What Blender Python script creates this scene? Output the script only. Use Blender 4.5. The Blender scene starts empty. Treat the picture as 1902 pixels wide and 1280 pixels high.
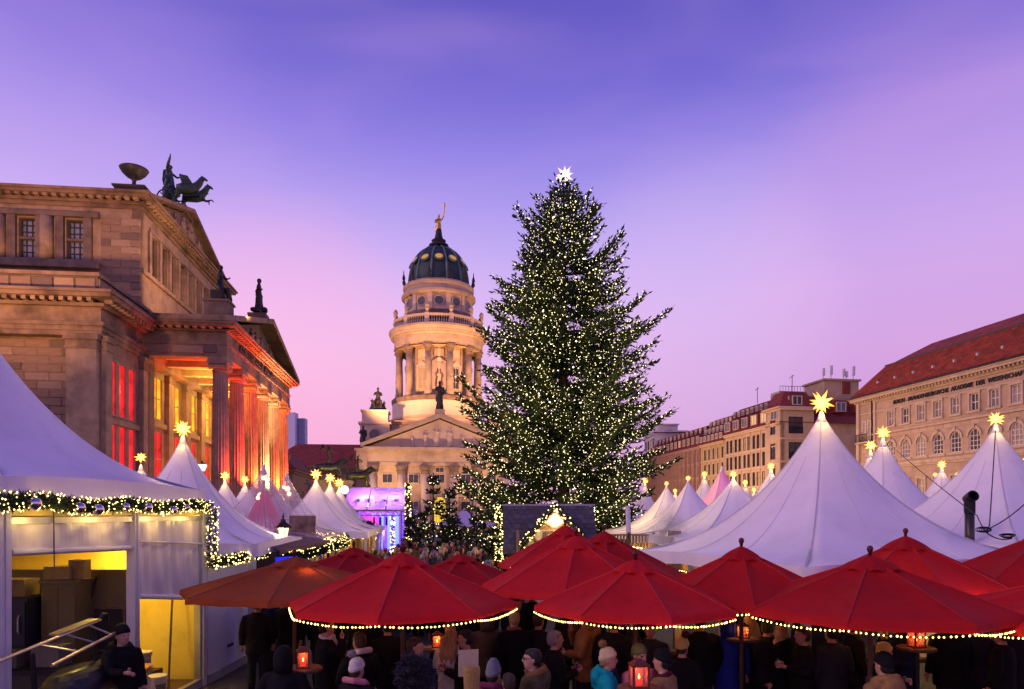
import bpy, bmesh, math, random
import numpy as np
from mathutils import Matrix, Vector
random.seed(7); rng = np.random.default_rng(7)
PI = math.pi
SC = bpy.context.scene
C = SC.collection
FPX, CX, HY, CAMZ = 1307.0, 951.0, 955.0, 3.4

def lin(c):
    return tuple(((v / 255) / 12.92 if v / 255 <= .04045 else ((v / 255 + .055) / 1.055) ** 2.4) for v in c)

def at(px, py, d):
    """World point seen at photo pixel (px, py) at depth d."""
    return Vector(((px - CX) / FPX * d, d, CAMZ + (HY - py) / FPX * d))

# ------------------------------------------------------------------ camera
cam = bpy.data.cameras.new('camera'); cam_ob = bpy.data.objects.new('camera', cam); C.objects.link(cam_ob)
cam_ob.location = (0, 0, CAMZ); cam_ob.rotation_euler = (PI / 2, 0, 0)
cam.sensor_width = 36; cam.lens = FPX / 1902 * 36; cam.shift_y = (HY - 640) / 1902
cam.clip_start = .1; cam.clip_end = 4000
SC.camera = cam_ob
# ------------------------------------------------------------------ world
W = bpy.data.worlds.new('World'); SC.world = W; W.use_nodes = True
def build_world():
    nt = W.node_tree; N = nt.nodes; L = nt.links; N.clear()
    out = N.new('ShaderNodeOutputWorld'); bg = N.new('ShaderNodeBackground')
    tc = N.new('ShaderNodeTexCoord'); sep = N.new('ShaderNodeSeparateXYZ'); L.new(tc.outputs['Generated'], sep.inputs[0])
    def ramp(stops):
        r = N.new('ShaderNodeValToRGB'); e = r.color_ramp; e.interpolation = 'B_SPLINE'
        while len(e.elements) > 1: e.elements.remove(e.elements[0])
        e.elements[0].position = stops[0][0]; e.elements[0].color = (*lin(stops[0][1]), 1)
        for p, c in stops[1:]:
            k = e.elements.new(p); k.color = (*lin(c), 1)
        return r
    ra = ramp([(0, (240, 165, 202)), (.08, (246, 176, 212)), (.155, (251, 188, 226)), (.22, (252, 202, 241)), (.30, (228, 192, 248)), (.38, (188, 166, 243)), (.46, (148, 130, 231)), (.54, (112, 100, 207)), (.60, (98, 88, 194)), (1, (58, 54, 146))])
    rb = ramp([(0, (205, 150, 205)), (.1, (204, 156, 216)), (.2, (206, 165, 228)), (.29, (200, 174, 242)), (.36, (180, 165, 243)), (.44, (151, 138, 233)), (.51, (114, 102, 210)), (.58, (103, 92, 197)), (.7, (90, 80, 182)), (1, (62, 58, 150))])
    for r in (ra, rb): L.new(sep.outputs[2], r.inputs[0])
    mx = N.new('ShaderNodeMapRange'); mx.inputs[1].default_value = -.4; mx.inputs[2].default_value = .45
    mx.interpolation_type = 'SMOOTHSTEP'
    L.new(sep.outputs[0], mx.inputs[0])
    mix = N.new('ShaderNodeMix'); mix.data_type = 'RGBA'
    L.new(mx.outputs[0], mix.inputs[0]); L.new(ra.outputs[0], mix.inputs[6]); L.new(rb.outputs[0], mix.inputs[7])
    # soft streaks of pink high cloud
    mp = N.new('ShaderNodeMapping'); mp.inputs['Scale'].default_value = (1.3, 1.3, 4.2); mp.inputs['Rotation'].default_value = (.1, .38, .5)
    L.new(tc.outputs['Generated'], mp.inputs[0])
    nz = N.new('ShaderNodeTexNoise'); nz.inputs['Scale'].default_value = 1.7; nz.inputs['Detail'].default_value = 3; nz.inputs['Roughness'].default_value = .45
    nz.inputs['Distortion'].default_value = .4
    L.new(mp.outputs[0], nz.inputs[0])
    cr = N.new('ShaderNodeMapRange'); cr.inputs[1].default_value = .46; cr.inputs[2].default_value = .78; cr.inputs[4].default_value = .15
    cr.interpolation_type = 'SMOOTHSTEP'
    L.new(nz.outputs[0], cr.inputs[0])
    m2 = N.new('ShaderNodeMix'); m2.data_type = 'RGBA'; m2.inputs[7].default_value = (*lin((238, 188, 240)), 1)
    L.new(cr.outputs[0], m2.inputs[0]); L.new(mix.outputs[2], m2.inputs[6])
    last = m2.outputs[2]
    # broad soft banks of rose-lit haze: low cloud in the west, bands in the north and north-east
    for d_, c_, w_, a_ in (((809, 1307, 470), (238, 160, 216), .955, .26), ((-830, 1307, 690), (212, 168, 240), .96, .15), ((330, 1307, 370), (248, 206, 246), .972, .24), ((-420, 1307, 300), (255, 178, 224), .975, .40)):
        dt = N.new('ShaderNodeVectorMath'); dt.operation = 'DOT_PRODUCT'; dt.inputs[1].default_value = Vector(d_).normalized(); L.new(tc.outputs['Generated'], dt.inputs[0])
        mp_ = N.new('ShaderNodeMapRange'); mp_.interpolation_type = 'SMOOTHERSTEP'; mp_.inputs[1].default_value = w_; mp_.inputs[2].default_value = 1.0; mp_.inputs[4].default_value = a_
        L.new(dt.outputs['Value'], mp_.inputs[0])
        mb_ = N.new('ShaderNodeMix'); mb_.data_type = 'RGBA'; mb_.inputs[7].default_value = (*lin(c_), 1)
        L.new(mp_.outputs[0], mb_.inputs[0]); L.new(last, mb_.inputs[6]); last = mb_.outputs[2]
    # physically based twilight glow on top, sun just under the western skyline
    sky = N.new('ShaderNodeTexSky'); sky.sky_type = 'NISHITA'; sky.sun_disc = False
    sky.sun_elevation = math.radians(1); sky.sun_rotation = math.radians(-70)
    ad = N.new('ShaderNodeMix'); ad.data_type = 'RGBA'; ad.blend_type = 'ADD'; ad.inputs[0].default_value = .004
    L.new(last, ad.inputs[6]); L.new(sky.outputs[0], ad.inputs[7])
    L.new(ad.outputs[2], bg.inputs[0]); bg.inputs[1].default_value = 1.0
    L.new(bg.outputs[0], out.inputs[0])
build_world()
sun = bpy.data.lights.new('sun', 'SUN'); sun.energy = .9; sun.angle = math.radians(30); sun.color = (1, .70, .72)
sun_ob = bpy.data.objects.new('sun', sun); C.objects.link(sun_ob)
sun_ob.rotation_euler = Vector((.80, .30, -.45)).to_track_quat('-Z', 'Y').to_euler()
SC.view_settings.view_transform = 'Standard'; SC.view_settings.look = 'None'
SC.view_settings.exposure = 0; SC.view_settings.gamma = 1; SC.view_settings.use_curve_mapping = False
SC.cycles.use_denoising = True
SC.cycles.sample_clamp_indirect = 3.0; SC.cycles.sample_clamp_direct = 0
SC.cycles.max_bounces = 6; SC.cycles.diffuse_bounces = 3; SC.cycles.glossy_bounces = 2; SC.cycles.transparent_max_bounces = 12
SC.cycles.caustics_reflective = False; SC.cycles.caustics_refractive = False

# ------------------------------------------------------------------ materials
MATS = {}
def M(name, col=None, rough=.8, var=.18, scale=3.0, bump=.15, bscale=None, metal=0.0, stain=0.0, stain_scale=.5, emit=None, estr=1.0, alpha=None, trans=0.0, spec=.4, stretch=None, sample=True, transl=0.0, evar=0.0):
    if name in MATS: return MATS[name]
    m = bpy.data.materials.new(name); m.use_nodes = True; MATS[name] = m
    nt = m.node_tree; N = nt.nodes; L = nt.links
    b = N['Principled BSDF']
    col = col or (.5, .5, .5)
    b.inputs['Roughness'].default_value = rough; b.inputs['Metallic'].default_value = metal
    b.inputs['Specular IOR Level'].default_value = spec
    tc = N.new('ShaderNodeTexCoord'); src = tc.outputs['Object']
    if stretch:
        mp = N.new('ShaderNodeMapping'); mp.inputs['Scale'].default_value = stretch; L.new(src, mp.inputs[0]); src = mp.outputs[0]
    nz = N.new('ShaderNodeTexNoise'); nz.inputs['Scale'].default_value = scale; nz.inputs['Detail'].default_value = 4; nz.inputs['Roughness'].default_value = .6
    L.new(src, nz.inputs[0])
    mr = N.new('ShaderNodeMapRange'); mr.inputs[1].default_value = .3; mr.inputs[2].default_value = .7
    L.new(nz.outputs[0], mr.inputs[0])
    mx = N.new('ShaderNodeMix'); mx.data_type = 'RGBA'
    mx.inputs[6].default_value = (*[c * (1 - var) for c in col], 1); mx.inputs[7].default_value = (*[min(1, c * (1 + var)) for c in col], 1)
    L.new(mr.outputs[0], mx.inputs[0]); last = mx.outputs[2]
    if stain:
        ns = N.new('ShaderNodeTexNoise'); ns.inputs['Scale'].default_value = stain_scale; ns.inputs['Detail'].default_value = 6; ns.inputs['Roughness'].default_value = .65
        L.new(tc.outputs['Object'], ns.inputs[0])
        ms = N.new('ShaderNodeMapRange'); ms.inputs[1].default_value = .48; ms.inputs[2].default_value = .68; ms.inputs[4].default_value = stain
        L.new(ns.outputs[0], ms.inputs[0])
        mm = N.new('ShaderNodeMix'); mm.data_type = 'RGBA'; mm.inputs[7].default_value = (*[c * .28 for c in col], 1)
        L.new(ms.outputs[0], mm.inputs[0]); L.new(last, mm.inputs[6]); last = mm.outputs[2]
    L.new(last, b.inputs['Base Color'])
    if bump:
        nb = N.new('ShaderNodeTexNoise'); nb.inputs['Scale'].default_value = bscale or scale * 6; nb.inputs['Detail'].default_value = 3
        L.new(src, nb.inputs[0])
        bp = N.new('ShaderNodeBump'); bp.inputs['Strength'].default_value = bump; bp.inputs['Distance'].default_value = .03
        L.new(nb.outputs[0], bp.inputs['Height']); L.new(bp.outputs[0], b.inputs['Normal'])
    if emit:
        b.inputs['Emission Color'].default_value = (*emit, 1); b.inputs['Emission Strength'].default_value = estr
        if evar:
            me_ = N.new('ShaderNodeMapRange'); me_.inputs[1].default_value = .35; me_.inputs[2].default_value = .65; me_.inputs[3].default_value = estr * (1 - evar); me_.inputs[4].default_value = estr * (1 + evar * .6)
            L.new(nz.outputs[0], me_.inputs[0]); L.new(me_.outputs[0], b.inputs['Emission Strength'])
        if not sample: m.cycles.emission_sampling = 'NONE'
    if alpha is not None: b.inputs['Alpha'].default_value = alpha
    if trans: b.inputs['Transmission Weight'].default_value = trans
    if transl:
        tl = N.new('ShaderNodeBsdfTranslucent'); ms_ = N.new('ShaderNodeMixShader'); ms_.inputs[0].default_value = transl
        L.new(last, tl.inputs[0]); L.new(b.outputs[0], ms_.inputs[1]); L.new(tl.outputs[0], ms_.inputs[2]); L.new(ms_.outputs[0], N['Material Output'].inputs['Surface'])
    return m

def glow(name, col, strength, sample=False):
    return M(name, col, var=0, bump=0, emit=col, estr=strength, sample=sample)

def radial_glow(name, core, tip, r0, r1, s0, s1, gain=1):
    """Backlit paper star: bright round the bulb inside, deeper towards the points."""
    if name in MATS: return MATS[name]
    m = bpy.data.materials.new(name); m.use_nodes = True; MATS[name] = m
    N = m.node_tree.nodes; L = m.node_tree.links; b = N['Principled BSDF']
    tc = N.new('ShaderNodeTexCoord'); ln = N.new('ShaderNodeVectorMath'); ln.operation = 'LENGTH'; L.new(tc.outputs['Object'], ln.inputs[0])
    mr = N.new('ShaderNodeMapRange'); mr.inputs[1].default_value = r0; mr.inputs[2].default_value = r1; L.new(ln.outputs['Value'], mr.inputs[0])
    mx = N.new('ShaderNodeMix'); mx.data_type = 'RGBA'; mx.inputs[6].default_value = (*[c * s0 for c in core], 1); mx.inputs[7].default_value = (*[c * s1 for c in tip], 1)
    L.new(mr.outputs[0], mx.inputs[0]); L.new(mx.outputs[2], b.inputs['Emission Color']); b.inputs['Emission Strength'].default_value = gain
    b.inputs['Base Color'].default_value = (*tip, 1); b.inputs['Roughness'].default_value = .6
    m.cycles.emission_sampling = 'NONE'
    return m

# ------------------------------------------------------------------ mesh builder
ICO = {}
def ico_data(sub):
    if sub not in ICO:
        bm = bmesh.new(); bmesh.ops.create_icosphere(bm, subdivisions=sub, radius=1)
        bm.verts.ensure_lookup_table()
        ICO[sub] = ([v.co.copy() for v in bm.verts], [tuple(v.index for v in f.verts) for f in bm.faces]); bm.free()
    return ICO[sub]

class MB:
    def __init__(s): s.v = []; s.f = []; s.mi = []; s.M = Matrix(); s.cur = 0
    def add(s, vs, fs):
        n = len(s.v); Mx = s.M
        s.v += [tuple(Mx @ Vector(v)) for v in vs]
        s.f += [tuple(i + n for i in f) for f in fs]; s.mi += [s.cur] * len(fs)
        return s
    def box(s, x0, x1, y0, y1, z0, z1):
        return s.add([(x0, y0, z0), (x1, y0, z0), (x1, y1, z0), (x0, y1, z0), (x0, y0, z1), (x1, y0, z1), (x1, y1, z1), (x0, y1, z1)],
                     [(0, 3, 2, 1), (4, 5, 6, 7), (0, 1, 5, 4), (1, 2, 6, 5), (2, 3, 7, 6), (3, 0, 4, 7)])
    def prism(s, poly, a, b, axis='y'):
        n = len(poly)
        def p(q, t): return {'y': (q[0], t, q[1]), 'x': (t, q[0], q[1]), 'z': (q[0], q[1], t)}[axis]
        vs = [p(q, a) for q in poly] + [p(q, b) for q in poly]
        fs = [tuple(range(n))[::-1], tuple(range(n, 2 * n))] + [(i, (i + 1) % n, n + (i + 1) % n, n + i) for i in range(n)]
        return s.add(vs, fs)
    def lathe(s, prof, n=24, c=(0, 0, 0), flute=0, flutes=0, squash=1.0):
        vs = []; fs = []
        for r, z in prof:
            for k in range(n):
                a = 2 * PI * k / n
                rr = r * (1 - flute * (.5 - .5 * math.cos(a * flutes))) if flute else r
                vs.append((c[0] + rr * math.cos(a), c[1] + rr * squash * math.sin(a), c[2] + z))
        for j in range(len(prof) - 1):
            for k in range(n):
                k2 = (k + 1) % n
                fs.append((j * n + k, j * n + k2, (j + 1) * n + k2, (j + 1) * n + k))
        fs.append(tuple(range(n))[::-1]); fs.append(tuple(range((len(prof) - 1) * n, len(prof) * n)))
        return s.add(vs, fs)
    def tube(s, pts, r, n=6, flat=1.0, cap=True):
        pts = [Vector(p) for p in pts]; m = len(pts)
        rs = [r] * m if not hasattr(r, '__len__') else list(r)
        vs = []; fs = []; prev = None
        for i, p in enumerate(pts):
            d = (pts[min(i + 1, m - 1)] - pts[max(i - 1, 0)])
            d = d.normalized() if d.length > 1e-9 else Vector((0, 0, 1))
            if prev is None:
                ref = Vector((1, 0, 0)) if abs(d.x) < .9 else Vector((0, 1, 0))
                u = d.cross(ref).normalized()
            else:
                u = (prev - d * prev.dot(d)); u = u.normalized() if u.length > 1e-6 else d.orthogonal().normalized()
            w = d.cross(u); prev = u
            for k in range(n):
                a = 2 * PI * k / n
                vs.append(p + u * (rs[i] * math.cos(a)) + w * (rs[i] * flat * math.sin(a)))
        for i in range(m - 1):
            for k in range(n):
                k2 = (k + 1) % n; fs.append((i * n + k, i * n + k2, (i + 1) * n + k2, (i + 1) * n + k))
        if cap: fs.append(tuple(range(n))[::-1]); fs.append(tuple(range((m - 1) * n, m * n)))
        return s.add(vs, fs)
    def loft(s, rings, n=14):
        """rings: (cx, cy, cz, rx, ry) horizontal ellipses from bottom to top."""
        vs = []; fs = []
        for cx, cy, cz, rx, ry in rings:
            for k in range(n):
                a = 2 * PI * k / n; vs.append((cx + rx * math.cos(a), cy + ry * math.sin(a), cz))
        for i in range(len(rings) - 1):
            for k in range(n):
                k2 = (k + 1) % n; fs.append((i * n + k, i * n + k2, (i + 1) * n + k2, (i + 1) * n + k))
        fs.append(tuple(range(n))[::-1]); fs.append(tuple(range((len(rings) - 1) * n, len(rings) * n)))
        return s.add(vs, fs)
    def ball(s, c, r, sub=1, sc=(1, 1, 1)):
        vs, fs = ico_data(sub)
        return s.add([(c[0] + v.x * r * sc[0], c[1] + v.y * r * sc[1], c[2] + v.z * r * sc[2]) for v in vs], fs)
    def slabs(s, x0, x1, y0, y1, lay):
        for z0, z1, p in lay: s.box(x0 - p, x1 + p, y0 - p, y1 + p, z0, z1)
        return s
    def mesh(s, name, mats, smooth=False, recalc=True):
        me = bpy.data.meshes.new(name); me.from_pydata(s.v, [], s.f)
        for m in (mats if isinstance(mats, (list, tuple)) else [mats]): me.materials.append(m)
        if any(s.mi): me.polygons.foreach_set('material_index', s.mi)
        if recalc:
            bm = bmesh.new(); bm.from_mesh(me); bmesh.ops.recalc_face_normals(bm, faces=bm.faces); bm.to_mesh(me); bm.free()
        if smooth: me.polygons.foreach_set('use_smooth', [True] * len(me.polygons))
        me.update(); return me
    def build(s, name, mats, parent=None, smooth=False, recalc=True, Mx=None):
        return put(name, s.mesh(name, mats, smooth, recalc), parent, Mx)

def put(name, me, parent=None, Mx=None):
    o = bpy.data.objects.new(name, me); C.objects.link(o)
    if parent is not None: o.parent = parent
    if Mx is not None: o.matrix_basis = Mx
    return o

def remesh(mb, name, mat, voxel, smooth=True):
    """Fuse the builder's overlapping shapes into one continuous skin."""
    me = mb.mesh(name + '_raw', mat, False, True)
    o = bpy.data.objects.new(name + '_raw', me); C.objects.link(o)
    md = o.modifiers.new('fuse', 'REMESH'); md.mode = 'VOXEL'; md.voxel_size = voxel
    sm = o.modifiers.new('soft', 'SMOOTH'); sm.factor = .4; sm.iterations = 2
    dg = bpy.context.evaluated_depsgraph_get(); dg.update()
    out = bpy.data.meshes.new_from_object(o.evaluated_get(dg)); out.name = name
    bpy.data.objects.remove(o); bpy.data.meshes.remove(me)
    out.materials.clear(); out.materials.append(mat)
    out.polygons.foreach_set('use_smooth', [smooth] * len(out.polygons))
    return out

def tag(o, label, cat, group=None):
    o['label'] = label; o['category'] = cat
    if group: o['group'] = group
    return o
def thing(name, label, cat, loc=(0, 0, 0), rotz=0, group=None):
    o = bpy.data.objects.new(name, None); C.objects.link(o); o.empty_display_size = .2
    o.location = loc; o.rotation_euler = (0, 0, rotz); return tag(o, label, cat, group)
def kind(o, k): o['kind'] = k; return o
KIDS = {}
def copy_tree(o, parent=None):
    c = o.copy(); C.objects.link(c)
    if parent is not None: c.parent = parent
    for ch in list(o.children): copy_tree(ch, c)
    return c
def T(x=0, y=0, z=0): return Matrix.Translation((x, y, z))
def RZ(a): return Matrix.Rotation(a, 4, 'Z')
def SX(x, y, z): return Matrix.Diagonal((x, y, z, 1))

def text_mesh(body, size, mat, name='lettering', depth=.03, space=1.0, bold=0.0):
    cu = bpy.data.curves.new(name, 'FONT'); cu.body = body; cu.size = size; cu.extrude = depth; cu.align_x = 'LEFT'; cu.space_character = space
    cu.offset = bold; cu.resolution_u = 2
    o = bpy.data.objects.new(name, cu); C.objects.link(o)
    dg = bpy.context.evaluated_depsgraph_get(); dg.update()
    me = bpy.data.meshes.new_from_object(o.evaluated_get(dg)); me.name = name
    bpy.data.objects.remove(o); bpy.data.curves.remove(cu)
    me.transform(Matrix.Rotation(PI / 2, 4, 'X'))          # stand it up: x right, z up, faces -y
    me.materials.clear(); me.materials.append(mat); return me

def lamp(name, kind_, loc, energy, col, size=.1, target=None, spot=60, blend=.5):
    l = bpy.data.lights.new(name, kind_); l.energy = energy; l.color = col
    if kind_ == 'SPOT': l.spot_size = math.radians(spot); l.spot_blend = blend; l.shadow_soft_size = size
    elif kind_ == 'POINT': l.shadow_soft_size = size
    else: l.size = size
    o = bpy.data.objects.new(name, l); C.objects.link(o); o.location = loc
    if target is not None: o.rotation_euler = (Vector(target) - Vector(loc)).to_track_quat('-Z', 'Y').to_euler()
    return o

AX = math.radians(6.59)     # the square's own north against the camera's axis

# stone and other shared materials
stone = M('sandstone', (.30, .195, .12), .85, .25, 1.2, .25, stain=.9, stain_scale=.35)
stone2 = M('sandstone_pale', (.39, .265, .165), .85, .2, 1.6, .25, stain=.6, stain_scale=.5)
stone3 = M('sandstone_dark', (.19, .13, .095), .85, .25, 1.4, .25, stain=.6, stain_scale=.6)
bronze = M('bronze_green', (.045, .075, .06), .5, .4, 2.5, .2, metal=.4)
darkmetal = M('dark_metal', (.02, .02, .022), .45, .2, 5, .1, metal=.6)
steel = M('brushed_steel', (.45, .45, .47), .35, .15, 8, .05, metal=.9)
white_pvc = M('white_pvc', (.85, .78, .81), .42, .07, .5, .13, bscale=1.1, spec=.35, stain=.16, stain_scale=.7)
glass_dark = M('window_glass', (.03, .035, .05), .08, .3, .6, .04, bscale=1.0, spec=.8)
redtile = M('red_roof_tile', (.26, .045, .035), .8, .35, 1.5, .5, bscale=9, stretch=(1, 1, 2.2), stain=.35, stain_scale=.3)
wood = M('pine_boards', (.33, .19, .09), .7, .3, 2.0, .25, stretch=(8, 8, 1))
wood_dark = M('dark_boards', (.10, .06, .035), .75, .3, 2.0, .25, stretch=(8, 8, 1))
bulb_warm = glow('warm_bulb', (1, .74, .24), 6)
bulb_yel = glow('yellow_bulb', (1, .60, .10), 7)
bulb_white = glow('white_bulb', (1, .85, .62), 12)
# ------------------------------------------------------------------ ground
def ground():
    m = M('square_paving', (.045, .038, .036), .7, .3, 2.2, .0)
    N = m.node_tree.nodes; L = m.node_tree.links; b = N['Principled BSDF']
    tc = N.new('ShaderNodeTexCoord'); vo = N.new('ShaderNodeTexVoronoi'); vo.feature = 'DISTANCE_TO_EDGE'; vo.inputs['Scale'].default_value = 7
    L.new(tc.outputs['Object'], vo.inputs['Vector'])
    mr = N.new('ShaderNodeMapRange'); mr.inputs[1].default_value = 0; mr.inputs[2].default_value = .06; L.new(vo.outputs[0], mr.inputs[0])
    bp = N.new('ShaderNodeBump'); bp.inputs['Strength'].default_value = .7; bp.inputs['Distance'].default_value = .02
    L.new(mr.outputs[0], bp.inputs['Height']); L.new(bp.outputs[0], b.inputs['Normal'])
    o = MB().add([(-1500, -200, 0), (1500, -200, 0), (1500, 2500, 0), (-1500, 2500, 0)], [(0, 1, 2, 3)]).build('ground', m, recalc=False)
    kind(o, 'structure')
ground()

# ------------------------------------------------------------------ windows
WIN = {}
def win_mesh(w, h, cols, rows, frame, pane, fr=.09, bar=.045, arch=False, depth=.12):
    key = (round(w, 2), round(h, 2), cols, rows, frame.name, pane.name, fr, bar, arch)
    if key in WIN: return WIN[key]
    f = MB()
    hh = h - w / 2 if arch else h
    f.box(0, fr, -depth, .1, 0, hh).box(w - fr, w, -depth, .1, 0, hh).box(fr, w - fr, -depth, .1, 0, fr)
    if arch:
        n = 12; o = []; i = []
        for k in range(n + 1):
            a = PI * k / n
            o.append((w / 2 - w / 2 * math.cos(a), hh + w / 2 * math.sin(a))); i.append((w / 2 - (w / 2 - fr) * math.cos(a), hh + (w / 2 - fr) * math.sin(a)))
        for k in range(n): f.prism([o[k], o[k + 1], i[k + 1], i[k]], -depth, .1)
        f.box(fr, w - fr, -depth * .7, .08, hh - bar / 2, hh + bar / 2)
    else:
        f.box(fr, w - fr, -depth, .1, h - fr, h)
    for k in range(1, cols):
        x = w * k / cols; f.box(x - bar / 2, x + bar / 2, -depth * .7, .08, fr, h - fr - (.02 if arch else 0))
    for k in range(1, rows):
        z = hh * k / rows; f.box(fr, w - fr, -depth * .72, .082, z - bar / 2, z + bar / 2)
    p = MB()
    if arch:
        n = 12
        poly = [(fr * .5, fr * .5), (w - fr * .5, fr * .5)] + [(w / 2 + (w / 2 - fr * .5) * math.cos(PI * k / n), hh + (w / 2 - fr * .5) * math.sin(PI * k / n)) for k in range(n + 1)]
        p.prism(poly, .0, .03)
    else: p.box(fr * .5, w - fr * .5, 0, .03, fr * .5, h - fr * .5)
    WIN[key] = (f.mesh('window', frame), p.mesh('pane', pane)); return WIN[key]
def window(parent, F, x, z, w, h, cols=2, rows=2, frame=None, pane=None, y=0.0, **k):
    a, b = win_mesh(w, h, cols, rows, frame, pane, **k)
    o = put('window', a, parent, F @ T(x, y, z)); put('pane', b, o); return o

def wall_with_holes(mb, F, u0, u1, z0, z1, holes, t=.5):
    """Masonry u0..u1 x z0..z1 (front at y=0, thickness t) with openings holes=[(u,z,w,h)] in aligned rows; solids only."""
    mb.M = F
    us = sorted({u0, u1, *[h[0] for h in holes], *[h[0] + h[2] for h in holes]})
    for a, b in zip(us[:-1], us[1:]):
        mid = (a + b) / 2
        cuts = sorted([(h[1], h[1] + h[3]) for h in holes if h[0] < mid < h[0] + h[2]])
        z = z0
        for c0, c1 in cuts:
            if c0 > z + 1e-4: mb.box(a, b, 0, t, z, c0)
            z = c1
        if z < z1 - 1e-4: mb.box(a, b, 0, t, z, z1)
    mb.M = Matrix()

STONE = []
for _m in (stone, stone2, stone3, stone):
    _b = MB(); e = .03
    _b.add([(0, 0, 0), (1, 0, 0), (1, 0, 1), (0, 0, 1), (e, -.045, .05), (1 - e, -.045, .05), (1 - e, -.045, .95), (e, -.045, .95)],
           [(0, 1, 5, 4), (1, 2, 6, 5), (2, 3, 7, 6), (3, 0, 4, 7), (4, 5, 6, 7)])
    STONE.append(_b.mesh('stone', _m))
def ashlar(parent, F, u0, u1, z0, z1, course, length, holes=(), name='stone', wts=(.45, .3, .15, .1)):
    """Course by course of single blocks, each set proud of the joint."""
    nz = max(1, round((z1 - z0) / course)); ch = (z1 - z0) / nz; cnt = 0
    for j in range(nz):
        n = max(1, round((u1 - u0) / length)); w = (u1 - u0) / n; off = (w / 2 if j % 2 else 0)
        edges = [u0] + [u0 + off + w * k for k in range(n + 1) if u0 < u0 + off + w * k < u1 - .05] + [u1]
        for a, b in zip(edges[:-1], edges[1:]):
            if b - a < .08: continue
            za = z0 + j * ch
            if any(a < h[0] + h[2] - .01 and b > h[0] + .01 and za < h[1] + h[3] - .01 and za + ch > h[1] + .01 for h in holes): continue
            me = random.choices(STONE, wts)[0]
            put(name, me, parent, F @ T(a + .012, 0, za + .012) @ SX(b - a - .024, random.uniform(.5, 1.2), ch - .024)); cnt += 1
    return cnt

# ------------------------------------------------------------------ figures for statues
def figure(mb, h=1.8, arm_r='down', arm_l='down', robe=True, seat=False, s=None):
    s = h / 1.8
    M0 = mb.M; mb.M = M0 @ SX(s, s, s)
    if robe:
        mb.loft([(.03, 0, 0, .2, .17), (.03, 0, .3, .17, .15), (-.01, .02, .7, .18, .14), (-.03, .01, 1.0, .17, .12), (0, .01, 1.12, .15, .11), (.01, 0, 1.35, .21, .12), (0, 0, 1.48, .13, .09), (0, 0, 1.56, .06, .06)])
        for q_ in range(6):
            a_ = q_ * 1.05 + .4; mb.tube([(.24 * math.cos(a_), .2 * math.sin(a_), 0), (.19 * math.cos(a_ + .15), .16 * math.sin(a_ + .15), .5), (.16 * math.cos(a_ + .5), .12 * math.sin(a_ + .5), 1.05)], [.06, .045, .03], 6)
        mb.tube([(-.2, -.02, 1.4), (0, -.14, 1.2), (.22, -.06, .9), (.26, .02, .55)], [.05, .07, .07, .05], 6, flat=.6)
    mb.ball((0, .01, 1.69), .12, 2, (.85, 1, 1.15)); mb.tube([(0, 0, 1.5), (0, 0, 1.62)], .06)
    P = {'down': [(.2, 0, 1.43), (.27, 0, 1.15), (.24, .12, .92)], 'up': [(.2, 0, 1.43), (.36, .08, 1.68), (.42, .16, 2.02)], 'fwd': [(.2, 0, 1.43), (.28, .2, 1.2), (.22, .42, 1.28)], 'chest': [(.2, 0, 1.43), (.3, .08, 1.18), (.08, .2, 1.25)]}
    for sx, a in ((1, arm_r), (-1, arm_l)):
        mb.tube([(p[0] * sx, p[1], p[2]) for p in P[a]], [.075, .062, .045], 8)
    mb.M = M0
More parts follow.
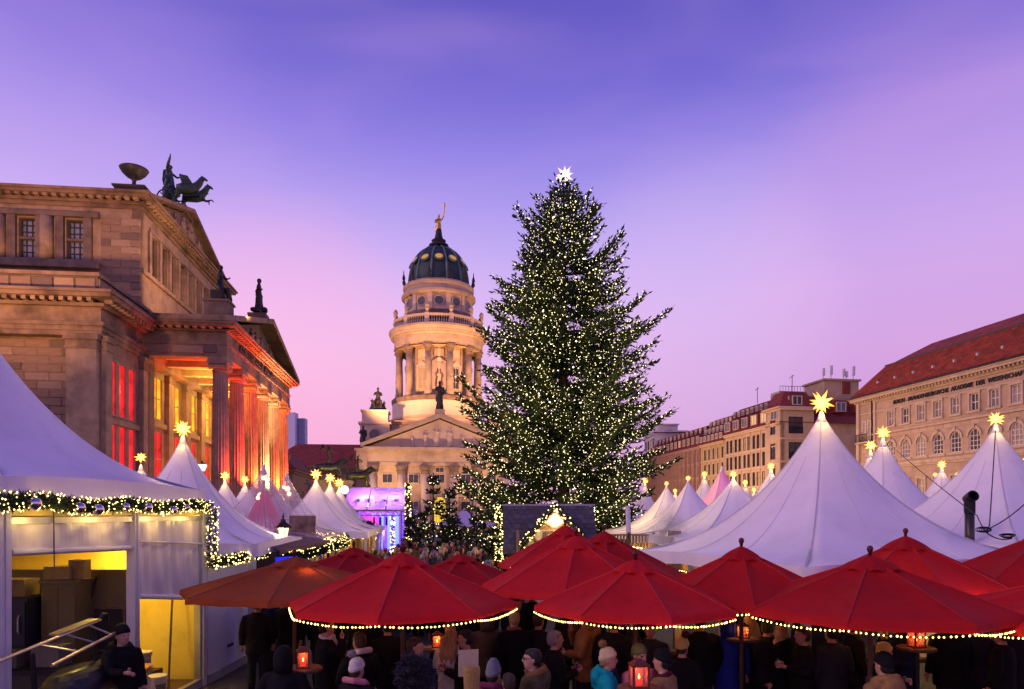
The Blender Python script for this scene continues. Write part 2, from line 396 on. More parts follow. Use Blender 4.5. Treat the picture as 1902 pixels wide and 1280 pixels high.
# ------------------------------------------------------------------ concert hall
def concert_hall():
    O = (-20.8, 50.2, 0)
    K = thing('concert_hall', 'sandstone concert hall with columned portico and red and gold lit windows', 'building', (O[0], O[1], .153), AX); K.scale = (1, 1, .955)
    S = RZ(0); E = RZ(PI / 2)          # facade frames: south (x right, -y front), east
    red_pane = M('red_lit_glass', (.3, .01, .01), .3, .1, .55, 0, emit=(1, .010, .018), estr=1.1, evar=.85)
    gold_pane = M('gold_lit_glass', (.4, .2, .02), .3, .3, .6, 0, emit=(1, .40, .015), estr=1.35, evar=.6)
    dark_fr = M('dark_window_frame', (.05, .04, .035), .6, .2, 3, .1)
    stone_fr = M('window_stone', (.40, .28, .19), .8, .2, 2, .2)
    # -- wing (lower storeys), east front at x=-5, south front at y=-7
    w = MB(); wing_holes = []
    for r in ((9.9, 3.9), (5.6, 4.0)):
        for k in range(3): wing_holes.append((-5.9 + k * 1.42, r[0], 1.12, r[1] - .2))
    Fe = T(-5, 0, 0) @ E
    wall_with_holes(w, Fe, -7, 0, 0, 14.7, wing_holes, .7)
    w.box(-38, -6.6, -6.3, 28, 0, 14.7)
    wing = w.build('wing_wall', stone, K)
    b = MB()
    b.slabs(-38, -5, -7, 28, [(14.7, 15.0, .10), (15.0, 15.3, .18), (15.3, 15.55, .28), (15.55, 16.5, .06), (16.5, 16.72, .35), (16.95, 17.2, .95), (17.2, 17.38, 1.08), (17.38, 17.5, .5)])
    b.build('wing_entablature', stone, K)
    d = MB()
    for k in range(60): d.box(-5.2 - k * .52 - .26, -5.2 - k * .52, -7.75, -7.3, 16.72, 16.95)
    for k in range(14): d.box(-4.7, -4.25, -7.2 + k * .52, -7.2 + k * .52 + .26, 16.72, 16.95)
    kind(d.build('dentil', stone2, K), 'stuff')
    p = MB().box(-38, -5.25, -6.75, 27, 17.5, 18.55); p.build('parapet', stone3, K)
    for k in range(16): put('parapet_block', STONE[k % 4], K, T(-5.3 - (k + 1) * 1.22, -6.75, 17.62) @ SX(1.16, 2, .82))
    for k in range(6): put('parapet_block', STONE[(k * 3) % 4], K, T(-5.25, -6.7 + k * 1.16, 17.62) @ E @ SX(1.1, 2, .82))
    MB().slabs(-38, -5.25, -6.75, 27, [(18.55, 18.78, .14)]).build('parapet_coping', stone, K)
    # corner pilasters and recessed courses of the wing's south front
    def pilaster(F, u, wd, z0, z1, proud, name='pilaster'):
        m = MB(); m.box(u, u + wd, -proud, .1, z0, z1 - .9)
        o = m.build(name, stone2, K, Mx=F)
        c = MB(); c.box(u - .06, u + wd + .06, -proud - .07, .1, z1 - .9, z1 - .75); c.box(u - .02, u + wd + .02, -proud - .02, .1, z1 - .75, z1 - .35); c.box(u - .12, u + wd + .12, -proud - .14, .1, z1 - .35, z1 - .002)
        c.build('capital', stone, o); return o
    Fs = T(0, -7, 0) @ S
    pilaster(Fs, -6.75, 1.72, 0, 14.7, .45); pilaster(Fs, -14.2, 1.7, 0, 14.7, .45)
    pilaster(Fe, -6.98, .9, 0, 14.7, .32); pilaster(Fe, -1.35, 1.2, 0, 14.7, .32)
    Fs2 = T(0, -6.3, 0) @ S
    ashlar(K, Fs2, -12.5, -6.8, 5.5, 14.6, .55, 1.5)
    put('stone_panel', STONE[2], K, T(-10.8, -6.34, 12.6) @ SX(1.0, 1.5, .45))
    for h in wing_holes:
        window(K, Fe, h[0], h[1], h[2], h[3], 1, 1, stone_fr, red_pane, y=.1)
    mu = MB(); mu.M = Fe
    mu.box(-6.05, -1.5, -.14, .3, 9.35, 9.72)
    for u in (-4.78, -3.36): mu.box(u, u + .3, -.03, .3, 9.9, 13.6).box(u, u + .3, -.03, .3, 5.6, 9.35)
    mu.build('window_mullion', stone2, K)
    # -- upper block
    u0, u1, bx = .8, 22.0, -5.7
    B = MB(); B.box(-38, bx - .6, u0 + .6, u1, 17.5, 26.2)
    # south front with window bays
    Fb = T(0, u0, 0)
    south_holes = [(-10.7 - k * 3.15, 22.3, 1.15, 2.95) for k in range(4)]
    wall_with_holes(B, Fb, -24, bx, 17.5, 26.2, [(h[0] - .0, h[1], h[2], h[3]) for h in south_holes], .62)
    Fbe = T(bx, 0, 0) @ E
    east_holes = [(2.6 + k * 1.98, 21.9, 1.3, 3.2) for k in range(9)]
    wall_with_holes(B, Fbe, u0, u1, 17.5, 26.2, east_holes, .62)
    B.build('upper_wall', stone2, K)
    ashlar(K, Fb, bx - 2.7, bx, 18.6, 25.5, .55, 1.35)
    for h in south_holes:
        window(K, Fb, h[0], h[1], h[2], h[3], 3, 6, dark_fr, M('sky_window', (.18, .2, .3), .1, .2, 1, 0, spec=.9), y=.35, fr=.13, bar=.06)
        m = MB(); m.M = Fb; m.box(h[0] - .62, h[0] - .08, -.28, .1, 22.1, 25.35); m.box(h[0] + h[2] + .08, h[0] + h[2] + .62, -.28, .1, 22.1, 25.35)
        m.box(h[0], h[0] + h[2], .05, .45, 23.68, 23.86)
        m.build('window_pier', stone3, K)
        m = MB(); m.M = Fb; m.tube([(h[0] - 1.25, -.05, 22.1), (h[0] - 1.25, -.05, 25.3)], .45, 12)
        m.build('half_column', stone2, K, smooth=True)
    m = MB(); m.M = Fb; m.box(-24, bx - 2.75, -.5, .1, 21.55, 22.1); m.box(-24, bx - 2.75, -.35, .1, 25.35, 25.7); m.build('sill_band', stone3, K)
    for h in east_holes:
        window(K, Fbe, h[0], h[1], h[2], h[3], 1, 1, dark_fr, glass_dark, y=.4)
    m = MB(); m.M = Fbe
    for k in range(10): m.box(2.6 + k * 1.98 - .56, 2.6 + k * 1.98 - .12, -.16, .1, 21.9, 25.1)
    m.build('frieze_pier', stone2, K)
    m = MB(); m.M = Fbe; m.box(u0, u1, -.2, .1, 21.5, 21.82); m.box(u0 + 1.5, u1, -.12, .1, 25.2, 25.5); m.build('sill_band', stone2, K)
    m = MB().slabs(-38, bx, u0, u1, [(26.2, 26.5, .12), (26.5, 26.72, .3), (26.9, 27.12, .75), (27.12, 27.3, .9)]); m.build('upper_cornice', stone, K)
    d = MB()
    for k in range(40): d.box(bx - .3 - k * .6, bx - k * .6, u0 - .62, u0 - .2, 26.72, 26.9)
    for k in range(36): d.box(bx + .2, bx + .62, u0 + k * .6, u0 + k * .6 + .3, 26.72, 26.9)
    kind(d.build('dentil', stone2, K), 'stuff')
    # gable of the block (faces east) and its roof
    yc = (u0 + u1) / 2
    g = MB().prism([(u0 + .2, 27.3), (u1 - .2, 27.3), (yc, 30.5)], -37, bx - .3, 'x'); g.build('tympanum', stone3, K)
    g = MB()
    for sy in (-1, 1):
        a = (yc + sy * (yc - u0 + .45), 27.3); c = (yc, 30.65)
        g.prism([a, c, (c[0], c[1] + .38), (a[0] + sy * .0, a[1] + .2)] if sy < 0 else [c, a, (a[0], a[1] + .2), (c[0], c[1] + .38)], -37.5, bx + .35, 'x')
    g.build('gable_cornice', stone, K)
    for k in range(30):
        t = random.uniform(-.86, .86); y = yc + t * (yc - u0); hh = (1 - abs(t)) * 3.1
        if hh < .5: continue
        rel = MB(); rel.M = T(bx - .25, y, 27.32) @ RZ(-PI / 2); figure(rel, max(.6, min(hh * .9, 2.5)), random.choice(['down', 'up', 'fwd']), random.choice(['down', 'chest'])); put('relief_figure', remesh(rel, 'relief_figure', stone2, .09), K)
    # -- portico
    pw = 21.0
    m = MB(); m.box(-5.7, .9, -.9, pw + .9, 0, 4.0).box(-5.7, .75, -.75, pw + .75, 4.0, 4.25).box(-5.7, .6, -.6, pw + .6, 4.25, 4.5); m.build('podium', stone3, K)
    st = MB()
    for k in range(13): st.box(.9, .9 + (13 - k) * .38, 1.5, pw - 1.5, k * .31, (k + 1) * .31)
    st.build('stair', stone, K)
    # facade wall behind the columns
    fw = MB(); holes = []
    for k in range(4):
        holes += [(2.9 + k * 3.93, 10.9, 2.05, 3.4), (2.9 + k * 3.93, 5.6, 2.05, 4.4)]
    Ff = T(-5.72, 0, 0) @ E
    wall_with_holes(fw, Ff, 0, pw + 1, 4.5, 17.5, holes, .6); fw.build('facade_wall', stone2, K)
    for i, h in enumerate(holes):
        window(K, Ff, h[0], h[1], h[2], h[3], 2, 2, stone_fr, gold_pane if i % 2 == 0 else red_pane, y=.13, bar=.07)
    for k in range(5):
        pilaster(Ff, 2.9 + k * 3.93 - 1.45, 1.0, 4.5, 15.0, .35)
        m = MB(); m.M = Ff; m.box(2.9 + k * 3.93 - .4, 2.9 + k * 3.93 + 2.4, -.22, .1, 10.25, 10.65); m.build('sill_band', stone2, K)
    # columns
    prof = [(.72, 0), (.72, .18), (.66, .22), (.7, .32), (.66, .42), (.6, .5), (.585, 3.0), (.56, 6.0), (.51, 9.3), (.5, 9.5)]
    shaft = MB().lathe(prof[5:], 72, flute=.10, flutes=18).mesh('column', stone2, smooth=False)
    base = MB().box(-.78, .78, -.78, .78, 0, .12).lathe([(.74, .12), (.76, .2), (.66, .27), (.7, .36), (.66, .44), (.61, .52)], 24).mesh('base', stone2)
    cap = MB(); cap.lathe([(.52, 9.45), (.56, 9.6), (.52, 9.66), (.62, 9.85), (.66, 9.98)], 24)
    for sx in (-1, 1):
        cap.M = T(sx * .56, 0, 9.83) @ Matrix.Rotation(PI / 2, 4, 'X'); cap.lathe([(.26, -.62), (.2, -.4), (.17, 0), (.2, .4), (.26, .62)], 14)
    cap.M = Matrix(); cap.box(-.8, .8, -.72, .72, 10.02, 10.2).box(-.66, .66, -.6, .6, 9.9, 10.02)
    cap.box(-.74, .74, -.66, .66, 10.2, 10.5)
    capm = cap.mesh('capital', stone2)
    ys = [k * pw / 5 for k in range(6)]
    for k, y in enumerate(ys):
        c = put('column', shaft, K, T(0, y, 4.5) @ RZ(PI / 2)); put('base', base, c); put('capital', capm, c)
    for x in (-5.1,):   # antae where the sides of the porch meet the wall
        m = MB().box(x - .55, x + .45, -.5, .5, 4.5, 15.0); m.build('pier', stone3, K)
    # the south-east corner column stands against a square pier
    # entablature, ceiling
    m = MB()
    m.box(-5.7, .62, -.62, .55, 15.0, 15.9).box(-.55, .62, .55, pw + .62, 15.0, 15.9)
    m.box(-5.7, .68, -.68, .5, 15.9, 16.1).box(-.5, .68, .5, pw + .68, 15.9, 16.1)
    m.box(-5.7, .6, -.6, pw + .6, 16.1, 16.85)
    m.slabs(-5.7, .6, -.6, pw + .6, [(16.85, 17.0, .2), (17.14, 17.32, .72), (17.32, 17.46, .85)])
    m.build('portico_entablature', stone, K)
    put('lintel_stone', STONE[1], K, T(-3.1, -.64, 15.25) @ SX(2.1, 1.2, .55)); put('lintel_stone', STONE[2], K, T(-.95, -.64, 15.3) @ SX(.9, 1.2, .5)); put('lintel_stone', STONE[0], K, T(-5.2, -.64, 15.25) @ SX(2.0, 1.2, .55))
    d = MB()
    for k in range(11): d.box(-5.4 + k * .55, -5.4 + k * .55 + .28, -1.15, -.75, 17.0, 17.14)
    for k in range(41): d.box(.75, 1.15, -.6 + k * .55, -.6 + k * .55 + .28, 17.0, 17.14)
    kind(d.build('dentil', stone2, K), 'stuff')
    cl = MB(); cl.box(-5.1, -.55, .55, pw - .55, 15.5, 15.7)
    for k in range(1, 6): cl.box(-5.1, -.55, k * pw / 6 - .3, k * pw / 6 + .3, 15.0, 15.5)
    cl.build('coffered_ceiling', M('ceiling_plaster', (.55, .42, .2), .8), K)
    # pediment
    yc2 = pw / 2
    g = MB().prism([(-.3, 17.46), (pw + .3, 17.46), (yc2, 20.5)], -12, .25, 'x'); g.build('tympanum', stone3, K)
    g = MB()
    for sy in (-1, 1):
        a = (yc2 + sy * (yc2 + 1.5), 17.46); c = (yc2, 20.6)
        pl = [a, c, (c[0], c[1] + .45), (a[0], a[1] + .4)]
        g.prism(pl if sy < 0 else pl[::-1], -12.3, 1.45, 'x')
    g.build('gable_cornice', stone, K)
    for k in range(22):
        t = random.uniform(-.85, .85); hh = (1 - abs(t)) * 2.9
        if hh < .5: continue
        rel = MB(); rel.M = T(.35, yc2 + t * yc2, 17.5) @ RZ(-PI / 2); figure(rel, max(.6, min(hh * .9, 1.9)), random.choice(['down', 'up', 'fwd']), random.choice(['down', 'chest'])); put('relief_figure', remesh(rel, 'relief_figure', stone2, .09), K)
    tm = text_mesh('KONZERTHAUS  BERLIN', .78, M('black_letters', (.012, .01, .01), .5, 0, 1, 0), depth=.05, space=1.05, bold=.012)
    wd = max(v.co.x for v in tm.vertices)
    o = put('lettering', tm, K, T(.66, 2.6, 16.22) @ E @ SX(11.2 / wd, 1, .9))
    # pedestals carrying statues
    MB().slabs(-.75, .75, -1.0, .4, [(17.5, 19.0, .05), (19.0, 19.15, .15)]).build('pedestal', stone3, K)
    MB().box(-.6, .9, yc2 - .7, yc2 + .7, 20.9, 21.4).build('pedestal', stone3, K)
    MB().slabs(-7.4, -5.4, .5, 2.3, [(27.3, 27.78, .0), (27.78, 27.9, .12)]).build('pedestal', M('dark_pedestal_stone', (.055, .045, .04), .85, .3, 2, .2), K)  # bowl pedestal in one dark stone tone
    MB().box(-8.4, -5.75, yc - 1.3, yc + 1.3, 30.2, 30.95).build('pedestal', stone3, K)
    Mk = T(O[0], O[1], .153) @ RZ(AX) @ SX(1, 1, .955)
    # statues
    def stat(label, lx, ly, lz, h, rot, *a, name='statue', extra=None):
        p = Mk @ Vector((lx, ly, lz)); mb = MB(); figure(mb, h, *a)
        if extra: extra(mb)
        t = put(name, remesh(mb, 'statue', M('dark_bronze', (.02, .018, .016), .55, .3, 3, .2, metal=.3), .07)); t.location = p; t.rotation_euler = (0, 0, rot + AX)
        return tag(t, label, 'statue')
    def seatpile(mb):
        mb.box(-.55, .55, -.6, .2, 0, .75); mb.tube([(.2, .0, .85), (.25, .55, .8), (.25, .6, .1)], [.2, .18, .13], 8); mb.tube([(-.2, .0, .85), (-.22, .5, .75), (-.25, .65, .1)], [.2, .18, .13], 8); mb.tube([(.3, -.1, 1.2), (.6, .2, .7), (.6, .4, .1)], [.16, .2, .12], 8)
    stat('dark draped statue on the near corner of the portico roof', .1, -.3, 19.15, 2.6, -PI / 2, 'chest', 'fwd', extra=seatpile)
    stat('dark slender statue with wreath on the portico gable peak', .2, yc2, 21.4, 3.1, -PI / 2, 'chest', 'down', extra=lambda mb: [mb.ball((.55 * math.cos(q * 1.3), .5 * math.sin(q * 1.3), .25 + .12 * (q % 3)), .36 - .02 * q, 1, (1, 1, .9)) for q in range(7)])
    # bowl
    p = Mk @ Vector((-6.4, 1.4, 27.9))
    bw = MB(); bw.M = SX(.8, .8, .82); bw.lathe([(.5, 0), (.5, .12), (.22, .2), (.16, .75), (.24, .95), (.62, 1.15), (1.0, 1.5), (1.16, 1.75), (1.22, 1.85), (1.1, 1.87), (.8, 1.6), (.2, 1.4)], 28)
    o = bw.build('stone_bowl', M('weathered_iron', (.03, .03, .04), .5, .3, 3, .2), smooth=True); o.location = p; tag(o, 'dark wide bowl on a footed stem on the concert hall roof corner', 'bowl')
    # quadriga
    q = thing('chariot_group', 'green bronze chariot with standing charioteer and winged beasts on the gable', 'statue', Mk @ Vector((-6.6, yc, 30.95)), AX - PI / 2); q.scale = (.80, .80, .80)
    # local: +y forward (east after rotation), x sideways
    ch = MB(); ch.loft([(0, -1.1, .9, .75, .6), (0, -1.1, 1.5, .85, .7), (0, -1.15, 2.1, .8, .65)])
    ch.tube([(-.7, -1.2, 2.1), (-.5, -.5, 2.25), (.5, -.5, 2.25), (.7, -1.2, 2.1)], .09); ch.tube([(0, -.9, .8), (0, 2.2, 1.1)], .08)
    ch.build('chariot', bronze, q, smooth=True)
    for sx in (-1, 1):
        wh = MB(); wh.M = T(sx * 1.0, -1.2, .85)
        wh.tube([(0, .8 * math.cos(a), .8 * math.sin(a)) for a in np.linspace(0, 2 * PI, 21)], .08)
        for k in range(4): wh.tube([(0, .8 * math.cos(k * PI / 4), .8 * math.sin(k * PI / 4)), (0, -.8 * math.cos(k * PI / 4), -.8 * math.sin(k * PI / 4))], .05)
        wh.build('wheel', bronze, q)
    fg = MB(); fg.M = T(0, -1.1, 1.7) @ SX(1.55, 1.7, 1); figure(fg, 3.0, 'up', 'fwd'); fg.M = Matrix(); fg.tube([(-.2, -1.5, 4.3), (-.9, -1.9, 4.6), (-1.1, -2.1, 3.6), (-.7, -1.9, 2.6)], [.2, .3, .22, .08], 8, flat=.35); fg.tube([(.65, -.85, 5.0), (.75, -.7, 5.7)], [.14, .05], 8)
    put('charioteer', remesh(fg, 'charioteer', bronze, .08), q)
    for sx in (-.95, .95):
        a = MB(); a.M = T(sx, 1.05, 0)
        a.tube([(0, -1.0, 1.75), (0, -.5, 1.85), (0, .3, 1.8), (0, .9, 1.95)], [.48, .58, .55, .52], 12)
        a.tube([(0, .8, 2.0), (0, 1.25, 2.5), (0, 1.5, 2.95), (0, 1.62, 3.1)], [.46, .36, .27, .22], 10)
        a.tube([(0, 1.5, 3.1), (0, 1.85, 2.95), (0, 2.1, 2.75)], [.2, .15, .09], 8)
        for e in (-.08, .08): a.tube([(e, 1.5, 3.2), (e, 1.48, 3.42)], [.06, .02], 5)
        a.tube([(.15, .8, 1.8), (.15, 1.3, 1.35), (.15, 1.75, 1.3), (.15, 1.7, .95)], [.17, .12, .09, .08], 8)
        a.tube([(-.15, .8, 1.7), (-.15, 1.4, 1.5), (-.15, 1.9, 1.65), (-.15, 2.15, 1.4)], [.17, .12, .09, .08], 8)
        for e in (-.17, .17): a.tube([(e, -.9, 1.7), (e, -1.0, 1.1), (e, -1.3, .75), (e, -1.15, 0)], [.24, .15, .1, .1], 8)
        a.tube([(0, -1.3, 1.9), (0, -1.7, 1.7), (0, -1.9, 1.1)], [.1, .12, .05], 6)
        a.M = T(sx, 1.05, 0); a.tube([(0, .3, 2.1), (np.sign(sx) * .3, -.2, 2.8), (np.sign(sx) * .4, -.7, 3.2)], [.45, .5, .1], 8, flat=.3)
        put('winged_beast', remesh(a, 'winged_beast', bronze, .075), q)
    # porch lights
    for k, (col, en) in enumerate([((1, .07, .015), 420), ((1, .05, .015), 1900), ((1, .13, .03), 1700), ((1, .55, .28), 2600), ((1, .14, .03), 1900), ((1, .10, .02), 1700)]):
        lamp('column_floodlight', 'SPOT', Mk @ Vector((1.5, ys[k] - .5, 4.7)), en * 7, col, .15, Mk @ Vector((.05, ys[k] + .1, 12)), 70, .8)
    for y, en in ((6, 380), (15.0, 900)):
        lamp('porch_light', 'POINT', Mk @ Vector((-2.9, y, 13.6)), en, (1, .62, .18), .25)
    for y in (4, 11, 18):
        lamp('porch_light', 'POINT', Mk @ Vector((-3.6, y, 5.4)), 350, (1, .35, .08), .2)
    lamp('roof_floodlight', 'SPOT', Mk @ Vector((.0, 14.5, 19.5)), 9000, (1, .55, .14), .3, Mk @ Vector((-5.7, 15, 25)), 110, .9)
    lamp('roof_floodlight', 'SPOT', Mk @ Vector((2.0, 1.0, 18.8)), 3500, (1, .5, .22), .3, Mk @ Vector((-6.2, 6, 25)), 100, .9)
    # warm street floodlights from the square towards the south fronts
    lamp('street_floodlight', 'SPOT', Mk @ Vector((-9, -27, 9)), 27000, (1, .47, .22), .6, Mk @ Vector((-10, 0, 25)), 52, 1.0)
concert_hall()
# ------------------------------------------------------------------ domed church tower
def dom():
    O = Vector((-15.1, 145, 0))
    K = thing('domed_church', 'pale stone church tower with green ribbed dome, columned drum and pedimented porch', 'church', O, AX)
    lime = M('pale_limestone', (.52, .375, .255), .8, .12, .8, .2, stain=.45, stain_scale=.25)
    lime2 = M('pale_render', (.62, .475, .365), .8, .08, .6, .1, stain=.2, stain_scale=.2)
    cop = M('dome_copper', (.035, .06, .06), .55, .35, .5, .15, stain=.8, stain_scale=.22, metal=.2)
    rib = M('dome_rib_copper', (.10, .17, .16), .55, .3, .6, .1, stain=.3, stain_scale=.3)
    dk = M('blackish_bronze', (.025, .02, .02), .6, .3, 3, .2)  # even near-black tone for the church figures and finials
    gold = M('gilding', (.75, .42, .08), .3, .2, 2, .1, metal=.9)
    gl = M('glowing_gilt_disc', (.85, .45, .05), .4, .15, 2, .1, metal=.3, emit=(1, .5, .06), estr=.35)  # gold sheen put in as a faint glow of its own
    pane = glass_dark
    # dome
    prof = []
    for k in range(15):
        a = PI / 2 * k / 14
        prof.append((6.15 * math.cos(a) ** .86 if k < 14 else 1.4, 51.0 + 8.6 * math.sin(a)))
    prof = [p for p in prof if p[0] >= 1.4] + [(1.35, 59.6)]
    MB().lathe(prof, 72).build('dome', cop, K, smooth=True)
    for k in range(12):
        a = 2 * PI * (k + .5) / 12 - PI / 2; m = MB()
        m.tube([((p[0] + .06) * math.cos(a), (p[0] + .06) * math.sin(a), p[1]) for p in prof[:-1]], [.26] * 5 + list(np.linspace(.26, .16, len(prof) - 6)), 6)
        m.build('dome_rib', rib, K)
    for k in range(12):
        a = 2 * PI * k / 12 - PI / 2; r = 5.42; z = 55.85
        m = MB(); m.M = T(r * math.cos(a), r * math.sin(a), z) @ RZ(a) @ Matrix.Rotation(PI / 2 - .62, 4, 'Y')
        m.lathe([(.98, -.1), (.98, .16), (.78, .24), (.74, .16)], 20); o = m.build('round_window', rib, K)
        m = MB(); m.M = T(r * math.cos(a), r * math.sin(a), z) @ RZ(a) @ Matrix.Rotation(PI / 2 - .62, 4, 'Y')
        m.lathe([(.74, .0), (.74, .19), (.3, .24)], 20); m.build('glowing_gilt_disc', gl, o)
        m = MB(); m.ball((6.1 * math.cos(a + .26), 6.1 * math.sin(a + .26), 52.9), .12, 1); m.build('lamp', bulb_warm, K)
    MB().lathe([(1.4, 59.4), (2.1, 59.7), (2.0, 60.1), (1.3, 60.5), (1.5, 61.0), (.9, 61.4), (.7, 62.2), (.55, 63.4)], 24).build('dome_cap', dk, K, smooth=False)
    fg = MB(); fg.M = T(0, 0, 63.2) @ RZ(PI); figure(fg, 4.9, 'chest', 'up'); fg.M = Matrix(); fg.tube([(1.14, -.43, 68.5), (1.1, -.4, 69.3), (1.2, -.4, 70.0), (1.0, -.4, 70.5)], [.15, .17, .28, .1], 6)
    fs = remesh(fg, 'figure', gold, .12); o = put('gilded_figure', fs); o.matrix_basis = T(*O) @ RZ(AX) @ T(0, 0, -3.0)
    tag(o, 'gilded standing figure raising a palm branch on top of the dome', 'statue')
    # attic drum under the dome
    MB().lathe([(6.9, 51.15), (6.3, 51.3)], 48).lathe([(6.9, 50.0), (7.25, 50.3), (7.25, 50.8), (6.9, 51.2), (6.2, 51.3)], 48).lathe([(7.3, 48.3), (7.6, 48.6), (7.6, 49.0), (7.2, 49.3), (7.0, 50.0)], 48).build('drum_cornice', lime, K)
    MB().lathe([(6.75, 42.6), (6.75, 48.3)], 48).build('attic_drum', lime2, K)
    for k in range(12):
        a = 2 * PI * k / 12 - PI / 2
        Fk = RZ(a + PI / 2) @ T(0, -6.72, 46.1)
        m = MB(); m.M = Fk @ Matrix.Rotation(PI / 2, 4, 'X'); m.lathe([(1.15, 0), (1.15, .12), (.95, .2), (.86, .18), (.84, -.1)], 20); o = m.build('oculus', lime, K)
        m = MB(); m.M = Fk @ Matrix.Rotation(PI / 2, 4, 'X'); m.lathe([(.86, -.06), (.86, .08)], 20); m.build('pane', pane, o)
        m = MB(); m.M = RZ(a + PI / 12 + PI / 2) @ T(0, -6.75, 0); m.box(-.5, .5, -.25, .2, 43.8, 48.3); m.build('pilaster', lime2, K)
        m = MB(); m.M = RZ(a + PI / 12 + PI / 2) @ T(0, -7.3, 51.2); m.lathe([(.28, 0), (.3, .5), (.16, .7), (.34, 1.1), (.2, 1.7), (.12, 1.9), (.05, 2.8)], 10); m.build('finial', dk, K)
    MB().lathe([(7.2, 42.6), (7.2, 43.7), (6.7, 43.8)], 48).build('drum_plinth', stone, K)
    # balustrade ring
    MB().lathe([(9.25, 41.9), (9.25, 42.3), (8.7, 42.3), (8.7, 41.9)], 72).build('balustrade_rail', lime2, K)
    MB().lathe([(9.1, 40.3), (9.1, 40.62), (8.7, 40.62)], 72).build('balustrade_base', lime2, K)
    bal = MB().lathe([(.11, 40.62), (.16, 41.0), (.08, 41.4), (.12, 41.9)], 7).mesh('baluster', lime2)
    for k in range(120):
        if k % 10 == 0: continue
        a = 2 * PI * k / 120 - PI / 2 + PI / 12; put('baluster', bal, K, T(8.98 * math.cos(a), 8.98 * math.sin(a), 0))
    for k in range(12):
        a = 2 * PI * k / 12 - PI / 2 + PI / 12
        m = MB(); m.M = RZ(a + PI / 2) @ T(0, -8.95, 0); m.box(-.42, .42, -.34, .3, 40.62, 42.45)
        m.build('balustrade_pier', lime2, K)
        m = MB(); m.M = RZ(a + PI / 2) @ T(0, -8.95, 42.45); m.lathe([(.3, 0), (.18, .25), (.42, .7), (.36, 1.2), (.5, 1.4), (.3, 1.9), (.1, 2.1)], 10); m.build('urn', lime, K)
    # big cornice, entablature
    MB().lathe([(8.9, 36.6), (8.9, 37.2), (9.05, 37.25), (9.05, 38.5), (9.4, 38.7), (9.4, 39.0), (9.95, 39.5), (10.15, 39.9), (10.1, 40.3), (8.8, 40.32)], 72).build('ring_cornice', lime, K)
    d = MB()
    for k in range(120):
        d.M = RZ(2 * PI * k / 120) @ T(0, -9.4, 0); d.box(-.13, .13, -.4, .1, 39.0, 39.3)
    kind(d.build('dentil', lime2, K), 'stuff')
    # cella
    MB().lathe([(6.5, 26.4), (6.5, 36.7)], 48).build('cella_wall', lime, K)
    MB().lathe([(9.0, 36.3), (6.4, 36.35), (6.4, 36.6), (9.0, 36.62)], 48).build('gallery_ceiling', lime, K)
    col = MB().lathe([(.85, 26.6), (.85, 26.9), (.72, 27.1), (.78, 27.3), (.66, 27.5), (.66, 30), (.57, 35)], 20).mesh('column', M('column_stone', (.36, .27, .19), .8, .2, 1, .2, stain=.5, stain_scale=.4), smooth=True)
    capm = MB().lathe([(.58, 35), (.62, 35.1), (.58, 35.2), (.75, 35.6), (.68, 35.7), (.95, 36.25)], 12).box(-.9, .9, -.9, .9, 36.25, 36.55).mesh('capital', stone3)
    for k in range(12):
        a = 2 * PI * (k + .5) / 12 - PI / 2
        c = put('column', col, K, T(8.3 * math.cos(a), 8.3 * math.sin(a), 0) @ RZ(a)); put('capital', capm, c)
    for k in range(12):
        a = 2 * PI * k / 12 - PI / 2
        Fk = RZ(a + PI / 2) @ T(0, -6.45, 0)
        if k % 2:
            window(K, Fk, -.75, 28.2, 1.5, 4.2, 2, 3, lime2, M('warm_window', (.2, .12, .05), .2, .3, 1, 0, emit=(1, .55, .25), estr=.35) if k == 11 else pane, y=-.1)
            m = MB(); m.M = Fk; m.prism([(-1.3, 32.6), (1.3, 32.6), (0, 33.7)], -.45, .1); m.box(-1.15, -.78, -.3, .1, 28.0, 32.6).box(.78, 1.15, -.3, .1, 28.0, 32.6); m.build('window_pediment', lime2, K)
        else:
            m = MB(); m.M = Fk
            m.box(-1.4, -.85, -.32, .1, 28, 33.4).box(.85, 1.4, -.32, .1, 28, 33.4).prism([(-1.45, 33.4), (1.45, 33.4), (0, 34.3)], -.45, .1)
            m.box(-.85, .85, -.1, .1, 28, 33.3); m.build('niche', lime2, K)
            fg = MB(); fg.M = Fk @ T(0, -.35, 28.4) @ RZ(PI); figure(fg, 3.4, 'chest', 'down'); put('niche_statue', remesh(fg, 'niche_statue', lime, .14), K)
        m = MB(); m.M = Fk; m.box(-.95, .95, -.2, .1, 34.5, 36.0); m.build('relief_panel', lime2, K)
        m = MB(); m.M = RZ(a + PI / 12 + PI / 2) @ T(0, -6.45, 0); m.box(-.5, .5, -.3, .1, 26.6, 36.4); m.build('pilaster', lime, K)
    MB().lathe([(9.5, 25.5), (9.6, 26.0), (9.6, 26.4), (9.3, 26.62), (6.4, 26.64)], 72).build('gallery_floor', stone3, K)
    MB().lathe([(9.45, 20.5), (9.45, 25.5)], 72).build('round_base', lime2, K)
    MB().lathe([(9.75, 22.1), (9.75, 22.5), (9.4, 22.6)], 72).build('base_moulding', lime, K)
    # square body
    b = MB(); b.box(-11.5, 11.5, -9.2, 12, 0, 20.6); b.slabs(-11.5, 11.5, -9.2, 12, [(15.2, 15.6, .5), (20.6, 21.0, .35), (21.0, 21.3, .6)])
    b.build('body_wall', lime, K)
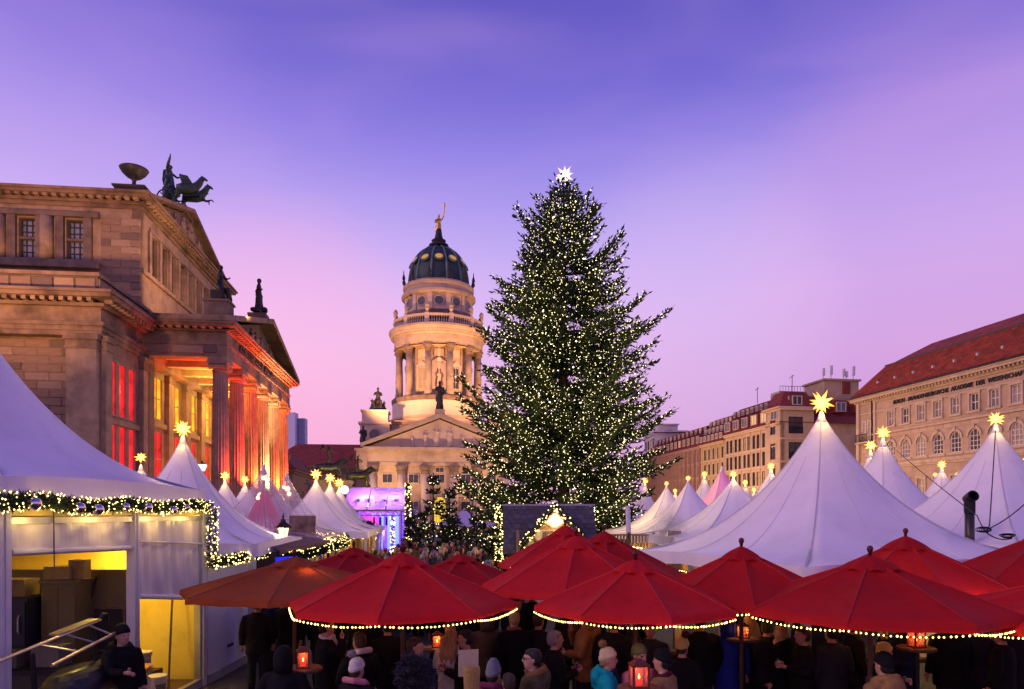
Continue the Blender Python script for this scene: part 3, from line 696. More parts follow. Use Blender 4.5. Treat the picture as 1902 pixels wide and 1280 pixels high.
    for sx in (-1, 1):
        m = MB(); m.slabs(sx * 12.0 - 2.7, sx * 12.0 + 2.7, -12.5, -7.0, [(15.6, 20.2, 0), (20.2, 20.6, .35), (20.6, 22.6, -.3), (22.6, 22.9, -.05)]); o = m.build('corner_block', lime2, K)
        m = MB(); m.M = T(sx * 12.0, -12.5, 18.2) @ Matrix.Rotation(PI / 2, 4, 'X'); m.lathe([(1.35, 0), (1.35, .14), (1.05, .25), (.98, .2), (.95, -.1)], 20); w = m.build('oculus', lime, o)
        m = MB(); m.M = T(sx * 12.0, -12.5, 18.2) @ Matrix.Rotation(PI / 2, 4, 'X'); m.lathe([(.97, -.05), (.97, .1)], 20)
        m.build('oculus_pane', pane, o)
        m = MB(); m.slabs(sx * 13.3 - 1.7, sx * 13.3 + 1.7, -16.5, -12.6, [(11.5, 14.9, 0), (14.9, 15.3, .3)]); m.build('corner_plinth', lime, K)
    for u in (-6.5, 0, 6.5):
        m = MB(); m.M = T(u, -9.2, 18.0) @ Matrix.Rotation(PI / 2, 4, 'X'); m.lathe([(1.1, 0), (1.1, .12), (.85, .2), (.8, .0)], 18); m.build('oculus', lime2, K)
    # porch with pediment
    P = MB(); P.box(-12.6, 12.6, -16.4, -9.2, 0, 12.2); holes = []
    P.build('porch_wall', lime, K)
    MB().slabs(-12.9, 12.9, -17.0, -9.2, [(12.2, 12.8, .1), (12.8, 14.6, 0), (14.6, 14.9, .35), (14.9, 15.5, .8)]).build('porch_entablature', lime, K)
    MB().prism([(-13.2, 15.5), (13.2, 15.5), (0, 20.7)], -16.6, -8.0).build('tympanum', lime2, K)
    g = MB()
    for s in (-1, 1):
        pl = [(s * 14.1, 15.5), (0, 20.95), (0, 21.75), (s * 14.1, 16.1)]
        g.prism(pl, -17.9, -8.0)
    g.build('gable_cornice', lime, K)
    for x, h in ((-7, 1.8), (-5, 2.2), (-2.6, 3.0), (-.6, 3.9), (1.8, 3.6), (4.2, 2.6), (6.4, 2.0)):
        rel = MB(); rel.M = T(x, -16.7, 15.6) @ RZ(PI); figure(rel, h, random.choice(['fwd', 'up']), 'chest'); put('relief_figure', remesh(rel, 'relief_figure', lime2, .13), K)
    for u in (-12.0, -6.9, -2.6, 2.6, 6.9, 12.0):
        m = MB(); m.lathe([(.95, 0), (.95, 1.0), (.82, 1.2), (.8, 5), (.72, 10.6)], 20, c=(u, -16.7, 0)); o = m.build('column', lime2, K, smooth=True)
        m = MB(); m.lathe([(.72, 10.6), (.9, 11.2), (.8, 11.3), (1.1, 12.0)], 14, c=(u, -16.7, 0)).box(u - 1.05, u + 1.05, -17.7, -15.8, 12.0, 12.2); m.build('capital', stone3, o)
    Fp = T(0, -16.4, 0)
    for u in (-9.45, -4.75, 4.75, 9.45):
        window(K, Fp, u - .95, 9.0, 1.9, 1.75, 2, 1, lime2, pane, y=-.08, fr=.12)
        window(K, Fp, u - .95, 2.6, 1.9, 3.2, 2, 2, lime2, pane, y=-.08, fr=.12)
    window(K, Fp, -.95, 9.0, 1.9, 1.75, 2, 1, lime2, pane, y=-.08, fr=.12); window(K, Fp, -.8, 11.0, 1.6, 1.0, 2, 1, lime2, pane, y=-.08, fr=.1)
    gd = M('lit_church_door', (.5, .35, .05), .3, .2, 2, 0, emit=(1, .66, .06), estr=.9)
    window(K, Fp, -1.2, .4, 2.4, 6.3, 4, 4, M('door_frame_gold', (.25, .17, .05), .5, .2, 2, .1), gd, y=-.1, arch=True, fr=.16)
    Mk = T(*O) @ RZ(AX)
    def stat(label, x, y, z, h, rot, a, b_, pile=0):
        mb = MB(); figure(mb, h, a, b_)
        if pile:
            mb.loft([(0, 0, 0, pile, pile * .8), (0, 0, h * .16, pile * .85, pile * .6), (.1, 0, h * .3, pile * .4, pile * .35)], 9); mb.tube([(0, .2, h * .45), (.7, .9, h * .4), (.6, 1.1, h * .1)], [.3, .28, .2]); mb.tube([(0, .2, h * .45), (-.6, .9, h * .42), (-.7, 1.1, h * .12)], [.3, .28, .2])
            mb.M = T(pile * .55, .1, 0); figure(mb, h * .55, 'up', 'chest'); mb.M = T(-pile * .6, .1, 0); figure(mb, h * .48, 'chest', 'fwd'); mb.M = Matrix()
        o = put('statue', remesh(mb, 'statue', dk, .13)); o.matrix_basis = Mk @ T(x, y, z) @ RZ(rot); tag(o, label, 'statue')
    stat('dark seated statue group on the left corner block of the church', -11.6, -9.8, 22.9, 4.6, PI, 'fwd', 'chest', 1.9)
    stat('dark standing statue on the low plinth left of the church pediment', -13.9, -15, 15.3, 4.3, PI, 'chest', 'down')
    stat('dark standing statue on the peak of the church pediment', .0, -17, 22.4, 5.2, PI, 'chest', 'down')
    MB().box(-.9, .9, -17.8, -16.2, 21.3, 22.4).build('peak_plinth', lime, K)
    for ch in K.children:
        n_ = ch.name.split('.')[0]
        if n_ in ('dome', 'dome_rib', 'round_window', 'lamp', 'dome_cap', 'finial', 'drum_cornice'): ch.location.z -= 1.3
        elif n_ == 'oculus' and max(v.co.z for v in ch.data.vertices) > 40: ch.location.z -= .6
    # floodlighting
    for x, y, z, en in ((-13, -27, 3, 26000), (11, -26, 3, 16000)):
        lamp('church_floodlight', 'SPOT', Mk @ Vector((x, y, z)), en * .55, (1, .58, .32), .5, Mk @ Vector((0, -9, 24)), 80, .9)
    for x in (-15, 15): lamp('church_floodlight', 'SPOT', Mk @ Vector((x, -24, 19)), 52000, (1, .48, .20), .5, Mk @ Vector((0, 0, 36)), 60, .9)
dom()

# ------------------------------------------------------------------ low houses between hall and church, distant towers
def hip_house(label, cx, y0, y1, hw, eave, ridge, roofm, wallm, hip=4, rot=0.0):
    K = thing('town_house', label, 'building', (cx, (y0 + y1) / 2, 0), rot)
    L = (y1 - y0) / 2
    MB().box(-hw, hw, -L, L, 0, eave).slabs(-hw, hw, -L, L, [(eave - .6, eave - .3, .2), (eave - .3, eave, .45)]).build('wall', wallm, K)
    e = .6; r = MB()
    vs = [(-hw - e, -L - e, eave), (hw + e, -L - e, eave), (hw + e, L + e, eave), (-hw - e, L + e, eave)]
    if hw >= L: vs += [(-hw + hip, 0, ridge), (hw - hip, 0, ridge)]; fs = [(0, 1, 5, 4), (1, 2, 5), (2, 3, 4, 5), (3, 0, 4), (3, 2, 1, 0)]
    else: vs += [(0, -L + hip, ridge), (0, L - hip, ridge)]; fs = [(0, 1, 4), (1, 2, 5, 4), (2, 3, 5), (3, 0, 4, 5), (3, 2, 1, 0)]
    r.add(vs, fs); r.build('roof', roofm, K); return K
wallA = M('ochre_render', (.42, .30, .20), .85, .15, 1, .1, stain=.3)
wallB = M('brown_render', (.22, .14, .11), .85, .15, 1, .1, stain=.3)
K = hip_house('long low house with red hipped roof left of the domed church', -35, 137, 150, 13.5, 12.9, 17.6, redtile, wallA, 5, AX)
Fk = T(0, -6.5, 0)
for k in range(7): window(K, Fk, -11.5 + k * 3.4, 8.7, 1.5, 2.4, 2, 2, wallB, glass_dark, y=-.06)
m = MB(); m.M = Fk
m.box(-13.5, 13.5, -.25, .1, 11.3, 11.6); m.build('frieze_band', stone, K)
for k in range(12):
    put('frieze_panel', STONE[2], K, Fk @ T(-13.1 + k * 2.2, -.02, 11.62) @ SX(1.9, 2, .55))
m = MB().box(9.5, 10.6, -1, 0, 16, 18.9).build('chimney', redtile, K)
m = MB().prism([(4, 17.2), (13.2, 17.2), (11, 19.6), (7.5, 19.6)], 1, 8).build('roof_crest', redtile, K)
K2 = hip_house('dark red steep roofed house just beyond the concert hall portico', -38.4, 92, 112, 8.3, 9.4, 17.0, M('dark_roof_tile', (.13, .025, .03), .85, .3, 1.5, .4, bscale=8), wallB, 6, AX)
for k in range(4): window(K2, T(0, -10, 0), -6 + k * 3.4, 4.4, 1.4, 2.4, 2, 2, wallA, glass_dark, y=-.06)
for k in range(4): window(K2, T(8.3, 0, 0) @ RZ(PI / 2), -8 + k * 4.4, 4.4, 1.4, 2.4, 2, 2, wallA, glass_dark, y=-.06)
m = MB(); m.M = T(6.3, -5.6, 10.4); m.box(-.8, .8, -.9, .9, 0, 1.3).prism([(-1, 1.3), (1, 1.3), (0, 1.9)], -1.1, 1.1); m.build('dormer', wallB, K2)
def far_tower(label, px0, px1, ptop, d, mat, bands):
    a = at(px0, ptop, d); b = at(px1, ptop, d); wv = b.x - a.x
    K = thing('high_rise', label, 'building', ((a.x + b.x) / 2, d, 0))
    MB().box(-wv / 2, wv / 2, 0, wv, 0, a.z).build('tower_shaft', mat, K)
    m = MB()
    for k in range(bands):
        z = a.z * (k + .5) / bands; m.box(-wv / 2 - .06, wv / 2 + .06, -.08, wv, z, z + a.z / bands * .5)
    m.build('window_band', M('far_glass', (.20, .26, .36), .15, .2, .3, 0), K)
far_tower('pale slab high rise far behind the portico, left of a glass one', 528, 548, 766, 400, M('far_concrete', (.85, .8, .86), .8, .05, .1, 0), 0)
far_tower('bluish glass high rise far behind, right beside a pale slab', 548.5, 566, 777, 404, M('far_blue', (.22, .26, .42), .3, .1, .1, 0), 16)
# ------------------------------------------------------------------ buildings along the right side
A2 = math.atan(.147)
def academy():
    O = Vector((49.2, 100, 0))
    K = thing('academy_building', 'long stone academy building with red mansard roof and lettered frieze', 'building', O, A2)
    # local: +y north, +x east. west front seen from the square: frame with x to the south
    Fw = RZ(-PI / 2)          # u = -y (towards the viewer), outward = -x
    fr = M('window_frame_pale', (.62, .52, .48), .6, .1, 3, .1)
    ac = M('academy_stone', (.40, .275, .20), .85, .14, .9, .2, stain=.35, stain_scale=.3)
    ac2 = M('academy_trim', (.47, .34, .255), .8, .12, 1.2, .15, stain=.3)
    LEN = 44
    u = [(93.2 - 100) * -1.011 + 2.78 * (k - 0) for k in range(0, 14)]
    holes = []
    for k, uu in enumerate(u):
        if uu < .6 or uu > LEN - 2: continue
        holes += [(uu - .62, 15.1, 1.24, 1.95), (uu - .82, 10.6, 1.64, 2.5), (uu - .62, 6.0, 1.24, 1.9), (uu - .7, 1.4, 1.4, 2.4)]
    w = MB(); wall_with_holes(w, Fw, 0, LEN, 0, 19.0, holes, .6); w.box(.6, 17, -LEN, 0, 0, 19.0)
    w.build('front_wall', ac, K)
    GP = [M('window_curtained', (.20, .17, .17), .12, .5, .7, .02, spec=.8), M('window_dark_room', (.05, .05, .06), .1, .5, .7, .02, spec=.8), M('window_blind', (.32, .27, .25), .2, .3, 1.7, .02, spec=.6), M('window_dim_lit', (.25, .18, .12), .2, .5, .8, 0, emit=(1, .6, .3), estr=.14, evar=.6)]
    for i, h in enumerate(holes):
        gp = random.choices(GP, (4, 4, 2, 1))[0]
        arch = i % 4 == 1
        if arch:
            window(K, Fw, h[0], h[1], h[2], h[3], 3, 3, fr, gp, y=.2, arch=True, fr=.12, bar=.07)
            m = MB(); m.M = Fw; n = 12; r0, r1 = .82, 1.12; zc = h[1] + h[3] - .82; uc = h[0] + .82
            m.box(h[0], h[0] + .01, .05, .3, zc, zc + .01)
            for k in range(n):
                a, b = PI * k / n, PI * (k + 1) / n
                m.prism([(uc - r1 * math.cos(a), zc + r1 * math.sin(a)), (uc - r1 * math.cos(b), zc + r1 * math.sin(b)), (uc - r0 * math.cos(b), zc + r0 * math.sin(b)), (uc - r0 * math.cos(a), zc + r0 * math.sin(a))], -.14, .22)
                # spandrel filling the square opening above the arch
                m.prism([(uc - r0 * math.cos(a), zc + r0 * math.sin(a)), (uc - r0 * math.cos(b), zc + r0 * math.sin(b)), (uc - r0 * math.cos(b), h[1] + h[3] + .02), (uc - r0 * math.cos(a), h[1] + h[3] + .02)], .0, .5)
            m.box(uc - .16, uc + .16, -.24, .1, zc + .8, zc + 1.25)
            m.box(uc - 1.3, uc + 1.3, -.2, .1, h[1] - .25, h[1]); m.build('window_arch', ac2, K)
        else:
            window(K, Fw, h[0], h[1], h[2], h[3], 2, 2, fr, gp, y=.2, fr=.11, bar=.09)
            m = MB(); m.M = Fw; m.box(h[0] - .25, h[0] - .003, -.12, .1, h[1], h[1] + h[3]); m.box(h[0] + h[2] + .003, h[0] + h[2] + .25, -.12, .1, h[1], h[1] + h[3])
            m.box(h[0] - .3, h[0] + h[2] + .3, -.16, .1, h[1] + h[3], h[1] + h[3] + .28); m.box(h[0] - .35, h[0] + h[2] + .35, -.22, .1, h[1] - .24, h[1]); m.build('window_surround', ac2, K)
    m = MB(); m.M = Fw
    for z0, z1, p in ((14.2, 14.45, .22), (9.75, 10.15, .28), (9.5, 9.75, .14), (4.9, 5.25, .25), (17.3, 17.5, .12), (18.72, 18.95, .15), (18.95, 19.2, .35), (19.2, 19.5, .8), (19.5, 19.68, .95)):
        m.box(-p, LEN, -p, .05, z0, z1)
    m.build('string_course', ac2, K)
    m = MB()
    for k in range(80): m.box(-.62, -.25, -k * .55 - .25, -k * .55, 18.98, 19.18)
    kind(m.build('dentil', ac2, K), 'stuff')
    # joints of the masonry between the arched windows: single blocks
    hs = [(h[0] - .45, h[1] - .4, h[2] + .9, h[3] + .9) for h in holes]
    sm = [STONE[0], STONE[1]]
    nst = 0
    for j in range(7):
        z = 10.2 + j * .57
        uu = .1 + (.7 if j % 2 else 0)
        while uu < 27.5 and nst < 290:
            if not any(uu < h[0] + h[2] and uu + 1.3 > h[0] and z < h[1] + h[3] and z + .56 > h[1] for h in hs):
                put('stone', ACS[random.randint(0, 1)], K, Fw @ T(uu, 0, z) @ SX(1.28, .8, .53)); nst += 1
            uu += 1.34
    # downpipes
    for uu in (3.2,):
        m = MB(); m.M = Fw; m.tube([(uu, -.18, .2), (uu, -.18, 19.0)], .09, 8); m.build('downpipe', darkmetal, K)
    # corner bay with balcony
    m = MB(); m.M = Fw; m.box(-.02, .55, -.32, .1, 0, 19.0); m.box(3.5, 3.95, -.2, .1, 0, 18.7); m.build('corner_pilaster', ac2, K)
    m = MB(); m.M = Fw; m.box(.7, 3.3, -1.0, 0, 13.2, 13.4); m.build('balcony_slab', ac2, K)
    m = MB(); m.M = Fw
    for k in range(14): m.box(.75 + k * .19, .79 + k * .19, -.98, -.93, 13.4, 14.4)
    m.box(.7, 3.3, -1.0, -.9, 14.4, 14.48); m.build('balcony_rail', darkmetal, K)
    for uu in (1.15, 2.25):
        window(K, Fw, uu, 13.5, .8, 2.9, 1, 3, fr, gp, y=-.08)
    # roof: steep tiled slope, break, upper slope; hipped at the far end
    r = MB()
    e = [(-.9, 1.0, 19.68), (2.4, -2.6, 23.9), (6.2, -6.6, 26.3)]
    vs = []
    for x, yh, z in e: vs += [(x, yh, z), (x, -LEN - 1, z)]
    vs += [(17.9, 1.0, 19.68), (14.6, -2.6, 23.9), (10.8, -6.6, 26.3)]
    fs = [(0, 1, 3, 2), (2, 3, 5, 4), (0, 2, 7, 6), (2, 4, 8, 7)]
    vs += [(17.9, -LEN - 1, 19.68), (14.6, -LEN - 1, 23.9), (10.8, -LEN - 1, 26.3)]
    fs += [(6, 7, 10, 9), (7, 8, 11, 10), (8, 4, 5, 11), (1, 0, 6, 9), (1, 9, 10, 11, 5, 3)]
    r.add(vs, fs); r.build('roof', M('red_roof_tile_rows', (.30, .055, .032), .8, .38, .9, .7, bscale=5, stretch=(1, 1, 3), stain=.4, stain_scale=.35), K)
    # tile courses as raised rows on the steep slope
    m = MB(); nrow = 22
    for k in range(nrow):
        t0 = k / nrow; t1 = (k + 1) / nrow
        x0 = -.9 + 3.3 * t0; z0 = 19.68 + 4.22 * t0; x1 = -.9 + 3.3 * t1; z1 = 19.68 + 4.22 * t1; yh = 1.0 - 3.6 * t0
        m.add([(x0 - .09, yh, z0 + .07), (x0 - .09, -LEN - 1, z0 + .07), (x1 - .02, -LEN - 1, z1 + .02), (x1 - .02, yh - .1, z1 + .02), (x0, yh, z0 - .02), (x0, -LEN - 1, z0 - .02)], [(0, 1, 2, 3), (0, 4, 5, 1)])
    kind(m.build('tile_course', MATS['red_roof_tile_rows'], K), 'stuff')
    m = MB(); m.tube([(-.95, 1.0, 19.72), (-.95, -LEN, 19.72)], .12, 8); m.build('gutter', darkmetal, K)
    m = MB(); m.tube([(2.35, -2.6, 23.98), (2.35, -LEN, 23.98)], .13, 8); m.build('roof_break_flashing', M('dark_lead', (.06, .045, .045), .6), K)
    for k in range(9):
        m = MB(); m.M = T(.25, -4 - k * 3.4, 21.3); m.box(-.2, .1, -.12, .12, -.05, .25); m.build('snow_hook', M('pale_zinc', (.5, .42, .4), .6), K)
    tm = text_mesh('BERLIN - BRANDENBURGISCHE  AKADEMIE  DER  WISSENSCHAFTEN', .82, MATS['black_letters'], depth=.05, bold=.012)
    wd = max(v.co.x for v in tm.vertices)
    put('lettering', tm, K, Fw @ T(7.4, -.07, 17.85) @ SX(21.0 / wd, 1, .88))
    return O
ACS = []
for _n, _c in (('academy_block', (.40, .275, .20)), ('academy_block_pale', (.45, .32, .235))):
    _me = STONE[0].copy(); _me.materials.clear(); _me.materials.append(M(_n, _c, .85, .15, 1.5, .2, stain=.4, stain_scale=.6)); ACS.append(_me)
academy()

brick_warm = M('hotel_render', (.46, .32, .22), .85, .12, 1, .1, stain=.25, stain_scale=.2)
brick_pink = M('hotel_stone', (.36, .235, .18), .85, .15, 1, .1, stain=.3, stain_scale=.25)
brick_brown = M('brown_stone', (.33, .20, .16), .85, .15, 1, .1, stain=.3)
tile_dark = M('mansard_tile', (.19, .034, .026), .8, .3, 1.2, .4, bscale=7)
fr_dark = M('dark_frame', (.04, .03, .03), .6, .2, 3, .1)
fr_pale = M('pale_frame', (.5, .42, .38), .6, .1, 3, .1)
pane_town = M('town_window', (.06, .065, .09), .1, .6, .35, .02, spec=.8)
pane_lit = M('town_window_lit', (.3, .2, .1), .2, .4, .5, 0, emit=(1, .58, .22), estr=.55)

pane_blind = M('town_window_blind', (.30, .26, .24), .3, .4, 1.5, .02)
pane_deep = M('town_window_deep', (.02, .022, .03), .08, .5, .5, .02, spec=.8)
hotel_yellow = M('hotel_yellow', (.44, .31, .18), .85, .12, 1, .1, stain=.25, stain_scale=.2)
def street_house(label, O, rot, length, z_eave, floors, spacing, win, wallm, roof, dormers=(), fins=False, depth=16, south=0, rails=False):
    """Street block: west front runs north from O; windows on a regular grid."""
    K = thing('street_block', label, 'building', O, rot)
    Fw = RZ(-PI / 2) @ T(-length, 0, 0)     # u from the far end (0) to the near end (length)
    holes = []
    n = int(length / spacing)
    for z in floors:
        for k in range(n):
            uu = length - spacing * (k + .5) - (.0)
            for dx in (win[2] if len(win) > 2 else (0,)): holes.append((uu - win[0] / 2 + dx, z, win[0], win[1]))
    w = MB(); wall_with_holes(w, Fw, 0, length, 0, z_eave, holes, .5); w.box(.5, depth, 0 if not south else .5, length, 0, z_eave)
    if not south: pass
    w.build('wall', wallm, K)
    for i, h in enumerate(holes): window(K, Fw, h[0], h[1], h[2], h[3], 2, 2, fr_dark, random.choices((pane_lit, pane_town, pane_blind, pane_deep), (1, 5, 2, 4))[0], y=.22, fr=.07, bar=.06)
    m = MB(); m.M = Fw
    for z in floors: m.box(0, length, -.14, .05, z - .35, z - .12)
    m.box(0, length, -.3, .05, z_eave - .5, z_eave - .2); m.box(0, length, -.5, .05, z_eave - .2, z_eave); m.build('string_course', M('trim_' + wallm.name, tuple(c * 1.15 for c in MCOL[wallm.name]), .8, .1, 1, .1), K)
    if fins:
        m = MB(); m.M = Fw
        for k in range(n + 1): m.box(length - spacing * k - .22, length - spacing * k + .0, -.5, .02, 1, z_eave - .5)
        m.build('fin', wallm, K)
    else:
        m = MB(); m.M = Fw
        for k in range(n + 1): m.box(length - spacing * k - .16, length - spacing * k - .0, -.1, .05, 1, z_eave - .5)
        m.build('pilaster_strip', wallm, K)
    # mansard roof
    z1, s1, z2 = roof
    r = MB()
    a = .35
    r.add([(-a, -.2, z_eave), (-a, length, z_eave), (s1, length, z1), (s1, s1 if south else -.2, z1), (depth / 2, length, z2), (depth / 2, depth * .45 if south else -.2, z2), (depth, length, z_eave), (depth, -.2, z_eave)],
          [(0, 3, 2, 1), (3, 5, 4, 2), (5, 7, 6, 4), (0, 7, 5, 3), (1, 2, 4, 6), (0, 1, 6, 7)])
    r.build('roof', tile_dark, K)
    for z, sp, ww, hh in dormers:
        t = (z - z_eave) / (z1 - z_eave); x = -a + (s1 + a) * min(t, 1)
        for k in range(int(length / sp)):
            uu = length - sp * (k + .5)
            m = MB(); m.M = Fw; m.box(uu - ww / 2 - .18, uu + ww / 2 + .18, x - .28, x + 2.2, z - .12, z + hh + .14); d = m.build('dormer', tile_dark, K)
            window(d, Fw, uu - ww / 2, z, ww, hh, 2, 1, fr_pale, pane_lit if random.random() < .15 else pane_town, y=x - .36, fr=.1, bar=.1)
    return K
MCOL = {'hotel_yellow': (.44, .31, .18), 'hotel_render': (.46, .32, .22), 'hotel_stone': (.36, .235, .18), 'brown_stone': (.33, .20, .16), 'white_render': (.62, .56, .56)}
H0 = Vector((43.3, 113, 0)); dn = Vector((-.1455, .9894, 0))
Kh = street_house('warm stone corner hotel with tall windows and dark red mansard roof', H0, A2, 20.5, 18.2, (1.5, 5.0, 8.3, 11.6, 14.7), 3.4, (1.0, 2.35, (-.75, .75)), brick_warm, (23.2, 3.0, 24.2), [(18.75, 3.4, 2.0, 1.7), (21.5, 1.7, .85, .95)], south=1, depth=22)
# south side of the corner hotel: pavilion and recessed tiled part
Fs = RZ(A2 * 0)
holes = [(1.2, z, 2.5, 2.7) for z in (5.2, 8.8, 12.3, 16.4)] + [(7.6 + k * 3.6, z, 1.8, 2.2) for z in (5.2, 8.8, 12.3) for k in range(4)]
m = MB(); wall_with_holes(m, Matrix(), .0, 5.6, 0, 20.5, [h for h in holes if h[0] < 5], .5); wall_with_holes(m, T(0, 1.2, 0), 5.6, 22, 0, 15.8, [h for h in holes if h[0] > 5], .5)
m.build('south_wall', brick_warm, Kh)
for h in holes: window(Kh, T(0, 0 if h[0] < 5 else 1.2, 0), h[0], h[1], h[2], h[3], 2, 3, fr_dark, pane_town, y=.2, fr=.12, bar=.08)
m = MB()
for z in (4.8, 8.4, 11.9, 15.6): m.box(-.15, 5.75, -.15, .05, z - .2, z + .1)
m.box(-.5, 6.0, -.5, .05, 20.1, 20.5); m.build('string_course', MATS['trim_hotel_render'], Kh)
for z in (5.2, 8.8, 12.3, 16.4):
    m = MB()
    for k in range(13): m.box(1.2 + k * .2, 1.24 + k * .2, -.12, -.08, z, z + .95)
    m.box(1.15, 3.75, -.14, -.07, z + .95, z + 1.02); m.build('window_railing', darkmetal, Kh)
m = MB().add([(5.6, .9, 15.8), (22, .9, 15.8), (22, 4.2, 23.2), (5.6, 4.2, 23.2), (5.6, 12, 23.9), (22, 12, 23.9), (5.6, 12, 15.8), (22, 12, 15.8)], [(0, 1, 2, 3), (3, 2, 5, 4), (0, 3, 4, 6), (1, 7, 5, 2), (4, 5, 7, 6), (0, 6, 7, 1)]); m.build('south_roof', tile_dark, Kh)
for z in (16.9, 20.4):
    for k in range(4):
        x = 7.0 + k * 3.8; y = .9 + (z - 15.8) / 8.8 * 3.3
        m = MB().box(x - .2, x + 2.0, y - .5, y + 2, z - .15, z + 1.9); d = m.build('dormer', tile_dark, Kh); window(d, Matrix(), x, z, 1.8, 1.6, 2, 1, fr_pale, pane_town, y=y - .58, fr=.12, bar=.12)
# corner pavilion rising a storey above the eaves
Fpv = T(-.3, 0, 0) @ RZ(-PI / 2) @ T(-4.6, 0, 0)
hp = [(1.5, z, 1.7, 2.6) for z in (5.2, 8.8, 12.3, 16.4)]
m = MB(); wall_with_holes(m, Fpv, 0, 4.6, 0, 20.5, hp, .5); m.M = Matrix(); m.box(.2, 5.6, .5, 4.6, 17.0, 20.45); m.build('pavilion_wall', brick_warm, Kh)
for h in hp: window(Kh, Fpv, h[0], h[1], h[2], h[3], 2, 3, fr_dark, pane_deep, y=.2, fr=.1, bar=.07)
m = MB(); m.slabs(-.3, 5.6, 0, 4.6, [(20.1, 20.4, .2), (20.46, 20.7, .5)]); m.build('pavilion_cornice', MATS['trim_hotel_render'], Kh)
m = MB().add([(-.4, -.2, 20.7), (5.7, -.2, 20.7), (5.7, 4.8, 20.7), (-.4, 4.8, 20.7), (1.0, 1.2, 23.3), (5.0, 1.2, 23.3), (5.0, 4.2, 23.3), (1.0, 4.2, 23.3)], [(0, 1, 5, 4), (1, 2, 6, 5), (2, 3, 7, 6), (3, 0, 4, 7), (4, 5, 6, 7)]); m.build('pavilion_roof', tile_dark, Kh)
m = MB().box(1.6, 3.8, .15, 2.0, 20.9, 22.7); d = m.build('dormer', tile_dark, Kh); window(d, Matrix(), 1.85, 21.0, 1.7, 1.5, 2, 1, fr_pale, pane_town, y=.06, fr=.12, bar=.12)
# roof house with aerials
m = MB().slabs(9.6, 15.9, 3.5, 9.5, [(22.5, 25.8, 0), (25.8, 26.1, .3)]); rh = m.build('roof_house', wallA, Kh)
MB().box(12.9, 14.3, 3.38, 3.6, 23.6, 25.6).build('roof_door', tile_dark, rh)
for x, h in ((10.0, 1.9), (11.4, 2.4), (13.7, 1.9), (14.2, 1.5), (15.5, 2.4)):
    m = MB(); m.tube([(x, 4.4, 26.1), (x, 4.4, 26.1 + h)], .06, 6); m.box(x - .18, x + .18, 4.1, 4.4, 26.1 + h * .35, 26.1 + h); m.build('aerial', M('aerial_white', (.6, .58, .6), .5), rh)
m = MB().box(3.0, 7.4, 6, 9, 23.2, 24.3)
for k in range(9): m.box(3.0 + k * .53, 3.06 + k * .53, 5.9, 5.96, 24.3, 25.1)
m.box(3.0, 7.4, 5.88, 5.98, 25.1, 25.17); m.build('roof_plant', M('roof_plant_grey', (.3, .28, .3), .6), Kh)
for p, z in ((3, 24.0), (15, 24.0)):
    v = MB(); v.M = RZ(-PI / 2) @ T(-20.5, 0, 0); v.tube([(p, 5, z), (p, 5, z + 3)], .06, 5); v.tube([(p - .9, 5, z + 2.6), (p + .5, 5, z + 2.8)], .05, 5); v.build('aerial', fr_dark, Kh)
street_house('narrow yellow stone house with two rows of dormers next to the corner hotel', H0 + dn * 20.6, A2, 10.9, 17.4, (1.5, 4.9, 8.1, 11.2, 14.2), 2.0, (.85, 2.1), hotel_yellow, (22.6, 3.0, 23.4), [(17.9, 1.8, .95, 1.1), (19.5, 1.8, .95, 1.05), (21.1, 1.8, .9, .9)])
street_house('brown stone street block with tall fins at the far end of the row', H0 + dn * 31.6, A2, 33, 17.3, (1.5, 4.9, 8.0, 11.1, 14.1), 2.4, (1.1, 2.3), brick_brown, (22.0, 3.0, 22.8), [(18.0, 2.4, 1.05, 1.5), (20.4, 2.4, .9, 1.0)], fins=True)
wr = M('white_render', (.62, .56, .56), .8, .08, 1, .05)
street_house('white modern office block with flat storeys beyond the Christmas tree', Vector((38.5, 190, 0)), 0, 14, 25.4, (4, 8.5, 13, 17.5, 21.4), 3.5, (2.6, 2.6), wr, (25.9, 2, 26.2), depth=8.5)
_K = [o for o in C.objects if o.name == 'street_block.003'][0]
for z in (13, 17.5, 21.4):
    for k in range(2): window(_K, T(1 + k * 3.7, 0, 0), 0, z, 2.8, 2.5, 2, 1, fr_pale, pane_town, y=.3, fr=.1)
MB().box(.2, 8.3, .4, 1, 0, 25.3).build('south_wall', wr, _K)
MB().box(-.6, 9, -1.0, 10, 25.5, 25.9).box(1, 6.5, 1, 9, 25.9, 27.6).box(.7, 6.8, .5, 9.5, 27.6, 27.9).build('roof_storey', wr, _K)
# unseen point lamps added to carry the market's warm glow onto the right-hand fronts
for x, y, en in ((30, 74, 9000), (34, 94, 9000), (26, 120, 9000), (20, 145, 8000)):
    lamp('market_glow', 'POINT', (x, y, 6.5), en * (.8 if y < 100 else 1.35), (1, .58, .28), .5)
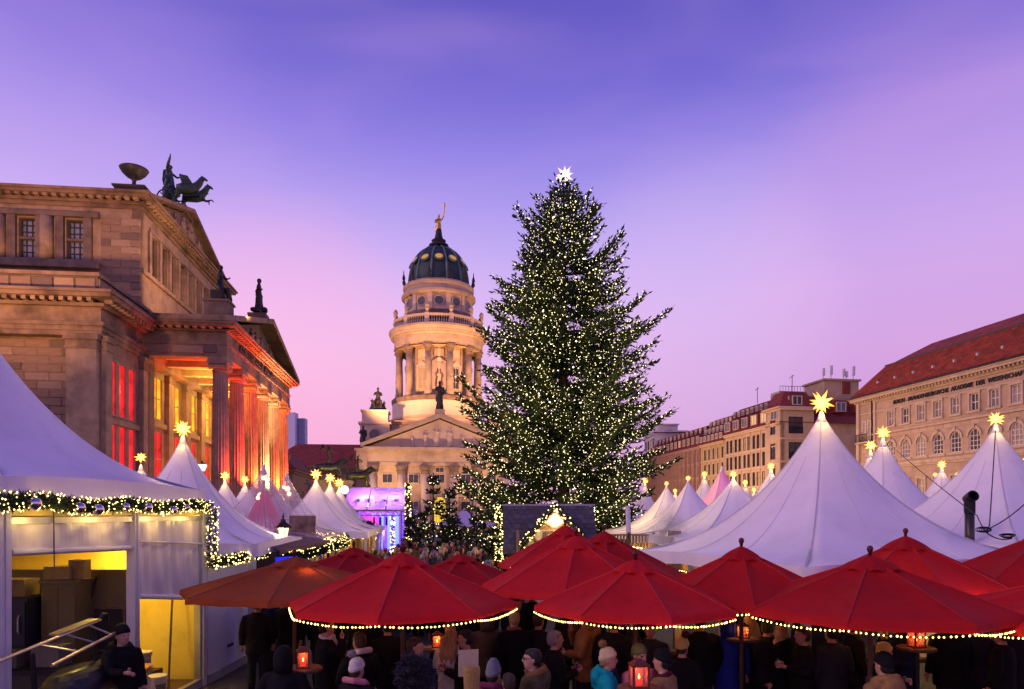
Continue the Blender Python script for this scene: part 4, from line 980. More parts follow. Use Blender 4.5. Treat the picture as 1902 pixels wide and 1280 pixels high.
# ------------------------------------------------------------------ pagoda tents
STARM = {}
def star(label, p, r, white=False, group='glowing paper stars on the tent peaks', n=20):
    key = (white, n)
    if key not in STARM:
        mb = MB(); rr = random.Random(3 + n)
        for k in range(n):
            zc = 1 - 2 * (k + .5) / n; a = k * 2.39996; q = math.sqrt(max(0, 1 - zc * zc))
            d = Vector((q * math.cos(a), q * math.sin(a), zc)); l = rr.uniform(.82, 1.0)
            u = d.orthogonal().normalized(); w = d.cross(u)
            base = [d * .22 + (u * math.cos(t) + w * math.sin(t)) * .165 for t in (0, PI / 2, PI, 1.5 * PI)]
            mb.add([*base, d * l], [(0, 1, 4), (1, 2, 4), (2, 3, 4), (3, 0, 4)])
        mb.ball((0, 0, 0), .27, 1)
        mt = radial_glow('white_star', (1, .90, .80), (1, .74, .70), .25, .8, 1.8, .72) if white else radial_glow('yellow_star', (1, .80, .24), (1, .47, .015), .25, .85, 2.2, .95)
        STARM[key] = mb.mesh('paper_star', mt)
    if r > .17 and not white: lamp('star_lamp', 'POINT', Vector(p) - Vector((0, r * .9, r * .2)), 26 * r * r / .09, (1, .62, .16), r * .5)
    o = bpy.data.objects.new('paper_star', STARM[key]); C.objects.link(o); o.location = p; o.scale = (r, r, r); o.rotation_euler = (random.uniform(0, 6), random.uniform(0, 3), random.uniform(0, 6))
    tag(o, label, 'star', group); return o

pvc_clear = M('clear_pvc', (.86, .70, .76), .18, .05, .8, .2, bscale=1.4, alpha=.34, spec=.7)
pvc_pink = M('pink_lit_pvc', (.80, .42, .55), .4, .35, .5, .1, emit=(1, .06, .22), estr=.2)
seam = M('tent_seam', (.58, .55, .58), .6, .1, 2, 0)
alu = M('tent_aluminium', (.42, .41, .44), .4, .1, 5, .05, metal=.6)
def tent(label, c, size, eave, peak, rot=0.0, mat=None, group=None, star_r=0, star_label=None, power=2.1, skirt=.3, legs=True, cap=True, seams=True, base_z=0, wires=False, sx=1.0):
    K = thing('pagoda_tent', label, 'tent', (c[0], c[1], base_z), rot, group)
    mat = mat or white_pvc; h = size / 2; N = 14; R = 18
    def ring(t):
        pts = []
        for sd in range(4):
            for k in range(N):
                s = -1 + 2 * k / N
                x, y = [(s, -1), (1, s), (-s, 1), (-1, -s)][sd]
                # towards the mast the square turns into a circle
                rad = math.hypot(x, y); cx, cy = x / rad * 1.0, y / rad * 1.0
                w = t ** .8
                # catenary edge: eaves sag between the posts
                pts.append(((x * w + cx * (1 - w)) * h * t * sx, (y * w + cy * (1 - w)) * h * t, (1 - s * s) * .10 * t ** 3))
        return pts
    vs = []; fs = []; n4 = 4 * N
    for j in range(R + 1):
        t = .028 + (1 - .028) * j / R
        z = eave + (peak - eave) * ((1 - t) ** power * .86 + (1 - t) * .14)
        vs += [(p[0], p[1], z + p[2] * .6) for p in ring(t)]
    for j in range(R):
        for k in range(n4):
            k2 = (k + 1) % n4; fs.append((j * n4 + k, (j + 1) * n4 + k, (j + 1) * n4 + k2, j * n4 + k2))
    fs.append(tuple(range(n4)))
    o = MB().add(vs, fs).build('tent_roof', mat, K, smooth=True, recalc=False)
    if skirt:
        v2 = [(p[0] * 1.004, p[1] * 1.004, eave + p[2] * .6) for p in ring(1)]; v3 = [(p[0] * 1.012, p[1] * 1.012, eave + p[2] * .6 - skirt * (1 + .06 * math.sin(i * 1.7))) for i, p in enumerate(ring(1))]
        MB().add(v2 + v3, [(k, n4 + k, n4 + (k + 1) % n4, (k + 1) % n4) for k in range(n4)]).build('valance', mat, K, smooth=True, recalc=False)
    if seams:
        m = MB()
        for sd in range(4):
            pts = []
            for j in range(R + 1):
                q = vs[j * n4 + sd * N]; pts.append((q[0] * 1.001, q[1] * 1.001, q[2] + .012))
            m.tube(pts, .010, 4)
        m.build('seam', seam, K)
        m = MB()
        for k in range(n4):
            if k % N in (5, 9):
                m.tube([(vs[j * n4 + k][0] * 1.001, vs[j * n4 + k][1] * 1.001, vs[j * n4 + k][2] + .004) for j in range(3, R + 1)], .006, 3, cap=False)
        m.build('weld_line', M('weld_line', (.62, .58, .60), .5, .1, 2, 0), K, recalc=False)
    if legs:
        lg = MB().box(-.06, .06, -.06, .06, 0, eave).mesh('leg', alu)
        for a in (-1, 1):
            for b in (-1, 1): put('leg', lg, K, T(a * (h * sx - .08), b * (h - .08), 0))
        m = MB(); q = h - .08; qx = h * sx - .08
        m.tube([(-qx, -q, eave - .06), (qx, -q, eave - .06), (qx, q, eave - .06), (-qx, q, eave - .06), (-qx, -q, eave - .06)], .05, 6); m.build('eave_rail', alu, K)
        m = MB(); m.tube([(0, 0, eave + (peak - eave) * .28), (0, 0, peak - .05)], .045, 8)
        for a in (-1, 1):
            for b in (-1, 1): m.tube([(0, 0, eave + (peak - eave) * .3), (a * qx, b * q, eave)], .025, 5)
        m.build('mast', alu, K)
    if cap: MB().lathe([(h * .05, peak - .32), (.045, peak + .02), (.01, peak + .06)], 14).build('mast_cap', white_pvc, K, smooth=True)
    if star_r:
        a = bpy.data.objects
        s = star(star_label, Vector((c[0], c[1], base_z + peak + star_r * .8)), star_r)
    return K
def tent_px(label, px, py, d, size, eave=2.6, spx=0, star_label=None, **k):
    p = at(px, py, d)
    return tent(label, (p.x, p.y), size, eave, p.z, star_r=(spx / 2) / FPX * d if spx else 0, star_label=star_label, **k)
GT = 'white peaked market tents'
# --- left row
front = tent('big white tent roof with garland at the left edge of the market', (-8.85, 11.2), 5.5, 3.86, 7.1, skirt=.30, seams=False, power=2.0, group=GT)
tent_px('white peaked tent behind the left garland stall, standing before the hall windows', 340, 812, 18.0, 4.9, 2.72, 40, 'yellow star on the white tent in front of the hall windows', rot=.08, group=GT)
star('yellow star peeping over the slope of the big left tent roof', at(262, 850, 22), .21); tent_px('white tent almost hidden behind the sloping roof of the left stall', 262, 866, 22, 4.6, 2.6, rot=.1, group=GT)
tent_px('small white tent peak before the red lit columns, left one of two', 418, 893, 30, 4.6, 2.6, 23, 'small yellow star before the red lit columns, on the left tent', rot=.1, group=GT)
tent_px('small white tent peak before the columns, half behind the clear tent', 455, 898, 34, 4.6, 2.6, 19, 'small yellow star before the columns, just left of the clear tent', rot=.1, group=GT)
GC = 'clear plastic tents with lamps inside'
tent_px('clear plastic tent with lamps and red swags, nearer of the two see-through ones', 490, 866, 26.0, 5.0, 2.65, mat=pvc_clear, rot=.115, group=GC)
tent_px('clear plastic tent in front of the dark house, farther of the two see-through ones', 533, 880, 30.5, 4.6, 2.65, mat=pvc_clear, rot=.115, group=GC)
tent_px('tall white tent right of the clear tents, first of three in line', 587, 891, 33.0, 5.2, 2.62, 26, 'yellow star on the first of three white tents beside the stage', rot=.115, group=GT)
tent_px('middle one of three white tents in line beside the stage', 613, 898, 38.0, 5.2, 2.62, 25, 'yellow star on the middle tent beside the stage', rot=.115, group=GT)
tent_px('last of three white tents in line, touching the purple stage', 630, 906, 43.0, 5.2, 2.62, 23, 'yellow star on the last tent before the purple stage', rot=.115, group=GT)
# lamps and swag in the clear tents
for px, py, d, r in ((490, 888, 26, .09), (484, 921, 26, .12), (479, 925, 25.5, .07), (534, 908, 30.5, .11), (527, 905, 31, .08), (537, 917, 30, .08)):
    o = MB().ball((0, 0, 0), r, 2).build('globe_lamp', glow('lamp_globe', (1, .62, .25), 5), smooth=True); o.location = at(px, py, d)
    tag(o, ('warm globe lamp %s' % {888: 'highest under the nearer clear tent peak', 921: 'large and lower in the nearer clear tent', 925: 'small one beside the large lamp in the nearer clear tent', 908: 'brightest in the farther clear tent', 905: 'upper left in the farther clear tent', 917: 'lowest in the farther clear tent'}[py]), 'lamp', 'globe lamps in the clear tents')
p = at(490, 990, 26)
sw = MB(); sw.M = T(p.x, p.y, 0)
for k in range(14):
    a = 2 * PI * k / 14; sw.tube([(0, 0, 4.3), (.16 * math.cos(a), .16 * math.sin(a), 4.0), (.8 * math.cos(a), .8 * math.sin(a), 2.75)], [.03, .11, .09], 5, flat=.4)
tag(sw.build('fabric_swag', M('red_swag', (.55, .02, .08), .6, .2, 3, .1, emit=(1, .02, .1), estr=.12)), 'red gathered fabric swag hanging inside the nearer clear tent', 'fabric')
# --- right side
N0 = Vector((4.8, 11.9)); e1 = Vector((5.6, 1.9)); e2 = Vector((-1.7, 5.0))
cR = N0 + (e1 + e2) / 2
rotR = math.atan2(1.9, 5.6)
pk = at(1524, 768, cR.y)
tent('largest white tent right of the Christmas tree, tall concave peak', (cR.x, cR.y), 5.75, 2.52, pk.z, rot=rotR, group=GT, star_r=.30, star_label='largest yellow star, on the big tent right of the tree', skirt=.26, power=1.95, sx=1.03)
tent_px('white tent with a black seam left behind the big right tent', 1640, 816, 21.5, 5.4, 2.6, 30, 'yellow star just right of the biggest star, on the tent behind', rot=.3, group=GT)
tent_px('white tent squeezed between the big right tent and the next peak', 1617, 838, 26, 4.6, 2.6, 26, 'yellow star on the tent squeezed left of the second peak', rot=.2, group=GT)
tent_px('large white tent at the right edge with wires over it', 1849, 792, 17.5, 5.4, 2.75, 34, 'yellow star on the large tent at the right edge, before the arched windows', rot=.3, group=GT, power=1.9)
tent_px('mid sized white tent between two larger right tents', 1749, 870, 26, 4.6, 2.6, 19, 'yellow star on the mid sized tent between two larger right tents', rot=.2, group=GT)
tent_px('tiny white tent top just left of the large right edge tent', 1780, 888, 34, 4.4, 2.6, 15, 'tiny yellow star beside the large right edge tent', rot=.2, group=GT)
tent_px('far tent at the right frame edge, mostly hidden', 1898, 868, 22, 4.6, 2.6, 22, 'yellow star cut by the right frame edge', rot=.2, group=GT)
tent_px('far tent hidden behind the mid sized right tent', 1737, 886, 36, 4.4, 2.6, 11, 'tiny yellow star low above the tents, left of the mid sized right tent', rot=.2, group=GT)
tent_px('slim white tent against the hotel, touching the big right tent', 1432, 873, 25, 4.8, 2.6, 18, 'yellow star in front of the corner hotel pavilion', rot=.15, group=GT)
tent_px('white tent with grey shaded side, left of the slim hotel tent', 1362, 888, 25.0, 5.6, 2.6, 18, 'yellow star beside the pink tent', rot=.15, group=GT)
tent_px('pink lit tent among the white ones', 1341, 868, 31, 5.0, 2.6, mat=pvc_pink, rot=.15)
tent_px('white tent left behind the pink one', 1308, 886, 35, 4.8, 2.6, 14, 'yellow star left behind the pink tent', rot=.15, group=GT)
tent_px('white tent close to the right foot of the Christmas tree', 1278, 894, 29, 5.0, 2.6, 14, 'yellow star on the tent right of the Christmas tree', rot=.15, group=GT)
tent_px('white tent half behind the right branches of the Christmas tree', 1238, 903, 33, 4.8, 2.6, 12, 'yellow star at the right branch tips of the Christmas tree', rot=.15, group=GT)
tent_px('small far tent between two white tents right of the tree', 1254, 916, 42, 4.6, 2.6, 11, 'tiny yellow star low beside the tree', rot=.15, group=GT)
tent_px('small far tent below the pink tent', 1344, 906, 40, 4.8, 2.6, 12, 'tiny yellow star below the pink tent', rot=.15, group=GT)
tent_px('white tent behind, right of the grey shaded tent', 1384, 901, 40, 4.8, 2.6, 13, 'tiny yellow star right of the grey shaded tent', rot=.15, group=GT)
tent_px('farthest white tent before the hotel ground floor', 1400, 914, 48, 4.6, 2.6, 11, 'tiny yellow star before the hotel ground floor', rot=.15, group=GT)
tent_px('white tent behind the Christmas tree on its left, before the church', 862, 945, 60, 5, 2.6, rot=.1, group=GT)
tent_px('far white tent hidden behind the right tree branches', 1198, 899, 50, 4.6, 2.6, 16, 'faint yellow star among the right tree branches', rot=.15, group=GT)
# wires and chimney over the right edge tent
def wire(label, pts, r=.012, sag=.05):
    m = MB(); P = [Vector(p) for p in pts]; out = []
    for a, b in zip(P[:-1], P[1:]):
        for k in range(7): t = k / 6; q = a.lerp(b, t); q.z -= sag * 4 * t * (1 - t); out.append(q)
    m.tube(out, r, 4); tag(m.build('wire', darkmetal), label, 'wire')
wire('thin dark wire sloping down from the second right tent peak', [at(1641, 815, 21.4), at(1815, 958, 14.0), at(1835, 990, 13.8)])
wire('dark wire from the knot up to the right frame edge', [at(1828, 986, 13.6), at(1905, 935, 13.0)])
wire('thin wire running down the middle of the large right edge tent', [at(1849, 800, 17.2), at(1838, 975, 14.3)])
wire('thin wire down the right tent to the dark knot', [at(1838, 975, 14.25), at(1828, 986, 13.7), at(1880, 1000, 13.2)], sag=.08)
m = MB(); q = at(1832, 984, 13.75)
for k in range(5):
    r0 = .05 + .018 * k; m.tube([(q.x + r0 * math.cos(a) * 1.3, q.y + .02 * k, q.z + r0 * .45 * math.sin(a)) for a in np.linspace(0, 2 * PI, 16)], .008, 4)
tag(m.build('cable_coil', darkmetal), 'dark coil of cable lying on the white tent roof', 'cable')
m = MB(); q = at(1871, 997, 13.3)
for k in range(4): m.tube([(q.x + (.07 + .015 * k) * math.cos(a) * 1.4, q.y, q.z + .03 * math.sin(a) + .01 * k) for a in np.linspace(0, 2 * PI, 16)], .007, 4)
tag(m.build('cable_coil', darkmetal), 'small loop of cable at the tent eave near the right edge', 'cable')
b = at(1801, 985, 15.2); t_ = thing('stove_pipe', 'dark metal stove pipe with open capped top rising beside the right tents', 'chimney pipe', (b.x, b.y, 2.2))
MB().lathe([(.095, 0), (.095, 1.30)], 18).build('pipe', M('pipe_metal', (.07, .06, .055), .4, .3, 3, .1, metal=.7), t_, smooth=True)
m = MB(); m.lathe([(.11, 1.22), (.11, 1.5)], 18); m.build('collar', darkmetal, t_)
m = MB(); m.M = T(0, 0, 1.55) @ Matrix.Rotation(math.radians(70), 4, 'X'); m.lathe([(.10, -.1), (.115, .0), (.12, .14), (.1, .14), (.095, 0)], 18); m.build('cowl', darkmetal, t_)

# ------------------------------------------------------------------ lights strung on things
def bulbs_mesh(pts, r, mat, name='bulb'):
    vs, fs = ico_data(1) if False else ([Vector(v) for v in ((1, 0, 0), (-1, 0, 0), (0, 1, 0), (0, -1, 0), (0, 0, 1), (0, 0, -1))], [(0, 2, 4), (2, 1, 4), (1, 3, 4), (3, 0, 4), (2, 0, 5), (1, 2, 5), (3, 1, 5), (0, 3, 5)])
    P = np.array(pts, float); n = len(P); V = np.array([tuple(v) for v in vs]); rr = r if np.ndim(r) else np.full(n, r)
    A = (P[:, None, :] + V[None] * rr[:, None, None]).reshape(-1, 3); Fm = (np.array(fs)[None] + (np.arange(n) * 6)[:, None, None]).reshape(-1, 3)
    me = bpy.data.meshes.new(name); me.from_pydata(A.tolist(), [], Fm.tolist()); me.materials.append(mat); return me
needle = M('fir_needles', (.030, .050, .022), .75, .5, 6, .0, spec=.2)
def sprays(n, pos_fn, ln, wd):
    """n narrow leaf-sized kites; pos_fn(i) -> (point, direction)."""
    V = []; F = []
    for i in range(n):
        p, d = pos_fn(i); d = Vector(d).normalized(); u = d.orthogonal().normalized(); a = random.uniform(0, 2 * PI); w = d.cross(u); s = u * math.cos(a) + w * math.sin(a)
        l = ln * random.uniform(.6, 1.3); b = wd * random.uniform(.7, 1.2); k = len(V); p = Vector(p)
        V += [p, p + d * l * .45 + s * b, p + d * l, p + d * l * .45 - s * b]; F.append((k, k + 1, k + 2, k + 3))
    return V, F
def garland(label, pts, r, nb, br=.012, baubles=0, mat=None):
    P = [Vector(p) for p in pts]; L = [0]
    for a, b in zip(P[:-1], P[1:]): L.append(L[-1] + (b - a).length)
    def along(t):
        s = t * L[-1]
        for i in range(len(P) - 1):
            if s <= L[i + 1] or i == len(P) - 2:
                f = (s - L[i]) / max(1e-6, L[i + 1] - L[i]); return P[i].lerp(P[i + 1], f), (P[i + 1] - P[i]).normalized()
    def rnd():
        c, d = along(random.random()); u = d.orthogonal().normalized(); w = d.cross(u); a = random.uniform(0, 2 * PI); return c, d, (u * math.cos(a) + w * math.sin(a))
    def pf(i):
        c, d, o = rnd(); return c + o * r * random.uniform(0, .55), o + d * random.uniform(-.8, .8)
    K = thing('fir_garland', label, 'garland', P[0])
    V, F = sprays(int(1100 * L[-1] * max(.5, r / .12)), pf, r * .62, r * .06)
    MB().add([v - P[0] for v in V], F).build('greenery', needle, K, recalc=False)
    bp = []
    for i in range(nb):
        c, d, o = rnd(); bp.append(c + o * r * random.uniform(.75, 1.05) - P[0])
    kind(put('fairy_light', bulbs_mesh(bp, np.array([br * random.uniform(.6, 1.35) for _ in bp]), mat or bulb_warm), K), 'stuff')
    for k in range(baubles):
        c, d = along((k + .5 + random.uniform(-.3, .3)) / baubles); c = c - P[0]
        MB().ball((c.x + r * .8, c.y, c.z - r * .3), .075 * random.uniform(.75, 1.1), 3).build('bauble', M('silver_bauble', (.7, .66, .68), .16, .05, 2, 0, metal=1.0), K, smooth=True)
    return K
# ------------------------------------------------------------------ front left stall under the big tent
XS = -6.1
def left_stall():
    K = thing('market_stall', 'open sided white stall with rolled plastic blinds and yellow lit kitchen', 'stall', (XS, 8.3, 0))
    pf = M('blind_pvc', (.62, .56, .58), .3, .06, 1.5, .35, bscale=3.0, stretch=(1, 2.5, .35), spec=.5)
    post = M('white_post', (.62, .60, .64), .4, .05, 4, .05)
    def P(y): return y - 8.3
    for y, wd in ((8.45, .10), (11.42, .075), (13.95, .07)):
        MB().box(-.12, .02, P(y) - wd, P(y) + wd, 0, 3.72).build('post', post, K)
        MB().box(.024, .03, P(y) - .012, P(y) + .012, .2, 3.6).build('post_groove', seam, K)
    MB().box(-.1, .0, P(8.5), P(13.9), 3.28, 3.36).build('head_rail', alu, K)
    # blinds: gently rippled sheets
    def blind(y0, y1, z0a, z0b, z1, amp):
        ny, nz = 40, 12; V = []; F = []
        for j in range(nz + 1):
            for i in range(ny + 1):
                t = i / ny; zb = z0a + (z0b - z0a) * t; z = zb + (z1 - zb) * j / nz
                x = -.05 + amp * math.sin(t * 19 + 1.3 * math.sin(j * .5)) * (1 - j / nz * .6) + amp * .5 * math.sin(t * 43 + j * .3)
                V.append((x, P(y0 + (y1 - y0) * t), z))
        for j in range(nz):
            for i in range(ny): k = j * (ny + 1) + i; F.append((k, k + 1, k + ny + 2, k + ny + 1))
        MB().add(V, F).build('blind', pf, K, smooth=True, recalc=False)
        MB().tube([(-.04, P(y0), z0a), (-.04, P(y1), z0b)], .045, 10).build('blind_roller', post, K)
    blind(8.62, 11.3, 2.93, 2.86, 3.32, .006)
    blind(11.55, 13.85, 2.05, 1.75, 3.32, .018)
    MB().tube([(.0, P(11.55), 2.95), (.0, P(13.85), 2.82)], .016, 6).build('cross_rail', post, K)
    MB().tube([(.01, P(9.35), 3.5), (.012, P(9.36), 2.7)], .008, 5).build('pull_cord', darkmetal, K)
    # plastic strip under the eave gets the fairy lights' yellow as its colour
    # interior
    yel = M('kitchen_wall', (.60, .45, .10), .45, .3, 1.2, .2, stain=.35, stain_scale=1.2)
    MB().box(-4.2, -4.1, P(8.4), P(14.0), 0, 3.6).build('back_wall', yel, K)
    MB().box(-4.1, -.1, P(14.0), P(14.08), 0, 3.6).build('end_wall', yel, K)
    MB().box(-4.1, -.15, P(8.45), P(13.98), .02, .12).build('stall_floor', wood_dark, K)
    MB().box(-3.0, -.15, P(11.4), P(11.48), .12, 2.5).build('partition', M('partition_board', (.10, .075, .03), .7, .2, 2, .1), K)
    MB().box(-3.9, -1.2, P(13.3), P(13.95), 2.75, 2.85).build('shelf', yel, K)
    MB().box(-.1, .0, P(8.5), P(13.9), .0, .16).build('sill', alu, K)
    lamp('stall_lamp', 'POINT', (XS - 1.5, 13.3, 2.6), 120, (1, .62, .10), .15)
    lamp('stall_lamp', 'POINT', (XS - 1.6, 12.5, .9), 40, (1, .62, .10), .2)
    lamp('stall_lamp', 'POINT', (XS - .7, 11.9, 3.3), 110, (1, .65, .14), .12)
    lamp('stall_lamp', 'POINT', (XS - 2.4, 9.6, 3.2), 9, (1, .65, .14), .15)
    # things in the kitchen
    f = thing('tall_fridge', 'dark tall fridge with steel handle at the left of the stall kitchen', 'fridge', (XS - 1.62, 11.0, .12))
    MB().box(-.36, .36, -.32, .36, 0, 2.0).build('cabinet', M('fridge_black', (.012, .014, .02), .4, .2, 2, .05), f)
    MB().box(-.34, .34, -.345, -.325, .1, 1.95).build('door', M('fridge_door', (.015, .018, .028), .35, .2, 2, .05), f); MB().tube([(.26, -.35, 1.45), (.26, -.38, 1.5), (.26, -.38, 1.7), (.26, -.35, 1.75)], .014, 6).build('handle', steel, f)
    f = thing('cupboard', 'dull olive cupboard beside the dark fridge in the stall', 'cupboard', (XS - .95, 11.12, .12))
    MB().slabs(-.27, .27, -.18, .26, [(0, 2.2, 0), (2.2, 2.25, .03)]).build('carcass', M('olive_board', (.11, .085, .03), .6, .2, 2, .05), f)
    for s in (0, 1): MB().box(-.26 + s * .265, -.005 + s * .265, -.195, -.182, .1, 2.15).build('door', M('olive_board'), f)
    f = thing('blackboard', 'dark square board hanging on the kitchen partition in the stall', 'board', (XS - .40, 11.36, .12))
    MB().box(-.24, .24, -.02, .02, 1.1, 1.75).build('board_face', M('chalk_black', (.018, .014, .01), .8, .3, 3, .05), f)
    m = MB().box(-.27, .27, -.03, .03, 1.75, 1.79).box(-.27, .27, -.03, .03, 1.06, 1.1).box(-.27, -.24, -.03, .03, 1.1, 1.75).box(.24, .27, -.03, .03, 1.1, 1.75); m.build('board_frame', wood_dark, f)
    f = thing('worktop', 'dark kitchen counter under the equipment in the stall', 'counter', (XS - 1.0, 10.35, .12))
    MB().box(-.85, .75, -.3, .3, .98, 1.04).build('top', darkmetal, f); MB().box(-.82, .72, -.27, .27, 0, .98).build('cabinet', M('counter_front', (.03, .025, .02), .6), f)
    for k, (dx, y, z, w_, h_, c_) in enumerate(((-1.62, 11.0, 2.13, .22, .26, (.15, .10, .045)), (-1.0, 11.12, 2.38, .2, .2, (.20, .14, .06)), (-.75, 11.15, 2.38, .12, .3, (.22, .14, .06)), (-1.3, 10.35, 1.17, .25, .22, (.06, .05, .05)), (-.7, 10.4, 1.17, .2, .3, (.12, .10, .08)))):
        MB().box(-w_, w_, -w_ * .8, w_ * .8, 0, h_).box(-.03, .03, -w_ * .8 - .003, w_ * .8 + .003, .001, h_ + .003).build('carton', M('carton_%d' % k, c_, .8, .2, 5, .1)).matrix_basis = T(XS + dx, y, z)
        tag([o_ for o_ in C.objects if o_.name.startswith('carton')][-1], ['carton on top of the dark fridge', 'wide carton on top of the olive cupboard', 'tall narrow carton on the olive cupboard', 'dark box at the left of the kitchen counter', 'tall dark box at the right of the kitchen counter'][k], 'box')
    bt = MB().lathe([(.04, 0), (.042, .16), (.018, .22), (.016, .28), (.02, .3)], 12).mesh('bottle', M('bottle_green', (.03, .07, .02), .1, .2, 2, 0, spec=.8))
    for k in range(7):
        o = bpy.data.objects.new('bottle', bt); C.objects.link(o); o.location = (XS - 1.5 - .17 * k, 13.55, 2.85); tag(o, 'green bottle in the row on the high yellow kitchen shelf', 'bottle', 'bottles on the kitchen shelf')
    MB().tube([(-.6, P(11.36), 2.4), (-.75, P(11.34), 1.8), (-.5, P(11.34), 1.4), (-.55, P(11.36), 1.15)], .012, 5).build('power_cable', darkmetal, K)
    # metal grill hood / trolley leaning out of the stall
    f = thing('metal_rack', 'slanting steel rack with two long rails at the stall front', 'rack', (XS + .35, 9.0, 0))
    rails = [((-.1, -1.0, 1.72), (-.1, 1.0, 1.90)), ((.22, -.55, 1.58), (.22, .95, 1.76))]
    st_warm = M('warm_steel', (.55, .47, .33), .3, .15, 6, .05, metal=.8)
    for a, b in rails: MB().tube([a, b], .022, 8).build('rail', st_warm, f)
    for t in (.35, .6, .85):
        a = Vector(rails[0][0]).lerp(Vector(rails[0][1]), t); b = Vector(rails[1][0]).lerp(Vector(rails[1][1]), t); MB().tube([a, b], .014, 6).build('rung', st_warm, f)
    MB().prism([(.1, 1.83), (.95, 1.90), (.95, 1.925), (.1, 1.855)], -.24, -.08, 'x').build('tray', st_warm, f)
    MB().tube([(-.1, .98, 1.89), (-.1, 1.05, 1.97), (-.1, 1.15, 1.96), (-.1, 1.17, 1.84)], .022, 8).build('hook', darkmetal, f)
    for y in (-.7, 1.4): MB().tube([(0, y * .6, 0), (-.1, y * .6, 1.74 + .09 * y * .6)], .03, 6).build('leg', darkmetal, f)
    f = thing('cloth_cover', 'dark plastic cover heaped under the steel rack', 'cover', (XS + .35, 9.0, 0))
    mb = MB(); mb.loft([(0, 0, 0, .5, 1.3), (0, .1, .6, .45, 1.2), (.05, .2, 1.0, .35, 1.0), (0, .4, 1.35, .2, .6)], 18)
    o = mb.build('sheet', M('black_sheet', (.012, .011, .014), .35, .4, 3, .8, bscale=5), f, smooth=True)
    # right opening: board, bag, bucket, planks
    f = thing('round_board', 'orange round tabletop standing behind the bag in the lit stall', 'table top', (XS - .65, 11.95, .12))
    m = MB(); m.lathe([(.55, .62), (.57, .64), (.57, .66), (.55, .68)], 28, squash=.8); m.build('top', M('orange_laminate', (.62, .26, .05), .4, .1, 2, .02), f); MB().tube([(0, 0, 0), (0, 0, .62)], .04, 8).build('leg', darkmetal, f)
    f = MB(); f.loft([(0, 0, 0, .2, .24), (.02, 0, .15, .24, .28), (0, .03, .35, .2, .22), (-.02, 0, .5, .12, .1), (.03, .02, .62, .17, .15), (.04, .02, .66, .16, .14)], 18)
    o = f.build('plastic_bag', M('white_bag', (.75, .68, .5), .35, .1, 4, .9, bscale=9), smooth=True); o.location = (XS - .35, 12.2, .12); tag(o, 'white tied plastic bag on the stall floor left of the bucket', 'bag')
    def bucket(label, loc, mat):
        b = thing('bucket', label, 'bucket', loc, 0, 'buckets in the lit stall')
        MB().lathe([(.15, 0), (.17, .3), (.185, .3), (.185, .34), (.165, .34), (.15, .05), (.01, .04)], 22).build('pail', mat, b, smooth=False)
        MB().lathe([(.187, .335), (.187, .36), (.05, .37)], 22).build('lid', M('bucket_lid', (.75, .72, .65), .4, .05, 3, .02), b)
        MB().lathe([(.159, .1), (.167, .22)], 22).build('label_band', M('bucket_band', (.18, .16, .12), .5), b)
        MB().tube([(0, -.18, .3), (.1, -.14, .18), (.15, 0, .13), (.1, .14, .18), (0, .18, .3)], .006, 5).build('handle', steel, b)
    bucket('white lidded bucket in front, beside the plastic bag', (XS - .35, 12.75, .12), M('bucket_white', (.75, .72, .65), .4, .05, 3, .02))
    bucket('grey lidded bucket standing higher behind the white one', (XS - .75, 13.0, .5), M('bucket_grey', (.32, .32, .28), .4, .05, 3, .02))
    MB().box(-.3, .3, -.3, .3, 0, .38).build('crate', wood_dark).location = (XS - .8, 13.0, .12)
    tag(bpy.data.objects['crate'], 'dark crate carrying the grey bucket', 'crate')
    for dx, y0, y1, lab in ((-.3, 13.1, 13.6, 'pale plank leaning at the right end of the lit stall'), (-.55, 12.65, 12.7, 'thin post standing behind the buckets')):
        m = MB(); m.tube([(XS + dx, y0, .12), (XS + dx - .15, y1, 2.1)], .045, 4, flat=.5); tag(m.build('plank', M('pale_plank', (.22, .15, .07), .6)), lab, 'plank')
left_stall()
garland('thick fir garland with silver baubles along the front left stall eave', [(XS + .12, y, 3.56 + .03 * math.sin(y * 3) - .03 * math.sin((y - 7.6) / 6.4 * PI)) for y in np.linspace(7.6, 13.95, 30)], .13, 560, .0105, baubles=9, mat=bulb_warm)
garland('fir garland hanging down the corner post of the front left stall', [(XS + .13, 14.0, z) for z in np.linspace(3.55, 2.35, 8)], .13, 105, .0135)
garland('fir garland along the low eave of the white cabin wall', [(XS + .15, y, 2.42 + .02 * (y - 14)) for y in np.linspace(14.0, 17.0, 10)], .13, 170, .0145)
# plastic weather strip just under the garland, the lights' glow put into its yellow
o = MB().box(XS - .02, XS, 8.5, 13.9, 3.38, 3.6).build('weather_strip', M('glow_yellow_strip', (.55, .42, .12), .35, .2, 3, .3)); tag(o, 'plastic strip behind the front garland, coloured with its yellow glow', 'strip')
for y in (9, 10.5, 12, 13.4): lamp('garland_glow', 'POINT', (XS + .25, y, 3.30), 5.5, (1, .66, .16), .08)
# white cabin side wall after the corner
K = thing('white_cabin', 'white panelled cabin wall with small vents beyond the front left stall', 'cabin', (XS, 14.1, 0))
cab = M('cabin_panel', (.60, .57, .62), .55, .06, 1, .1)
for k in range(2): MB().box(-.1, 0, .0 + k * 1.35, 1.34 + k * 1.35, .18, 2.62).build('wall_panel', cab, K)
MB().box(-2.6, -.1, 2.62, 2.7, .18, 2.62).build('end_panel', cab, K)
MB().box(-.14, .04, 0, 2.7, 0, .18).build('plinth', M('cabin_plinth', (.3, .28, .3), .7), K)
for k in range(2): MB().box(.0, .03, 2.05, 2.2, 1.62 + k * .17, 1.75 + k * .17).build('vent', darkmetal, K)
MB().box(.0, .03, 1.0, 1.25, .55, .6).build('hasp', darkmetal, K)
